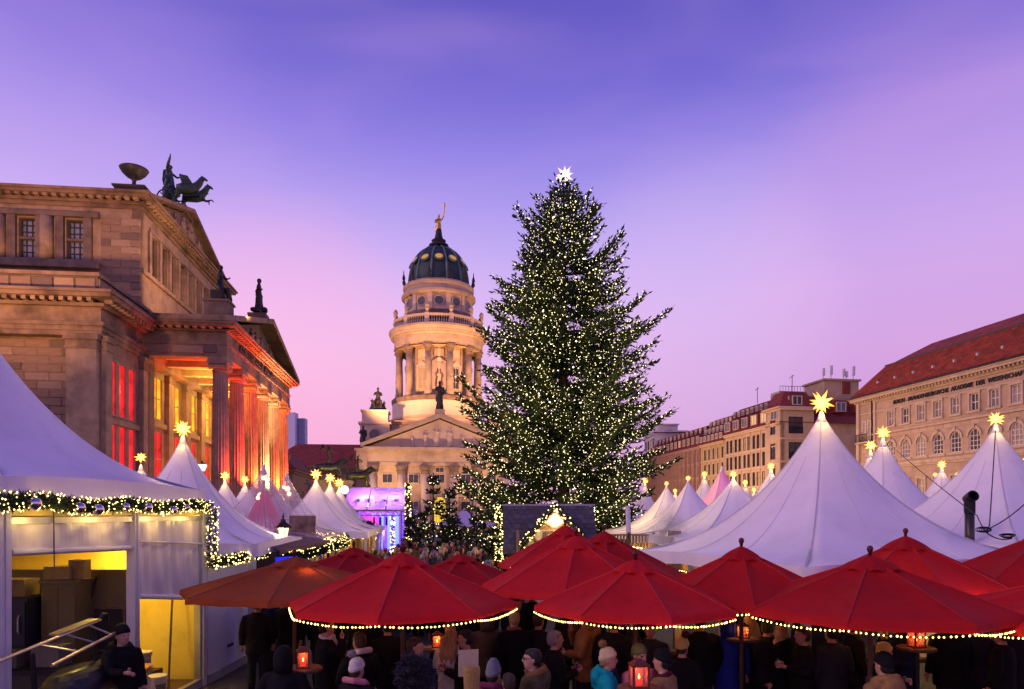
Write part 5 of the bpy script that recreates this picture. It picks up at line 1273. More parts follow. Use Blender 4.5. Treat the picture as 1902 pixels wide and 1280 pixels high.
# blue lit banner, awning
o = MB().box(0, .04, 0, .62, 1.35, 2.35).build('banner', M('blue_banner', (.01, .02, .5), .5, .1, 1, 0, emit=(.01, .03, 1), estr=.85)); o.matrix_basis = T(XS + .35, 17.1, 0) @ RZ(-.6); tag(o, 'bright blue lit banner beside the cabin end', 'banner')
K = thing('brown_awning', 'brown fabric awning sloping from the second left tent', 'awning', (XS - .3, 19.5, 0))
m = MB()
for k in range(6):
    y0, y1 = -2.4 + k * .8, -2.4 + (k + 1) * .8
    MB().add([(-.4, y0, 2.80), (-.4, y1, 2.80), (.75, y1, 2.56), (.75, (y0 + y1) / 2, 2.54), (.75, y0, 2.56), (.75, y1, 2.40), (.75, y0, 2.40), (-.4, y0, 2.75), (-.4, y1, 2.75)], [(0, 4, 3, 2, 1), (4, 6, 5, 2, 3)]).build('awning_strip', M('awning_brown', (.16, .07, .065), .8, .15, 3, .15), K, recalc=False)
for y in (-2.3, 2.3): MB().tube([(.7, y, 0), (.7, y, 2.5)], .035, 8).build('awning_post', darkmetal, K)
garland('dark fir garland with warm lights under the brown awning', [(XS + .55, y, 2.36 - .05 * math.sin((y - 17) * .8)) for y in np.linspace(17.4, 23.5, 14)], .14, 100, .016)
# row of board huts with garland
def hut_row():
    G = 'board fronted market huts'
    for k in range(3):
        y0 = 24 + k * 5.2; x = -7.05 - k * .22
        K = thing('market_hut', ['pine board hut front nearest the umbrellas, under the long garland', 'middle pine board hut under the long garland', 'pine board hut end next to the purple stage'][k], 'hut', (x, y0, 0), .04, G)
        for j in range(17):
            MB().box(-.05 - .012 * (j % 2), 0, j * .3, j * .3 + .27, .05, 2.25 + .04 * math.sin(j)).build('plank', wood if j % 4 else wood_dark, K)
        MB().box(-3, -.1, 0, 5.1, 0, 2.3).build('hut_body', wood_dark, K)
        MB().box(-.02, .1, 0, 5.1, 1.0, 1.1).build('counter', wood, K)
        for y in (.05, 2.5, 5.0): MB().box(-.02, .1, y, y + .12, 0, 2.45).build('post', wood, K)
        lamp('hut_lamp', 'POINT', (x + .5, y0 + 2.5, 2.1), 45, (1, .62, .2), .1)
    garland('long bright fir garland along the board huts beside the crowd', [(-6.95 - (y - 24) * .044, y, 2.42 + .05 * math.sin(y * 1.2)) for y in np.linspace(23.4, 39.6, 30)], .2, 520, .024)
hut_row()
o = MB().box(-.45, .45, -.03, .03, 0, .95).build('picture_panel', M('photo_panel', (.22, .13, .09), .4, .8, 2.5, .0)); o.location = (-7.2, 24.2, 2.4); tag(o, 'brown picture board standing on the hut roof edge', 'board')
# street lanterns
def lantern_post(label, p, s=1.0):
    K = thing('street_lantern', label, 'lantern', (p.x, p.y, 0))
    z = p.z
    MB().lathe([(.07, 0), (.07, .6), (.045, .7), (.035, z - .28)], 10).build('post', darkmetal, K)
    m = MB()
    for a in range(6): t = a * PI / 3; m.tube([(.1 * math.cos(t), .1 * math.sin(t), z - .24), (.17 * math.cos(t), .17 * math.sin(t), z + .12)], .012, 4)
    m.build('frame', darkmetal, K)
    MB().lathe([(.09, z - .23), (.155, z + .11)], 6).build('glass', glow('lantern_glass', (1, .72, .36), 2.2), K)
    MB().lathe([(.09, z - .28), (.12, z - .24)], 6).build('collar', darkmetal, K)
    MB().lathe([(.25, z + .11), (.1, z + .26), (.07, z + .28), (.07, z + .34), (.02, z + .36), (.03, z + .42), (.005, z + .52)], 6).build('hood', darkmetal, K)
    lamp('lantern_light', 'POINT', (p.x, p.y - .3, z), 18, (1, .7, .35), .1)
lantern_post('black hexagonal lantern glowing before the white tents on the left', at(526, 988, 19.5))
o = thing('globe_lantern', 'white glowing lamp head beside the tent before the hall columns', 'lantern', at(375, 868, 36))
MB().lathe([(.12, -.18), (.24, .1), (.2, .14)], 12).build('shade', glow('lamp_white', (1, .86, .72), 3.5), o); MB().lathe([(.22, .14), (.05, .26), (.02, .36)], 12).build('cap', darkmetal, o); MB().tube([(0, 0, -5.6), (0, 0, -.18)], .04, 8).build('post', darkmetal, o)
# ------------------------------------------------------------------ trees
def fir(label, loc, prof, H, whorls, per, seed, bulbs, bulb_r, trunk_r=.3, twig=.42, quad=(.26, .05), group=None, name='christmas_tree', cat='tree', dens=1.0, zmin=.6, mat_b=None, gap=()):
    R = np.random.default_rng(seed)
    zs = np.array([p[0] for p in prof]); rs = np.array([p[1] for p in prof])
    K = thing(name, label, cat, loc, 0, group)
    V = []; D = []; tips = []; br = MB()
    for i in range(whorls):
        f = (i + R.uniform(-.3, .3)) / whorls
        z = zmin + (H - zmin) * (1 - (1 - min(max(f, 0), 1)) ** 1.0)
        if z > H - .15: continue
        n = max(4, int(per * (.55 + .45 * (1 - z / H))))
        a0 = R.uniform(0, 6.28)
        for k in range(n):
            a = a0 + 2 * PI * (k + R.uniform(-.3, .3)) / n
            lump = .5 + .5 * math.sin(a * 3.1 + 2.3 * math.sin(z * .8 + seed) + z * .55) 
            if lump < .3 and R.random() < .38: continue
            rad = np.interp(z, zs, rs) * (.72 + .28 * lump) * R.uniform(.80, 1.06) * (1.20 if R.random() < .08 else 1) * (1.05 - .16 * ((z / (.075 * H)) % 1.0))
            if rad < .15: rad = .15
            droop = R.uniform(.16, .40) * (1 if z / H < .75 else .3); up = R.uniform(.30, .66) + (.45 if z / H > .8 else 0)
            ca, sa = math.cos(a), math.sin(a)
            def bp(s): return np.array([ca * rad * s, sa * rad * s, z + rad * (-droop * s + up * s ** 2.2) * (.75)])
            br.tube([bp(s) for s in (0, .35, .7, 1)], [.035 * rad / 3 + .015, .03 * rad / 3 + .01, .02, .008], 4, cap=False)
            nt = max(4, int(rad * 5.2 * dens))
            for j in range(nt):
                s = .12 + .88 * (j + R.uniform(0, 1)) / nt
                p = bp(s); fw = bp(min(1, s + .05)) - bp(s - .05); fw /= np.linalg.norm(fw)
                for sd in (-1, 1):
                    side = np.array([-sa, ca, 0]) * sd
                    d = fw * R.uniform(.6, 1.1) + side * R.uniform(.25, .8) + np.array([0, 0, R.uniform(-.35, .40)])
                    d /= np.linalg.norm(d)
                    l = twig * (1.25 - .7 * s) * R.uniform(.6, 1.3) * (1.25 if rad > 2.5 else .9)
                    m = max(2, int(l / quad[0] * 1.9))
                    for q in range(m):
                        V.append(p + d * l * q / m); D.append(d + R.normal(0, .35, 3))
                    tips.append(p + d * l * R.uniform(.3, .85))
            for q in range(5):
                V.append(bp(1 - q * .03)); D.append(fw + R.normal(0, .3, 3) + np.array([0, 0, .3]))
    V = np.array(V); D = np.array(D); D /= np.linalg.norm(D, axis=1)[:, None]
    n = len(V); ref = R.normal(0, 1, (n, 3)); S = np.cross(D, ref); S /= np.linalg.norm(S, axis=1)[:, None]
    l = quad[0] * R.uniform(.7, 1.35, n)[:, None]; w = quad[1] * R.uniform(.7, 1.4, n)[:, None]
    A = np.stack([V, V + D * l * .4 + S * w, V + D * l, V + D * l * .4 - S * w], 1).reshape(-1, 3)
    F = np.arange(n * 4).reshape(n, 4)
    me = bpy.data.meshes.new('crown'); me.from_pydata(A.tolist(), [], F.tolist()); me.materials.append(needle)
    put('crown', me, K); kind(br.build('branches', M('fir_bark', (.06, .04, .03), .9), K, recalc=False), 'stuff')
    MB().lathe([(trunk_r, 0), (trunk_r * .7, H * .4), (.03, H)], 10).build('trunk', MATS['fir_bark'], K)
    tips = np.array(tips)
    if bulbs:
        # the strings lie on the outside of the boughs
        rr = np.hypot(tips[:, 0], tips[:, 1]) / np.maximum(.2, np.interp(tips[:, 2], zs, rs))
        pr = np.clip(rr, .1, 1) ** 1.3; idx = R.choice(len(tips), min(bulbs, len(tips)), replace=False, p=pr / pr.sum())
        P = tips[idx] * np.array([.985, .985, 1]) + R.normal(0, .015, (len(idx), 3))
        sz = bulb_r * np.where(R.random(len(idx)) < .07, R.uniform(1.4, 2.1, len(idx)), R.uniform(.5, 1.15, len(idx)))
        cut = int(len(P) * .86)
        kind(put('fairy_light', bulbs_mesh(P[:cut], sz[:cut], mat_b or glow('tree_bulb', (1, .84, .38), 3.0)), K), 'stuff')
        kind(put('fairy_light', bulbs_mesh(P[cut:], sz[cut:], glow('tree_bulb_white', (1, .86, .62), 7)), K), 'stuff')
    return K, n
DT = 38.0
mp = DT / FPX
prof = [(3.4 + (HY - y) * mp, r * mp) for y, r in ((1065, 150), (1000, 188), (950, 196), (900, 200), (850, 208), (800, 204), (750, 192), (700, 180), (650, 168), (600, 152), (550, 142), (500, 116), (450, 92), (400, 48), (370, 28), (352, 13), (343, 4))]
tc_ = at(1047, 955, DT)
KT, nq = fir('giant Christmas tree covered in warm fairy lights with a white star', (tc_.x, DT, 0), prof, 3.4 + (HY - 345) * mp, 42, 14, 5, 16500, .027, .38, twig=.80, quad=(.25, .050), dens=1.45, zmin=.6)
print('tree quads', nq)
o = star('large white star on the very top of the Christmas tree', (tc_.x + .05, DT, 3.4 + (HY - 326) * mp), .60, white=True, group=None, n=22)
for z, r, en in ((3, 6.4, 260), (8, 6.2, 260), (13, 4.6, 160)):
    lamp('tree_glow', 'POINT', (tc_.x - 2.5, DT - r, z), en, (1, .70, .22), 1.8); lamp('tree_glow', 'POINT', (tc_.x + 2.5, DT - r, z), en, (1, .70, .22), 1.8)
# small decorated firs round the stage and the crowd
sp = [(0, .9), (.35, 1.0), (1.5, .7), (2.6, .35), (3.0, .03)]
for px, pyt, d, w, lab, nb in ((805, 878, 44, 1.0, 'slim decorated fir before the church door', 110), (835, 905, 47, .9, 'bushy fir right of the church door', 60), (785, 955, 46, .8, 'low fir at the edge of the stage', 60),
                               (762, 962, 44, .7, 'short dark fir at the crowd edge right of the stage', 35), (885, 962, 41, 1.5, 'wide dark fir hedge tree left below the giant tree', 70), (925, 985, 27, 1.2, 'dark fir tub tree left of the wooden hut', 120),
                               (845, 965, 44, 1.3, 'dark fir behind the crowd under the giant tree', 45), (1218, 955, 33, 1.1, 'dark fir at the right foot of the giant tree', 110), (682, 968, 40.5, .45, 'tiny fir with lights on the end of the hut row', 40)):
    p = at(px, pyt, d); h = p.z
    sc = h / 3.0
    fir(lab, (p.x, d, 0), [(z * sc, r * w) for z, r in sp], h, 13, 9, int(px), nb, .036, .08, twig=.34, quad=(.24, .05), name='small_fir', group='small firs around the crowd', zmin=.2, dens=1.3)
# ------------------------------------------------------------------ timber hut with shingle roof
def timber_hut():
    d = 24.5; s = d / FPX
    x0, x1 = (933 - CX) * s, (1115 - CX) * s; top = CAMZ + (HY - 937) * s; w = x1 - x0
    K = thing('timber_hut', 'half timbered hut with dark shingle roof and lit gable below the Christmas tree', 'hut', (x0, d, 0))
    slate = [M('shingle_%s' % n, c, .75, .3, 3, .3, stain=.3, stain_scale=1) for n, c in (('dark', (.075, .07, .088)), ('mid', (.10, .092, .11)), ('brown', (.085, .068, .07)))]
    eave = 2.0; run = 1.7
    MB().box(.15, w - .15, .9, 3.2, 0, 2.3).build('hut_wall', wood_dark, K)
    MB().add([(0, .35, eave - .03), (w, .35, eave - .03), (w, .35 + run, top - .05), (0, .35 + run, top - .05), (0, .35 + 2 * run, eave), (w, .35 + 2 * run, eave)], [(0, 1, 2, 3), (3, 2, 5, 4), (0, 3, 4), (1, 5, 2)]).build('roof_deck', wood_dark, K, recalc=False)
    sh = [MB().prism([(0, 0), (.0, .025), (.26, .012), (.26, 0)], 0, 1, 'x').mesh('shingle', m) for m in slate]
    ang = math.atan2(top - eave, run); L = math.hypot(run, top - eave); rows = 10
    for j in range(rows):
        z = j * L / rows; n = 13
        for k in range(n + 1):
            a = w * (k - .5 * (j % 2)) / n; b = min(w, a + w / n - .012); a = max(0, a)
            if b - a < .05: continue
            Mx = T(a, .35, eave) @ Matrix.Rotation(ang, 4, 'X') @ T(0, z - .02 + random.uniform(-.012, .012), .012 + .004 * ((k + j) % 2)) @ SX(b - a, 1.02 * L / rows / .26 * 1.12, random.uniform(.9, 1.5))
            put('shingle', random.choice(sh), K, Mx)
    MB().box(-.05, w + .05, .35 + run - .1, .35 + run + .1, top - .03, top + .04).build('ridge_cap', M('lead_ridge', (.35, .33, .38), .5), K)
    # lit gable porch in front
    gx = (1030 - CX) * s - x0; gw = .98; gz = CAMZ + (HY - 948) * s; gy = -.2
    G = MB().box(gx - gw, gx + gw, gy, 1.2, 0, 2.45).prism([(gx - gw, 2.45), (gx + gw, 2.45), (gx, gz)], gy, 1.2)
    g = G.build('gable_wall', M('hut_plaster', (.72, .60, .42), .8, .08, 2, .1), K)
    m = MB(); m.box(gx - gw * .62, gx + gw * .62, gy - .05, gy, 2.86, 2.95)
    for sx in (-1, 1):
        m.tube([(gx + sx * gw, gy - .03, 2.45), (gx, gy - .03, gz)], .055, 4); m.tube([(gx + sx * .12, gy - .03, 2.95), (gx + sx * .42, gy - .03, 3.12)], .04, 4)
        m.tube([(gx + sx * .8, gy - .03, 2.75), (gx + sx * .5, gy - .03, 2.2)], .045, 4); m.box(gx + sx * gw - .06, gx + sx * gw + .06, gy - .06, gy, 0, 2.45)
    for zz in (.9,): m.box(gx - gw, gx + gw, gy - .05, gy, zz, zz + .1)
    m.build('timber_frame', wood, g)
    window(K, T(gx, gy, 0), -.33, 2.28, .66, .52, 2, 2, wood_dark, M('hut_window', (.5, .3, .1), .3, .2, 2, 0, emit=(1, .5, .12), estr=.5), y=-.05)
    m = MB(); m.prism([(gx - .26, 3.16), (gx, 2.96), (gx + .26, 3.16), (gx, 3.42)], gy - .14, gy - .06); m.build('gable_lamp', glow('gable_lamp', (1, .80, .46), 7), K)
    MB().prism([(gx - gw - .2, 2.22), (gx, gz + .06), (gx + gw + .2, 2.22), (gx + gw + .2, 2.30), (gx, gz + .14), (gx - gw - .2, 2.30)], gy - .3, 1.2).build('porch_roof', slate[0], K)
    lamp('gable_light', 'POINT', (x0 + gx, d + gy - .6, 2.75), 26, (1, .72, .32), .12)
    Y = d + gy - .34
    garland('lit fir garland framing the gable of the timber hut', [(x0 + gx - gw - .28, Y, 1.75), (x0 + gx - gw - .2, Y, 2.3), (x0 + gx, Y, gz + .18), (x0 + gx + gw + .2, Y, 2.3), (x0 + gx + gw + .28, Y, 1.9)], .13, 130, .025)
    garland('lit fir garland hanging down the left corner of the timber hut', [(x0 - .12, d - .1, top - .1), (x0 - .12, d - .1, 1.75), (x0 + .5, d - .3, 1.65), (x0 + 1.0, d - .4, 1.8)], .15, 170, .026)
timber_hut()
def railing():
    d = 25.5; a = at(1122, 992, d); b = at(1214, 992, d); z1 = a.z
    K = thing('wooden_railing', 'slatted wooden deck railing right of the timber hut', 'railing', (a.x, d, 0))
    w = b.x - a.x
    MB().box(0, w, -.05, .05, z1 - .06, z1).box(0, w, -.03, .03, z1 - .85, z1 - .77).build('rail', wood, K)
    for k in range(16): MB().box(w * k / 16 + .01, w * (k + .72) / 16, -.018, .018, z1 - .8, z1 - .05).build('slat', wood, K)
    for k in (0, .5, 1): MB().box(w * k - .05, w * k + .05, -.06, .06, 0, z1 + .05).build('post', wood_dark, K)
    MB().box(0, w, .1, 2.5, z1 - .95, z1 - .87).build('deck', wood_dark, K)
    garland('fir garland with lights along the foot of the wooden railing', [(a.x + w * t, d - .15, z1 - .62 - .05 * math.sin(t * 9)) for t in np.linspace(.0, 1.05, 12)], .14, 110, .026)
railing()
m = MB(); p = at(1166, 940, 26); m.tube([(p.x + .12, 26, 0), (p.x, 26, p.z)], [.11, .085], 12); tag(m.build('flag_pole', M('pole_pale', (.62, .58, .62), .4, .1, 3, .05), smooth=True), 'pale thick pole standing behind the wooden railing', 'pole')
m = MB(); p = at(962, 985, 23.5); m.tube([(p.x, 23.5, 0), (p.x, 23.5, p.z)], .045, 8); tag(m.build('wooden_post', wood), 'slim wooden post before the left side of the shingle roof', 'post')
# lit stall fronts under the tents right of the tree
def lit_stall(label, px0, px1, py, d, depth=2.0):
    a = at(px0, py, d); b = at(px1, py, d); w = b.x - a.x
    K = thing('lit_stall', label, 'stall', (a.x, d, 0), 0, 'glowing stall fronts under the tents')
    MB().box(0, w, depth, depth + .1, 0, a.z).build('back_wall', M('stall_lit_wall', (.75, .55, .25), .6, .2, 3, .1), K)
    MB().box(0, w, -.1, .3, 0, 1.0).build('counter', wood, K)
    MB().box(0, w, .2, .3, a.z - .18, a.z - .04).build('light_bar', glow('stall_light', (1, .74, .30), 6), K)
    for k in range(4): MB().box(w * k / 3 - .05, w * k / 3 + .05, -.05, .05, 0, a.z).build('post', wood, K)
    for k in range(3): MB().box(w * (k + .2) / 3, w * (k + .75) / 3, depth - .4, depth - .1, 1.2, 1.5 + .1 * k).build('shelf_goods', M('goods_brown', (.35, .18, .08), .7, .4, 9, .2), K)
    lamp('stall_light', 'POINT', (a.x + w / 2, d + .7, a.z - .4), 60, (1, .68, .24), .15)
lit_stall('bright yellow stall front under the white tent right of the wooden railing', 1243, 1262, 986, 24, 1.5)
lit_stall('long glowing stall front under the eave of the tents right of the tree', 1264, 1312, 989, 25, 1.5)
lit_stall('glowing stall glimpsed between umbrellas on the right', 1755, 1815, 1085, 15.5, 1.2)
m = MB(); p = at(1777, 1097, 14.6); m.box(p.x - .28, p.x + .2, 14.6, 14.66, p.z - .15, p.z + .12); tag(m.build('red_sign', glow('red_sign', (1, .05, .02), 1.4)), 'small red lit sign under the right umbrellas', 'sign')
# bulbs along the big tent's eave
def eave_string(label, a, b, n, r=.022):
    a = Vector(a); b = Vector(b); K = thing('string_lights', label, 'string lights', a, 0, 'bulb strings along eaves')
    MB().tube([(0, 0, 0), tuple((b - a) * .5 - Vector((0, 0, .03))), tuple(b - a)], .01, 4).build('wire', darkmetal, K)
    kind(put('bulb', bulbs_mesh([(b - a) * ((k + .5) / n) - Vector((0, 0, .02 + .01 * math.sin(k))) for k in range(n)], r, bulb_warm), K), 'stuff')
c4 = [N0, N0 + e1, N0 + e2]
eave_string('bulb string under the front eave of the biggest right tent', (N0.x + .2, N0.y - .15, 2.2), ((N0 + e1).x, (N0 + e1).y - .15, 2.2), 70, .016)
eave_string('bulb string under the left eave of the biggest right tent', (N0.x - .15, N0.y + .1, 2.2), ((N0 + e2).x - .15, (N0 + e2).y, 2.2), 60, .016)

# ------------------------------------------------------------------ stage
def stage():
    d = 46.0; a = at(640, 905, d); b = at(756, 1000, d); w = b.x - a.x; zt = a.z
    K = thing('concert_stage', 'small concert stage with clear arched roof lit purple and blue', 'stage', (a.x, d, 0))
    vi = M('violet_backdrop', (.2, .08, .6), .6, .3, .8, .1, emit=(.22, .06, 1), estr=1.3)
    tr = M('truss_metal', (.25, .22, .3), .4, .1, 5, 0, metal=.7)
    cl = M('clear_stage_sheet', (.75, .6, .95), .15, .1, .6, .3, bscale=1.2, transl=.6, spec=.8)
    MB().box(.2, w - .2, 3.2, 3.3, .9, zt - 1.5).build('backdrop', vi, K)
    MB().box(0, w, 0, 3.4, 0, .9).build('stage_floor', M('stage_black', (.02, .02, .03), .6), K)
    for u in (0, .52, .95):
        P = [(w * u, 3.3 * t, zt - 1.55 + 1.5 * math.sin(PI / 2 * (t * 1.6 if t < .6 else 1))) for t in np.linspace(0, 1, 12)]
        MB().tube(P, .05, 6).build('roof_hoop', tr, K)
    for i in range(3):
        u0, u1 = (-.02, .36, .66)[i], (.36, .66, 1.0)[i]; V = []; n = 14
        for j in range(n + 1):
            t = j / n; z = zt - 1.5 + 1.5 * math.sin(min(PI / 2, PI / 2 * t * 1.6)); V += [(w * u0 + .03, 3.3 * t - .06, z + .03), (w * u1 - .03, 3.3 * t - .06, z + .03)]
        MB().add(V, [(2 * j, 2 * j + 1, 2 * j + 3, 2 * j + 2) for j in range(n)]).build('roof_sheet', cl, K, smooth=True, recalc=False)
    t = MB()
    for z in (zt - 1.55, zt - 1.85): t.tube([(0, -.1, z), (w, -.1, z)], .04, 6)
    for k in range(16): t.tube([(w * k / 16, -.1, zt - 1.85 + .3 * (k % 2)), (w * (k + 1) / 16, -.1, zt - 1.55 - .3 * (k % 2))], .025, 4)
    t.build('truss', tr, K)
    for x in (.1, w - .35, w - .1): MB().box(x - .06, x + .06, -.2, -.06, 0, zt - 1.5).build('pillar', tr, K)
    for k, (x, c) in enumerate(((w * .2, (.9, .3, 1)), (w * .35, (1, .6, 1)), (w * .62, (.5, .3, 1)), (w * .8, (1, .5, .9)))):
        m = MB(); m.M = T(x, .6, zt - 1.0); m.lathe([(.06, .2), (.16, .1), (.17, -.12), (.14, -.16)], 12); sp_ = m.build('spotlight', darkmetal, K)
        MB().ball((x, .45, zt - 1.15), .13, 1).build('lens', glow('lens_%d' % k, c, 4), sp_)
        lamp('stage_light', 'POINT', (a.x + x, d + .8, zt - 1.1), 75, c, .15)
    for k in range(4): MB().box(w * (.3 + .13 * k), w * (.36 + .13 * k), 2.9, 3.0, .95, zt - 1.7).build('light_strip', glow('blue_strip', (.12, .22, 1), 2.2), K)
    for k in range(3): MB().box(w * (.45 + .1 * k), w * (.48 + .1 * k), .1, .25, zt - 2.5, zt - 1.95).build('hanging_speaker', darkmetal, K)
    MB().box(w * .1, w * .42, 2.6, 2.8, zt - 2.6, zt - 1.9).build('red_banner', M('stage_red', (.5, .03, .1), .6, emit=(1, .05, .25), estr=.25), K)
    lamp('stage_wash', 'POINT', (a.x + w * .6, d - 1, 2.3), 220, (.28, .1, 1), .2); lamp('stage_wash', 'POINT', (a.x + w * .3, d + 2, 3.2), 200, (.45, .12, 1), .2)
    garland('lit fir garland up the right side of the purple stage', [(b.x + .1, d - .3, z) for z in np.linspace(.6, zt + .25, 9)], .2, 130, .045)
    garland('short lit garland hanging from the stage truss end', [(b.x - .9, d - .3, z) for z in np.linspace(.8, zt - 1.9, 9)], .14, 70, .04)
stage()
o = thing('spot_ball', 'white violet glowing lamp ball above the last tent by the stage', 'lamp', at(640, 910, 44)); MB().ball((0, 0, 0), .27, 2).build('globe', glow('violet_globe', (.75, .6, 1), 3.5), o, smooth=True); MB().tube([(0, 0, -4.8), (0, 0, -.2)], .03, 6).build('pole', darkmetal, o)
# bronze beasts flanking the hall stairs, lit from below
def beast(label, px, py, d, rot, s):
    p = at(px, py, d); mb = MB(); mb.M = SX(s, s, s)
    mb.tube([(-1.5, 0, 1.35), (-.7, 0, 1.5), (.3, 0, 1.45), (1.0, 0, 1.7)], [.45, .5, .48, .5], 12); mb.tube([(.9, 0, 1.8), (1.4, 0, 2.2), (1.75, 0, 2.3)], [.42, .4, .3], 10); mb.tube([(1.6, 0, 2.25), (2.1, 0, 2.1)], [.26, .16], 8)
    for e in (-.2, .2):
        mb.ball((1.5, e, 2.6), .12, 1)
        mb.tube([(.9, e * 1.3, 1.5), (1.2, e * 1.3, .9), (1.1, e * 1.3, .5), (1.4, e * 1.3, .1)], [.26, .18, .13, .14], 8); mb.tube([(-1.3, e * 1.3, 1.3), (-1.0, e * 1.3, .8), (-1.5, e * 1.3, .45), (-1.3, e * 1.3, .05)], [.32, .22, .13, .14], 8)
    mb.tube([(-1.8, 0, 1.4), (-2.4, 0, 1.2), (-2.7, 0, 1.7)], [.14, .1, .08], 6)
    mb.M = SX(s, s, s) @ T(-.1, 0, 1.55) @ RZ(-PI / 2); figure(mb, 2.3, 'up', 'fwd'); mb.M = SX(s, s, s)
    for e in (-1, 1): mb.tube([(-.2, e * .2, 3.2), (-.7, e * .8, 3.9), (-1.1, e * 1.2, 3.3)], [.12, .3, .1], 8, flat=.25)
    mb.tube([(-.2, -.3, 3.2), (.2, -.5, 3.4), (.5, -.3, 3.1)], [.1, .1, .1], 6)
    o = put('beast_statue', remesh(mb, 'beast_statue', M('beast_bronze', (.05, .05, .035), .45, .5, 2.5, .3, metal=.5), .06)); o.location = p; o.rotation_euler = (0, 0, rot); tag(o, label, 'statue')
    b = MB().slabs(-2.4 * s, 2.4 * s, -.9 * s, .9 * s, [(0, p.z - .25, 0), (p.z - .25, p.z, .12)]).build('statue_plinth', stone3); b.location = (p.x, p.y, 0); b.rotation_euler = (0, 0, rot); tag(b, 'stone plinth under the ' + label.split(' with')[0].split(' on')[0], 'plinth')
    lamp('statue_light', 'SPOT', (p.x + 1.5, p.y - 4, 3.8), 1100, (1, .72, .12), .2, p + Vector((.5, 0, 1.5)), 60, .7)
beast('bronze winged figure riding a big cat, lit yellow, left one', 612, 893, 52, .3, .66)
beast('bronze rider on a big cat, darker right one near the church', 666, 906, 60, .2, .7)
# ------------------------------------------------------------------ umbrellas
def make_umbrella(mat, R, rise):
    """Eight-sided market umbrella, origin on the ground; rim at z=2.14, apex 2.14+rise."""
    K = bpy.data.objects.new('market_umbrella', None); C.objects.link(K)
    zr = 2.17; za = zr + rise; rt = .30; dz = rise * rt / R
    n = 8; N = 10; V = []; F = []
    A0, A1 = -PI / n, PI / n
    for j in range(N + 1):
        t = .10 + .90 * j / N
        for i in range(N + 1):
            s = -1 + 2 * i / N; a = s * PI / n
            # straight hem between ribs, slightly scooped, cloth sags between ribs
            rr = R * math.cos(PI / n) / math.cos(a) * t
            sag = (1 - s * s) * (.040 * math.sin(PI * t) + .010 * t) + .006 * math.sin(9 * t + 5 * s) * (1 - s * s) + .005 * math.sin(17 * s + 6 * t) * t
            rr *= 1 - .025 * (1 - s * s) * t
            V.append((rr * math.cos(a), rr * math.sin(a), za - rise * (t * .92 + .08 * t * t) - sag))
    for j in range(N):
        for i in range(N): k = j * (N + 1) + i; F.append((k, k + N + 1, k + N + 2, k + 1))
    hem = len(V)
    for i in range(N + 1):
        v = V[N * (N + 1) + i]; V.append((v[0] * 1.002, v[1] * 1.002, v[2] - .07))
    for i in range(N): F.append((N * (N + 1) + i, hem + i, hem + i + 1, N * (N + 1) + i + 1))
    me = MB().add(V, F).mesh('canopy_panel', mat, smooth=True, recalc=False)
    for k in range(n): put('canopy_panel', me, K, RZ(2 * PI * k / n))
    sm = MB().tube([(r_ * math.cos(PI / n), r_ * math.sin(PI / n), za + .004 - rise * (r_ / R * .92 + .08 * (r_ / R) ** 2)) for r_ in np.linspace(.12 * R, R * .995, 9)], .009, 4).mesh('seam', M('seam_' + mat.name, tuple(c * .7 for c in UCOL[mat.name]), .7, .1, 3, 0))
    for k in range(n): put('seam', sm, K, RZ(2 * PI * k / n))
    V = []; F = []; m = 40
    for j in range(5):
        t = j / 4; r = .03 + .33 * t * R / 1.65
        for i in range(m):
            a = 2 * PI * i / m; V.append((r * math.cos(a), r * math.sin(a), za + .055 - rise * r / R * 1.02 + t * .02 * math.cos(8 * a + .6) - (.05 * t ** 3)))
    for j in range(4):
        for i in range(m): F.append((j * m + i, (j + 1) * m + i, (j + 1) * m + (i + 1) % m, j * m + (i + 1) % m))
    F.append(tuple(range(m)))
    MB().add(V, F).build('vent_cap', mat, K, smooth=True, recalc=False)
    MB().lathe([(.02, za + .03), (.025, za + .09), (.034, za + .10), (.042, za + .13), (.034, za + .16), (.01, za + .175)], 14).build('finial', M('finial_red', (.10, .012, .012), .45, .2, 5, 0), K, smooth=True)
    MB().lathe([(.032, .0), (.032, za + .02)], 12).build('pole', wood_dark, K, smooth=True)
    rb = MB().tube([(.06, 0, za - .07), (R * .97, 0, zr + .0)], .014, 5).mesh('rib', wood_dark)
    for k in range(n): put('rib', rb, K, RZ(2 * PI * (k + .5) / n))
    MB().lathe([(.35, 0), (.35, .06), (.08, .09), (.05, .35)], 16).build('base', darkmetal, K)
    return K
UCOL = {'canopy_red': (.80, .022, .026), 'canopy_deep_red': (.62, .016, .018), 'canopy_underlit': (.52, .11, .03)}
red_a = M('canopy_red', (.80, .022, .026), .75, .16, 1.6, .25, bscale=7, spec=.2, transl=.35, stain=.6, stain_scale=.8)
red_b = M('canopy_deep_red', (.62, .016, .018), .75, .16, 1.6, .25, bscale=7, spec=.2, transl=.35, stain=.6, stain_scale=.8)
red_underlit = M('canopy_underlit', (.52, .11, .03), .75, .16, 1.6, .25, bscale=7, spec=.2, transl=.35, stain=.6, stain_scale=.8)  # red cloth with the warm light from below put into its colour
PRO = {}
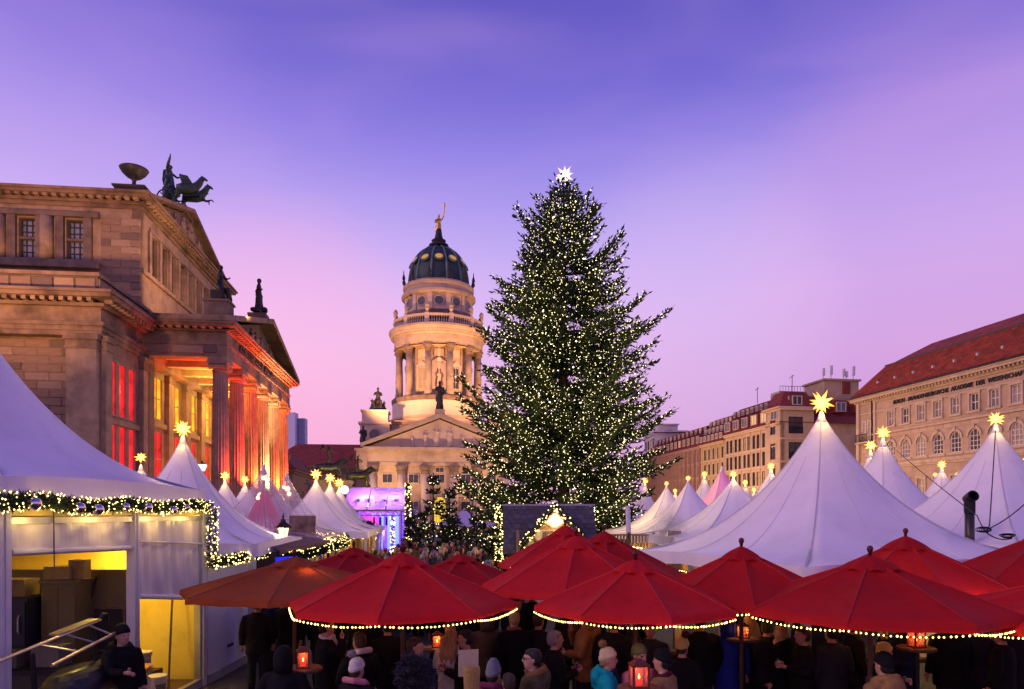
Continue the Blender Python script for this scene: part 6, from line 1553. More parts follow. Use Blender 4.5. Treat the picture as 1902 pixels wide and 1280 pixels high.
def umbrella(label, px, py, d, wpx, rot, mat, string=None, arcs=None, tilt=(0, 0)):
    p = at(px, py, d); R = wpx / 2 / FPX * d; rise = min(.82, max(.5, p.z - 2.14)); key = (mat.name, round(R, 1), round(rise, 1))
    if key not in PRO: K = make_umbrella(mat, R, rise); PRO[key] = (K, R)
    else: K = copy_tree(PRO[key][0])
    f_ = R / PRO[key][1]; K.scale = (f_, f_, 1)
    K.location = (p.x, d, p.z - 2.14 - rise if abs(p.z - 2.14 - rise) < .6 else 0); K.rotation_euler = (tilt[0], tilt[1], rot); tag(K, label, 'umbrella', 'red market umbrellas')
    # feet stay on the ground
    for ch in K.children:
        if ch.name.startswith('base'): ch.location.z = -K.location.z
        if ch.name.startswith('pole') and K.location.z > .01:
            ch.scale.z = (K.location.z + 2.14 + rise) / (2.14 + rise); ch.location.z = -K.location.z
    if string:
        n = 8; zr = 2.14 + K.location.z - .05; sl = thing('string_lights', string, 'string lights', (p.x, d, 0), 0, 'bulb strings on umbrella rims')
        pts = []; wires = MB()
        for k in arcs or range(8):
            a = rot + 2 * PI * (k - .5) / n; b = a + 2 * PI / n
            P0 = Vector((R * math.cos(a), R * math.sin(a), zr)); P1 = Vector((R * math.cos(b), R * math.sin(b), zr))
            m = 22; q = []
            for i in range(m):
                t = (i + .5 + random.uniform(-.2, .2)) / m; v = P0.lerp(P1, t); v.z -= .045 * 4 * t * (1 - t) * random.uniform(.92, 1.05); q.append(v)
            wires.tube([P0] + q[::3] + [P1], .007, 4); pts += [v - Vector((0, 0, .012)) + v.normalized() * .015 for v in q]
        wires.build('wire', darkmetal, sl)
        kind(put('bulb', bulbs_mesh(pts, np.array([0.0128 * random.uniform(.9, 1.15) for _ in pts]), glow('rim_bulb', (1, .60, .14), 9)), sl), 'stuff')
    return K
FR = (3, 4, 5, 6, 7)   # rim sides turned towards the square's south
h = PI / 8
umbrella('red umbrella tinted orange as if lit beneath, nearest the white cabin on the left', 547, 1043, 11.8, 410, h + .1, red_underlit)
umbrella('front red umbrella left of centre with bulbs along its rim', 748, 1036, 9.8, 424, h - .03, red_a, 'bulb string along the front left red umbrella rim', (4, 5, 6, 7))
umbrella('red umbrella behind the orange tinted one, farther back', 657, 1024, 14.0, 290, .3, red_b)
umbrella('small dark red umbrella back between two front left ones', 856, 1036, 13.5, 270, .2, red_b)
umbrella('red umbrella highest at the back before the timber hut', 1050, 982, 15.5, 255, .25, red_a)
umbrella('wide red umbrella in the centre, in front of the hut umbrella', 1070, 1003, 12.0, 360, h - .2, red_a)
umbrella('red umbrella just right behind the wide central one', 1122, 994, 13.6, 310, .35, red_b)
umbrella('front red umbrella at the centre with bulbs, merging with its right neighbour', 1180, 1050, 9.6, 380, h + .13, red_a, 'bulb string along the front centre red umbrella rim', (4, 5, 6))
umbrella('red umbrella with round finial before the biggest tent', 1377, 1024, 10.6, 350, .2, red_b, 'bulb string along the umbrella before the biggest tent', (5, 6))
umbrella('widest front red umbrella on the right with bulbs on its rim', 1616, 1042, 9.3, 480, h + .18, red_b, 'bulb string along the widest right umbrella rim', (4, 5, 6, 7))
umbrella('red umbrella behind the widest right one, finial against the tent', 1682, 1004, 11.6, 380, .25, red_b)
umbrella('red umbrella cut by the right frame edge, upper one behind', 1950, 990, 12.3, 390, .1, red_b, 'bulb string on the upper umbrella at the right frame edge', (3, 4, 5))
umbrella('red umbrella cut by the right frame edge, lower one in front', 1975, 1080, 9.0, 460, .3, red_a, 'bulb string on the lower umbrella at the right frame edge', (3, 4, 5, 6))
# added point lamps without fixtures, brightening the cloth from beneath
for px, d in ((560, 11), (750, 10), (1070, 12), (1180, 9.8), (1377, 10.8), (1616, 9.5), (1900, 9.5)):
    p = at(px, 1100, d); lamp('canopy_fill', 'POINT', (p.x, d + .5, 2.34), 5.5, (1, .42, .10), .08)
# ------------------------------------------------------------------ people
SKIN = M('skin', (.50, .27, .19), .55, .1, 5, .05); SKIN2 = M('skin_rosy', (.55, .27, .21), .55, .1, 5, .05)
def cloth(name, c, bump=.9, bs=8): return M('cloth_' + name, c, .85, .25, 4, bump, bscale=bs, spec=.15)
CL = dict(black=cloth('black', (.008, .008, .010)), dark=cloth('dark', (.016, .014, .018)), navy=cloth('navy', (.010, .014, .04)), blue=cloth('blue', (.02, .03, .30)), brown=cloth('brown', (.22, .11, .04)),
          tan=cloth('tan', (.27, .155, .06)), teal=cloth('teal', (.005, .30, .36)), green=cloth('green', (.16, .19, .06)), cream=cloth('cream', (.62, .52, .32)), yellow=cloth('yellow', (.62, .48, .16)),
          pink=cloth('pink', (.55, .20, .24)), plum=cloth('plum', (.18, .03, .07)), white=cloth('white', (.62, .57, .52)), grey=cloth('grey', (.20, .19, .21)), olive=cloth('olive', (.09, .07, .035)), maroon=cloth('maroon', (.07, .012, .015)),
          charcoal=cloth('charcoal', (.022, .022, .028)))
HAIR = dict(brown=M('hair_brown', (.05, .025, .012), .5, .4, 30, .5, stretch=(1, 1, .2)), black=M('hair_black', (.012, .010, .010), .5, .4, 30, .5, stretch=(1, 1, .2)), blond=M('hair_blond', (.42, .27, .11), .5, .3, 30, .5, stretch=(1, 1, .2)), grey=M('hair_grey', (.25, .23, .22), .5, .3, 30, .5, stretch=(1, 1, .2)))
EYE = M('eye_dark', (.01, .008, .008), .2, 0, 1, 0); LIP = M('lips', (.32, .10, .09), .5, .1, 5, 0)
POSE = {'rest': [((.26, -.02, 1.12), (.27, .08, .88))] * 2, 'cup': [((.27, .04, 1.13), (.10, .30, 1.20))] * 2, 'pocket': [((.31, -.04, 1.13), (.22, .12, .93))] * 2,
        'eat': [((.24, .20, 1.22), (.07, .22, 1.47)), ((.27, .06, 1.13), (.10, .28, 1.12))], 'reach': [((.28, .18, 1.20), (.22, .44, 1.22)), ((.26, 0, 1.12), (.24, .12, .9))]}
def person(label, x, y, face, h=1.74, coat='black', hat=None, hair='brown', pose='rest', trousers='charcoal', scarf=None, hood=None, long_hair=False, pom=None, head=(0, 0), skin=SKIN, fur=None, group=None, coat_len=.72, z0=0.0, wide=1.0, hood_up=False, glasses=False, beanie_tall=False):
    K = thing('person', label, 'person', (x, y, z0), face, group)
    S = SX(h / 1.74, h / 1.74, h / 1.74); K['pose'] = pose; K['tall'] = h
    arms = POSE[pose]; hz, tilt = head
    # --- body, one skin
    b = MB()
    b.loft([(0, 0, .84, .15, .11), (0, 0, 1.0, .15, .11), (0, 0, 1.25, .17, .12), (0, 0, 1.40, .18, .11), (0, -.01, 1.47, .10, .08), (0, 0, 1.5, .058, .06)])
    b.tube([(0, -.005, 1.46), (0, .005, 1.56)], .056, 12)
    HM = T(0, 0, 1.53) @ RZ(hz) @ Matrix.Rotation(-tilt, 4, 'X') @ T(0, 0, -1.53)
    b.M = HM
    b.loft([(0, .055, 1.515, .03, .032), (0, .045, 1.54, .052, .062), (0, .03, 1.575, .064, .082), (0, .02, 1.62, .072, .095), (0, .012, 1.66, .076, .1), (0, .005, 1.70, .072, .094), (0, 0, 1.735, .05, .065), (0, 0, 1.75, .02, .03)], 18)
    b.tube([(0, .108, 1.655), (0, .128, 1.618), (0, .112, 1.605)], [.010, .018, .012], 8)
    b.tube([(-.05, .098, 1.678), (0, .106, 1.676), (.05, .098, 1.678)], .012, 6); b.ball((0, .092, 1.545), .022, 1); b.ball((.042, .075, 1.60), .03, 1, (.9, .7, .9)); b.ball((-.042, .075, 1.60), .03, 1, (.9, .7, .9))
    for s in (-1, 1): b.ball((s * .078, 0, 1.632), .026, 1, (.5, .8, 1.2)); b.ball((s * .03, .098, 1.668), .018, 1, (1.2, .6, .5))
    b.M = Matrix()
    for s, (el, wr) in zip((1, -1), arms):
        e = Vector((el[0] * s, el[1], el[2])); w = Vector((wr[0] * s, wr[1], wr[2]))
        b.tube([(s * .17, 0, 1.40), e.lerp(Vector((s * .19, 0, 1.4)), .5), e, w], [.06, .05, .042, .03], 10)
        d = (w - e).normalized(); pal = w + d * .06
        b.tube([w, w + d * .03, pal + d * .025], [.026, .042, .036], 8, flat=.6)
    for s in (-1, 1):
        b.tube([(s * .085, 0, .92), (s * .095, .01, .5), (s * .095, -.01, .1)], [.085, .058, .042], 10); b.tube([(s * .095, -.05, .05), (s * .1, .12, .035)], [.04, .035], 8)
    body = put('body', remesh(b, 'body', skin, .017), K, S)
    hd = MB()                      # fingers and thumbs, closing in towards what is held
    for s, (el, wr) in zip((1, -1), arms):
        e = Vector((el[0] * s, el[1], el[2])); w = Vector((wr[0] * s, wr[1], wr[2])); d = (w - e).normalized(); sd = d.cross(Vector((0, 0, 1))).normalized(); up = sd.cross(d)
        cur = Vector((-s, 0, 0)) if pose in ('cup', 'eat') else -up
        for k, l in enumerate((.062, .072, .068, .052)):
            o = w + d * .075 + up * (.026 - .017 * k) if pose in ('cup', 'eat') else w + d * .075 + sd * (.026 - .017 * k)
            hd.tube([o, o + d * l * .5 + cur * .006, o + d * l * .8 + cur * .028, o + d * l * .75 + cur * .045], [.0095, .009, .008, .006], 6)
        o = w + d * .03 + up * .03; hd.tube([o, o + d * .02 + up * .03, o + d * .05 + up * .035 + cur * .015], [.011, .010, .008], 6)
    hd.build('fingers', skin, body, smooth=True)
    f = MB(); f.M = HM
    for s in (-1, 1): f.ball((s * .03, .104, 1.648), .0115, 1, (1.2, .6, .8))
    f.build('eyes', EYE, body, smooth=True)
    f = MB(); f.M = HM; f.ball((0, .108, 1.572), .02, 1, (1.2, .35, .35)); f.build('mouth', LIP, body, smooth=True)
    if glasses:
        f = MB(); f.M = HM
        for s in (-1, 1): f.tube([(s * .032 + .024 * math.cos(a), .118, 1.65 + .018 * math.sin(a)) for a in np.linspace(0, 2 * PI, 11)], .0035, 4); f.tube([(s * .056, .116, 1.655), (s * .08, .0, 1.655)], .003, 4)
        f.build('glasses', darkmetal, K, Mx=S)
    # --- coat
    W = wide
    c = MB(); zl = coat_len
    c.loft([(0, 0, zl, .215 * W, .165 * W), (0, 0, (zl + 1.0) / 2, .212 * W, .165 * W), (0, 0, 1.05, .205 * W, .158 * W), (0, 0, 1.25, .225 * W, .165 * W), (0, -.005, 1.37, .225 * W, .145 * W), (0, -.01, 1.44, .15, .115), (0, 0, 1.50, .085, .085)], 20)
    for s, (el, wr) in zip((1, -1), arms):
        e = Vector((el[0] * s * (1 + (W - 1) * .5), el[1], el[2])); w = Vector((wr[0] * s, wr[1], wr[2])); sh = Vector((s * .19 * W, 0, 1.385))
        c.tube([sh - Vector((s * .05, 0, 0)), sh, sh.lerp(e, .5) + Vector((s * .012, 0, 0)), e, e.lerp(w, .5), w - (w - e).normalized() * .02], [.09, .088, .08, .073, .066, .055], 12)
    if hood: c.tube([(-.11, .07, 1.46), (-.13, -.03, 1.50), (-.08, -.11, 1.52), (.08, -.11, 1.52), (.13, -.03, 1.50), (.11, .07, 1.46)], [.03, .04, .045, .045, .04, .03], 10); c.ball((0, -.15, 1.42), .12, 2, (1.15, .62, 1.0)); c.ball((0, -.17, 1.33), .07, 2, (1.0, .6, 1.1))
    rw = random.Random(len(label))
    for k in range(9):      # creases at elbow, waist and back
        a = rw.uniform(0, 6.28); zz = rw.uniform(.85, 1.3); c.tube([(.215 * W * math.cos(a + t), .16 * W * math.sin(a + t), zz + .05 * math.sin(t * 5 + a)) for t in (0, .3, .6, .9)], [.004, .016, .016, .004], 5)
    c.tube([(0, .165 * W, zl), (0, .165 * W, 1.05), (0, .168 * W, 1.25), (0, .13, 1.42)], .012, 5)
    cm = remesh(c, 'coat', CL[coat], .017); co = put('coat', cm, K, S)
    if fur:
        m = MB(); m.tube([(-.10, .08, 1.45), (-.15, -.02, 1.50), (-.08, -.13, 1.53), (.08, -.13, 1.53), (.15, -.02, 1.50), (.10, .08, 1.45)], .045, 10); put('fur_trim', remesh(m, 'fur_trim', CL[fur], .02), co)
    if hood_up:
        m = MB(); m.M = HM; m.loft([(0, -.03, 1.47, .11, .12), (0, -.035, 1.56, .12, .125), (0, -.035, 1.66, .122, .125), (0, -.03, 1.74, .1, .11), (0, -.02, 1.79, .05, .06)], 16); m.build('hood', CL[coat], co, smooth=True)
    if scarf:
        m = MB(); m.tube([(.09 * math.sin(a), .012 + .09 * math.cos(a), 1.485 + .02 * math.cos(a * 2)) for a in np.linspace(0, 2 * PI, 13)], .036, 8); m.tube([(.03, .10, 1.47), (.05, .15, 1.36), (.05, .18, 1.2)], [.04, .045, .04], 8, flat=.4); put('scarf', remesh(m, 'scarf', CL[scarf], .018), K, S)
    l = MB()
    for s in (-1, 1): l.tube([(s * .09, 0, .95), (s * .1, .01, .5), (s * .1, -.01, .1)], [.105, .082, .072], 12)
    l.loft([(0, 0, .82, .16, .125), (0, 0, 1.0, .17, .13)]); put('trousers', remesh(l, 'trousers', CL[trousers], .025), K, S)
    for s in (-1, 1):
        m = MB(); m.tube([(s * .1, -.01, .22), (s * .1, -.01, .07)], [.075, .065], 10); m.tube([(s * .1, -.06, .045), (s * .105, .08, .045), (s * .11, .16, .035)], [.052, .05, .035], 10, flat=.9); put('boot', remesh(m, 'boot', CL['black'], .022), K, S)
    # --- hat and hair
    if hat:
        m = MB(); m.M = HM; n = 36; V = []; F = []; hh = .04 if beanie_tall else 0
        rows = [(1.655, .088, .112), (1.665, .094, .118), (1.70, .093, .116), (1.705, .087, .109), (1.74, .084, .104), (1.775 + hh * .5, .066, .082), (1.80 + hh, .035, .045), (1.806 + hh, .008, .01)]
        for z, rx, ry in rows:
            for k in range(n):
                a = 2 * PI * k / n; q = 1 + .018 * math.cos(a * 18); V.append((rx * q * math.cos(a), .004 + ry * q * math.sin(a), z - (.03 * math.sin(a) * -1 if z < 1.71 else 0)))
        for j in range(len(rows) - 1):
            for k in range(n): F.append((j * n + k, j * n + (k + 1) % n, (j + 1) * n + (k + 1) % n, (j + 1) * n + k))
        F.append(tuple(range((len(rows) - 1) * n, len(rows) * n)))
        m.add(V, F); ho = m.build('knit_hat', CL[hat], K, smooth=True, Mx=S)
        if pom:
            m = MB(); m.M = HM; Q = []; r_ = random.Random(4)
            m.ball((pom[1], pom[2], 1.84), .058, 2, (1, 1, .95))
            for k in range(90):
                d = Vector((r_.gauss(0, 1), r_.gauss(0, 1), r_.gauss(0, 1))).normalized(); c0 = Vector((pom[1], pom[2], 1.84)); u = d.orthogonal().normalized() * .007; m.add([c0 + d * .04 + u, c0 + d * .04 - u, c0 + d * .066], [(0, 1, 2)])
            m.build('pompom', CL[pom[0]], ho)
    if hair and not hood_up:
        m = MB(); m.M = HM; top = not hat
        m.loft([(0, -.035, 1.555, .06, .06), (0, -.028, 1.60, .082, .082), (0, -.018, 1.66, .087, .095), (0, -.008, 1.705, .085, .1), (0, -.004, 1.745, .066, .085), (0, -.004, 1.765 if top else 1.755, .03, .04)] if top else [(0, -.04, 1.555, .055, .05), (0, -.03, 1.61, .08, .075), (0, -.022, 1.66, .083, .085)], 18)
        if top: m.loft([(0, .055, 1.70, .06, .05), (0, .045, 1.74, .06, .055), (0, .03, 1.76, .03, .03)], 12)
        if long_hair:
            for s in (-1, 0, 1): m.tube([(s * .06, -.055, 1.66), (s * .085, -.075, 1.52), (s * .09, -.12, 1.38), (s * .07, -.14, 1.25)], [.05, .055, .05, .02], 10)
        put('hair', remesh(m, 'hair', HAIR[hair], .018), K, S)
    return K
def P2(px, ptop, h, extra=.0):
    """Depth at which someone h tall shows the top of the head at ptop."""
    d = (CAMZ - h) * FPX / (ptop - HY); return (px - CX) / FPX * d, d
def who(label, px, ptop, face, h=1.74, **k):
    x, y = P2(px, ptop, h + (.05 if k.get('hat') else .01)); return person(label, x, y, face, h, **k)
L_, R_, A_, T_ = PI / 2, -PI / 2, 0.0, PI       # facing left, right, away, towards the camera
who('person in black with knit hat standing by the steel rack of the left stall', 226, 1160, R_ - .5, 1.80, coat='black', hat='black', hair='black', pose='reach', hood=True)
who('person in white knit hat with grey bobble, back turned, pale hood', 662, 1222, A_ - .5, 1.62, coat='black', hat='white', pom=('grey', -.06, -.02), fur='pink', pose='cup')
who('short haired man with a white fur collar under the left red umbrella', 668, 1176, L_ * .5, 1.76, coat='black', hair='brown', fur='white', pose='cup')
who('man with brown hair turned right, half behind the big dark fur', 770, 1186, R_, 1.74, coat='black', hair='brown')
FZ = person('broad person in shaggy dark fur hood at the bottom, back to the camera', (772 - CX) / FPX * 6.6, 6.6, A_, 1.98, coat='charcoal', hair=None, hood_up=True, wide=1.75, pose='pocket', fur='charcoal')
who('blond woman with long hair and white shoulder scarf', 838, 1170, A_ - .4, 1.70, coat='white', hair='blond', long_hair=True, pose='cup', scarf='white')
who('dark haired person facing the blond woman', 866, 1172, L_, 1.72, coat='black', hair='black', pose='cup')
who('person with green lit hood beneath the rim bulbs', 905, 1140, A_, 1.74, coat='olive', hair=None, hood_up=True)
who('blond man in black coat seen from behind', 955, 1136, A_ + .3, 1.82, coat='black', hair='blond', scarf='brown')
who('curly haired person in black talking right of the blond man', 1000, 1140, A_ - .6, 1.76, coat='dark', hair='brown')
who('balding man in black turned right, hands raised', 1030, 1173, R_ + .2, 1.74, coat='black', hair='grey', pose='cup')
who('dark haired man looking left in a brown hooded jacket at the bottom', 990, 1207, L_ + .1, 1.74, coat='olive', hair='black', hood=True, glasses=True, fur='brown')
who('tall man in a brown jacket eating with one hand at his mouth', 1088, 1132, L_ - .15, 1.88, coat='brown', hair='black', hood=True, pose='eat')
who('person in plum patterned jacket with a grey pointed hat', 916, 1230, A_ - .4, 1.62, coat='plum', hat='grey', hair='brown', beanie_tall=True, fur='plum')
who('small person in a pink speckled jacket beside the pointed hat', 945, 1252, A_ + .4, 1.55, coat='plum', hair='brown', scarf='pink')
who('woman in a turquoise jacket with cream bobble hat', 1128, 1203, R_ - .1, 1.68, coat='teal', hat='cream', hair='blond', pom=('tan', .0, -.06), hood=True, pose='cup', scarf='navy')
who('person in green knit hat and pink jacket behind the red lantern', 1186, 1196, T_ + .6, 1.70, coat='pink', hat='green', hair='brown', pose='cup')
who('person in tan jacket with black knit hat right of the lantern', 1232, 1205, L_ * .6, 1.74, coat='tan', hat='black', hair='black', pose='cup', scarf='maroon')
who('person in black with a yellow beret hat and dark bobble', 1267, 1183, A_ - .6, 1.66, coat='black', hat='yellow', pom=('maroon', .06, -.03), hair='brown')
who('tall dark man with back turned beside the lit partition', 1300, 1140, A_, 1.84, coat='black', hair='black', wide=1.1)
who('person in a royal blue padded coat with hood up', 1352, 1148, A_ - .3, 1.76, coat='blue', hair=None, hood_up=True, coat_len=.55)
who('brown haired person lifting a mug under the right bulbs', 1392, 1146, A_ + .5, 1.74, coat='black', hair='blond', long_hair=True, pose='cup')
who('man in dark cap coat facing away left of the white scarf', 1424, 1152, R_ * .4, 1.74, coat='dark', hair='brown', pose='cup')
who('woman with a pale scarf and dark coat looking down', 1452, 1163, A_ + .9, 1.68, coat='black', hair='blond', scarf='white', hood=True)
who('person with short brown hair in the dark under the widest umbrella', 1492, 1166, L_, 1.74, coat='black', hair='brown', pose='cup')
who('dark coated person left of the lit post on the right', 1545, 1160, A_ + .2, 1.80, coat='charcoal', hair='black')
who('man in a navy hooded jacket in profile facing left', 1672, 1150, L_, 1.80, coat='navy', hair=None, hood_up=True, pose='eat')
who('person in a yellowish knit hat facing the navy hooded man', 1641, 1193, R_, 1.62, coat='black', hat='yellow', hair='brown', pose='cup')
who('person in tan jacket with black knit hat at the bottom right', 1643, 1212, A_ + .3, 1.74, coat='tan', hat='black', hair='black', hood=True)
who('broad dark coated man right of the hanging red lantern', 1765, 1140, A_, 1.86, coat='black', hair='black', wide=1.1)
who('brown haired person in black near the right frame edge', 1862, 1165, L_ * .4, 1.74, coat='black', hair='brown')
who('dark person cut by the right frame edge', 1893, 1150, A_, 1.78, coat='dark', hair='black')
who('dark person in a hood left of the glowing table lantern', 528, 1205, A_, 1.72, coat='black', hair=None, hood_up=True, pose='pocket')
who('person in black pulling on a pale glove behind the left lantern', 606, 1150, R_ + .3, 1.80, coat='black', hair='black', pose='eat', scarf='white')
who('person in dark coat standing before the cabin wall', 478, 1112, A_ + .3, 1.78, coat='dark', hair='black')
who('dark haired person before the cabin wall, beside the blue banner', 505, 1096, R_, 1.74, coat='navy', hair='black')
who('tall dark person behind the wide central umbrella pole', 1140, 1142, A_ - .5, 1.84, coat='black', hair='black')
who('dark person behind the tall brown jacket man', 1060, 1120, A_, 1.76, coat='charcoal', hair='brown')
who('dark person between the blond man and the fur collar man', 720, 1150, A_ + .5, 1.74, coat='black', hair='black')
who('dark person left behind the navy hooded man', 1585, 1148, R_, 1.74, coat='dark', hair='black')
who('dark person right behind the broad coated man', 1810, 1150, A_ - .3, 1.74, coat='charcoal', hair='black')
def shag(K, n=9000):
    coat_ = [c_ for c_ in K.children if c_.name.startswith('coat')][0]; V = []; F = []; r = random.Random(9)
    src = [coat_] + [c_ for c_ in coat_.children if c_.name.startswith('hood')]
    fs = [(o_.data.polygons[i].center.copy(), o_.data.polygons[i].normal.copy(), o_ is coat_) for o_ in src for i in range(len(o_.data.polygons)) if o_.data.polygons[i].center.z > 1.05]
    fh = [f_ for f_ in fs if not f_[2]]; fh = [(c_ + Vector((r.gauss(0, .02), r.gauss(0, .02), r.gauss(0, .02))), n_, q_) for c_, n_, q_ in fh for _ in range(6)]
    for i in range(n):
        c0, nr, is_c = r.choice(fs if r.random() < .6 else fh); d = (nr + Vector((r.gauss(0, .5), r.gauss(0, .5), r.gauss(-.2, .5)))).normalized(); p = c0 + Vector((r.gauss(0, .012), r.gauss(0, .012), r.gauss(0, .012))); u = d.orthogonal().normalized() * .0045; k = len(V); l = r.uniform(.03, .065)
        V += [p - u, p + u, p + d * l]; F.append((k, k + 1, k + 2))
    kind(MB().add(V, F).build('fur', M('shaggy_fur', (.022, .017, .024), .6, .8, 14, 0), coat_, recalc=False), 'stuff')
shag(FZ)
# mugs in the hands of those who drink
mug = MB().lathe([(.034, 0), (.04, .09), (.036, .09), (.03, .01)], 14).tube([(.038, 0, .075), (.066, 0, .06), (.064, 0, .03), (.037, 0, .018)], .006, 5)
mugm = [mug.mesh('mug', M('mug_' + n_, c_, .3, .1, 3, 0)) for n_, c_ in (('white', (.7, .66, .6)), ('red', (.4, .03, .03)), ('blue', (.04, .07, .3)))]
for K in [o_ for o_ in C.objects if o_.get('category') == 'person' and o_.get('pose') == 'cup']:
    q = bpy.data.objects.new('mug', mugm[len(K['label']) % 3]); C.objects.link(q); s_ = K['tall'] / 1.74
    q.matrix_basis = T(*K.location) @ RZ(K.rotation_euler.z) @ T(.0, .36 * s_, 1.17 * s_) @ RZ(-.6)
    tag(q, (('white', 'red', 'blue')[len(K['label']) % 3] + ' mug held by the ' + ' '.join(K['label'].split()[:10])), 'mug')
SECOND = [o_ for o_ in C.objects if o_.get('category') == 'person' and o_.get('pose') == 'rest' and any(w_ in o_['label'] for w_ in ('tall dark', 'dark person between', 'dark person right', 'curly', 'brown haired person in black near'))]
r2 = random.Random(21); put_ = [(o_.location.x, o_.location.y) for o_ in C.objects if o_.get('category') == 'person']; n2 = 0
for tr_ in range(900):
    if n2 >= 26: break
    d = r2.uniform(10.6, 15.0); px = r2.uniform(470, 1890); x = (px - CX) / FPX * d
    if x < -5.6 or any((x - q[0]) ** 2 + (d - q[1]) ** 2 < .5 ** 2 for q in put_): continue
    put_.append((x, d)); n2 += 1; K = copy_tree(r2.choice(SECOND)); K.location = (x, d, 0); K.rotation_euler = (0, 0, r2.uniform(-3.1, 3.1))
    tag(K, 'dark coated guest in the shade ' + ('near the white cabin' if px < 620 else 'behind the blond woman and the fur hood' if px < 900 else 'behind the brown jacket man' if px < 1130 else 'behind the turquoise and tan jackets' if px < 1330 else 'behind the blue coat' if px < 1520 else 'behind the navy hooded man' if px < 1720 else 'near the right frame edge') + (', close row' if d < 12.4 else ', back row'), 'person', 'guests in the shade behind the front row')
# ---- the packed crowd before the stage: small figures, one mesh each
CROWD = []
def crowd_mesh(coat, top, seed):
    r = random.Random(seed); m = MB(); m.cur = 0
    m.loft([(0, 0, .7, .22, .16), (0, 0, 1.05, .22, .17), (0, 0, 1.36, .24, .15), (0, 0, 1.46, .12, .1), (0, 0, 1.5, .06, .06)], 10)
    for s in (-1, 1): m.tube([(s * .21, 0, 1.38), (s * .29, .02, 1.12), (s * .16, .22, 1.05)], [.08, .07, .05], 7); m.tube([(s * .1, 0, .8), (s * .1, 0, .05), (s * .1, .12, .03)], [.1, .07, .05], 7)
    m.cur = 1; m.loft([(0, .04, 1.5, .04, .05), (0, .025, 1.56, .066, .085), (0, .02, 1.64, .075, .1), (0, .01, 1.70, .06, .08)], 10); m.ball((0, .12, 1.6), .02, 1); m.ball((.16, .24, 1.05), .05, 1); m.ball((-.16, .24, 1.05), .05, 1)
    m.cur = 2; m.loft([(0, -.035, 1.56, .07, .06), (0, -.02, 1.64, .085, .09), (0, -.005, 1.70, .084, .1), (0, 0, 1.74, .06, .075), (0, 0, 1.765, .02, .02)], 10)
    return m.mesh('crowd_person', [coat, SKIN, top], smooth=True)
for i, (c, t) in enumerate((('black', HAIR['brown']), ('dark', HAIR['blond']), ('navy', CL['grey']), ('maroon', CL['tan']), ('grey', HAIR['black']), ('charcoal', CL['grey']), ('plum', HAIR['grey']), ('olive', CL['plum']))):
    CROWD.append(crowd_mesh(CL[c], t, i))
def crowd():
    LK = ['black coat and brown hair', 'dark coat and blond hair', 'navy coat and grey hat', 'maroon coat and cream hat', 'grey coat and black hair', 'charcoal coat and pale hat', 'plum coat and grey hair', 'olive coat and plum hat']
    LAB = ['person in %s' % q for q in LK]
    r = random.Random(12); done = []; n = 0; tries = 0
    while n < 150 and tries < 6000:
        tries += 1
        d = r.uniform(19, 43); px = r.uniform(690, 950)
        if px > 915 and d > 23: continue
        x = (px - CX) / FPX * d; d_ = d
        if x < -6.4 and d > 23: continue
        if any((x - q[0]) ** 2 + (d - q[1]) ** 2 < .42 ** 2 for q in done): continue
        done.append((x, d)); k = r.randrange(8)
        o = bpy.data.objects.new('person', CROWD[k]); C.objects.link(o); s = r.uniform(.92, 1.08); o.scale = (s, s, s)
        o.location = (x, d, 0); o.rotation_euler = (0, 0, r.choice([0, 0, .6, -.6, PI, 1.5, -1.5]) + r.uniform(-.3, .3)); tag(o, LAB[k] + (', near' if d < 23 else ', middle' if d < 28 else ', farther' if d < 34 else ', farthest') + ' rows of the crowd ' + ('by the huts' if x < -5 else 'towards the timber hut' if x > -2 else 'left of the aisle' if x < -3.6 else 'in the aisle'), 'person', 'people packed in the crowd before the stage'); n += 1
    for d, px in ((17.8, 495), (18.3, 512), (18.8, 535), (16.8, 560), (18.2, 470)):
        o = bpy.data.objects.new('person', CROWD[r.randrange(8)]); C.objects.link(o); o.location = ((px - CX) / FPX * d, d, 0); o.rotation_euler = (0, 0, r.uniform(-3, 3)); k = CROWD.index(o.data)
        tag(o, LAB[k] + ' passing under the brown awning', 'person', 'people passing under the brown awning')
crowd()
for x, y in ((-3.5, 27), (-3.0, 35), (-6, 31)): lamp('crowd_light', 'POINT', (x, y, 3.4), 22, (1, .62, .36), .4)

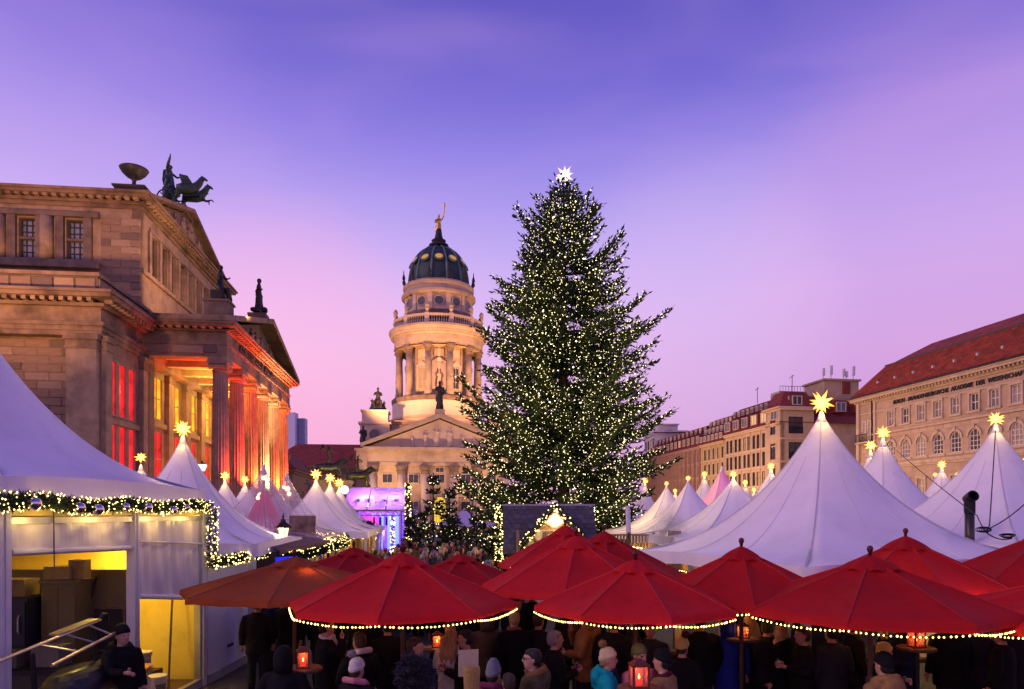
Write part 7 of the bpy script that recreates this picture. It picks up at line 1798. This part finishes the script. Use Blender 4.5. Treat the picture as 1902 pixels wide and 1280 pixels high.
# ------------------------------------------------------------------ table lanterns, tables, signs
def table_lantern(label, px, pbase, d, s, red=True, group='glowing candle lanterns on the standing tables'):
    p = at(px, pbase, d)
    t = thing('standing_table', 'round standing table under the ' + label.split(' on ')[0], 'table', (p.x, p.y, 0))
    MB().lathe([(.24, p.z - .04), (.25, p.z - .02), (.24, p.z)], 24).build('tabletop', wood_dark, t); MB().tube([(0, 0, 0), (0, 0, p.z - .04)], .04, 8).build('leg', darkmetal, t); MB().lathe([(.26, 0), (.26, .03), (.05, .06)], 16).build('base', darkmetal, t)
    K = thing('lantern', label, 'lantern', p, random.uniform(-.2, .3), group); w, h = .105 * s, .30 * s
    fr = M('lantern_wood', (.16, .03, .015), .5, .2, 4, .1)
    MB().box(-w * 1.15, w * 1.15, -w * 1.15, w * 1.15, 0, .03 * s).build('tray', fr, K)
    for a in (-1, 1):
        for b in (-1, 1): MB().box(a * w - .014 * s, a * w + .014 * s, b * w - .014 * s, b * w + .014 * s, .03 * s, h).build('post', fr, K)
    r = MB().box(-w * 1.2, w * 1.2, -w * 1.2, w * 1.2, h, h + .025 * s); r.add([(-w * 1.1, -w * 1.1, h + .025 * s), (w * 1.1, -w * 1.1, h + .025 * s), (w * 1.1, w * 1.1, h + .025 * s), (-w * 1.1, w * 1.1, h + .025 * s), (-.03 * s, -.03 * s, h + .1 * s), (.03 * s, -.03 * s, h + .1 * s), (.03 * s, .03 * s, h + .1 * s), (-.03 * s, .03 * s, h + .1 * s)], [(0, 1, 5, 4), (1, 2, 6, 5), (2, 3, 7, 6), (3, 0, 4, 7), (4, 5, 6, 7)]); r.build('roof', fr, K)
    MB().tube([(.04 * s * math.cos(a), 0, h + .1 * s + .05 * s * math.sin(a)) for a in np.linspace(0, PI, 9)], .006 * s, 5).build('handle', darkmetal, K)
    g = M('lantern_pane', (1, .55, .4), .05, 0, 1, 0, alpha=.12, spec=.8)
    for k in range(4): m = MB(); m.M = RZ(k * PI / 2); m.box(-w + .014 * s, w - .014 * s, -w - .002, -w + .002, .03 * s, h); m.build('pane', g, K)
    MB().lathe([(.045 * s, .03 * s), (.045 * s, .11 * s), (.03 * s, .112 * s)], 16).build('candle', M('red_candle', (.6, .02, .01), .4, 0, 1, 0, emit=(1, .03, .01), estr=1.0), K)
    MB().lathe([(.002, .112 * s), (.016 * s, .135 * s), (.012 * s, .16 * s), (.001, .19 * s)], 10).build('flame', glow('flame', (1, .50, .08), 7), K)
    lamp('candle_light', 'POINT', p + Vector((0, 0, .2 * s)), 1.8, (1, .20, .05) if red else (1, .45, .12), .03)
table_lantern('red wooden candle lantern on the table beside the turquoise jacket', 1187, 1276, 7.9, .80)
table_lantern('candle lantern glowing orange on the table left under the first umbrellas', 563, 1240, 9.0, .68)
table_lantern('small candle lantern on the table left of the blond woman', 812, 1202, 10.6, .6, False)
table_lantern('small red candle lantern on the table beside the navy hooded man', 1702, 1202, 9.6, .7)
table_lantern('dim candle lantern on the table right of the blue coat', 1380, 1185, 10.8, .6, False)
o = MB().box(-.13, .13, -.008, .008, 0, .34).build('menu_board', M('menu_card', (.72, .58, .36), .7, .08, 4, .05)); o.matrix_basis = T(*at(870, 1256, 9.0)) @ RZ(.25); tag(o, 'pale blank menu card propped beside the blond woman', 'menu card')
o = MB().loft([(0, 0, 0, .13, .08), (0, 0, .3, .15, .09), (0, 0, .36, .14, .07)]).build('shopping_bag', M('paper_bag', (.45, .27, .08), .8, .15, 4, .5), smooth=False); o.location = at(876, 1284, 7.6); o.scale = (.62, .62, .75); tag(o, 'yellow brown paper bag at the bottom beside the menu card', 'bag')
# partition posts and counters glimpsed between the guests
def booth(label, px0, px1, d):
    a = at(px0, 1160, d); b = at(px1, 1160, d); w = b.x - a.x
    K = thing('drinks_booth', label, 'booth', (a.x, d, 0))
    for k in range(int(w / .4)): MB().box(k * .4, k * .4 + .385, 0, .03 + .01 * (k % 2), 0, 1.0).build('plank', M('booth_board', (.45, .33, .17), .7, .2, 3, .2, stretch=(8, 8, 1)), K)
    MB().box(-.05, w + .05, -.25, .15, 1.0, 1.06).build('counter_top', wood_dark, K)
    for k in range(3): MB().box(w * k / 2 - .06, w * k / 2 + .06, .0, .12, 1.06, 2.1).build('post', M('booth_post', (.48, .36, .2), .7, .2, 3, .2), K)
    MB().box(-.05, w + .05, -.1, .15, 2.1, 2.22).build('header', M('booth_post', (.48, .36, .2)), K)
    lamp('booth_light', 'POINT', (a.x + w / 2, d - .5, 1.95), 10, (1, .66, .22), .1)
booth('pale board drinks booth glimpsed between guests under the central umbrellas', 1175, 1345, 12.2)
booth('pale board drinks booth glimpsed behind the navy hooded man', 1585, 1700, 11.6)
# steam drifting from the grill right of the tree
def steam():
    m = bpy.data.materials.new('steam'); m.use_nodes = True; N = m.node_tree.nodes; L = m.node_tree.links; N.remove(N['Principled BSDF'])
    v = N.new('ShaderNodeVolumePrincipled'); v.inputs['Color'].default_value = (.95, .9, .85, 1)
    tc = N.new('ShaderNodeTexCoord'); nz = N.new('ShaderNodeTexNoise'); nz.inputs['Scale'].default_value = 1.6; nz.inputs['Detail'].default_value = 4; L.new(tc.outputs['Object'], nz.inputs[0])
    ln = N.new('ShaderNodeVectorMath'); ln.operation = 'LENGTH'; L.new(tc.outputs['Object'], ln.inputs[0])
    f = N.new('ShaderNodeMapRange'); f.inputs[1].default_value = 1; f.inputs[2].default_value = .2; L.new(ln.outputs['Value'], f.inputs[0])
    r = N.new('ShaderNodeMapRange'); r.inputs[1].default_value = .42; r.inputs[2].default_value = .7; r.inputs[4].default_value = 5; L.new(nz.outputs[0], r.inputs[0])
    mu = N.new('ShaderNodeMath'); mu.operation = 'MULTIPLY'; L.new(f.outputs[0], mu.inputs[0]); L.new(r.outputs[0], mu.inputs[1]); L.new(mu.outputs[0], v.inputs['Density']); L.new(v.outputs[0], N['Material Output'].inputs['Volume'])
    o = MB().ball((0, 0, 0), 1, 3).build('steam', m, smooth=True); o.location = at(1238, 985, 23.2); o.scale = (.75, .5, 1.1); kind(o, 'stuff')
steam()
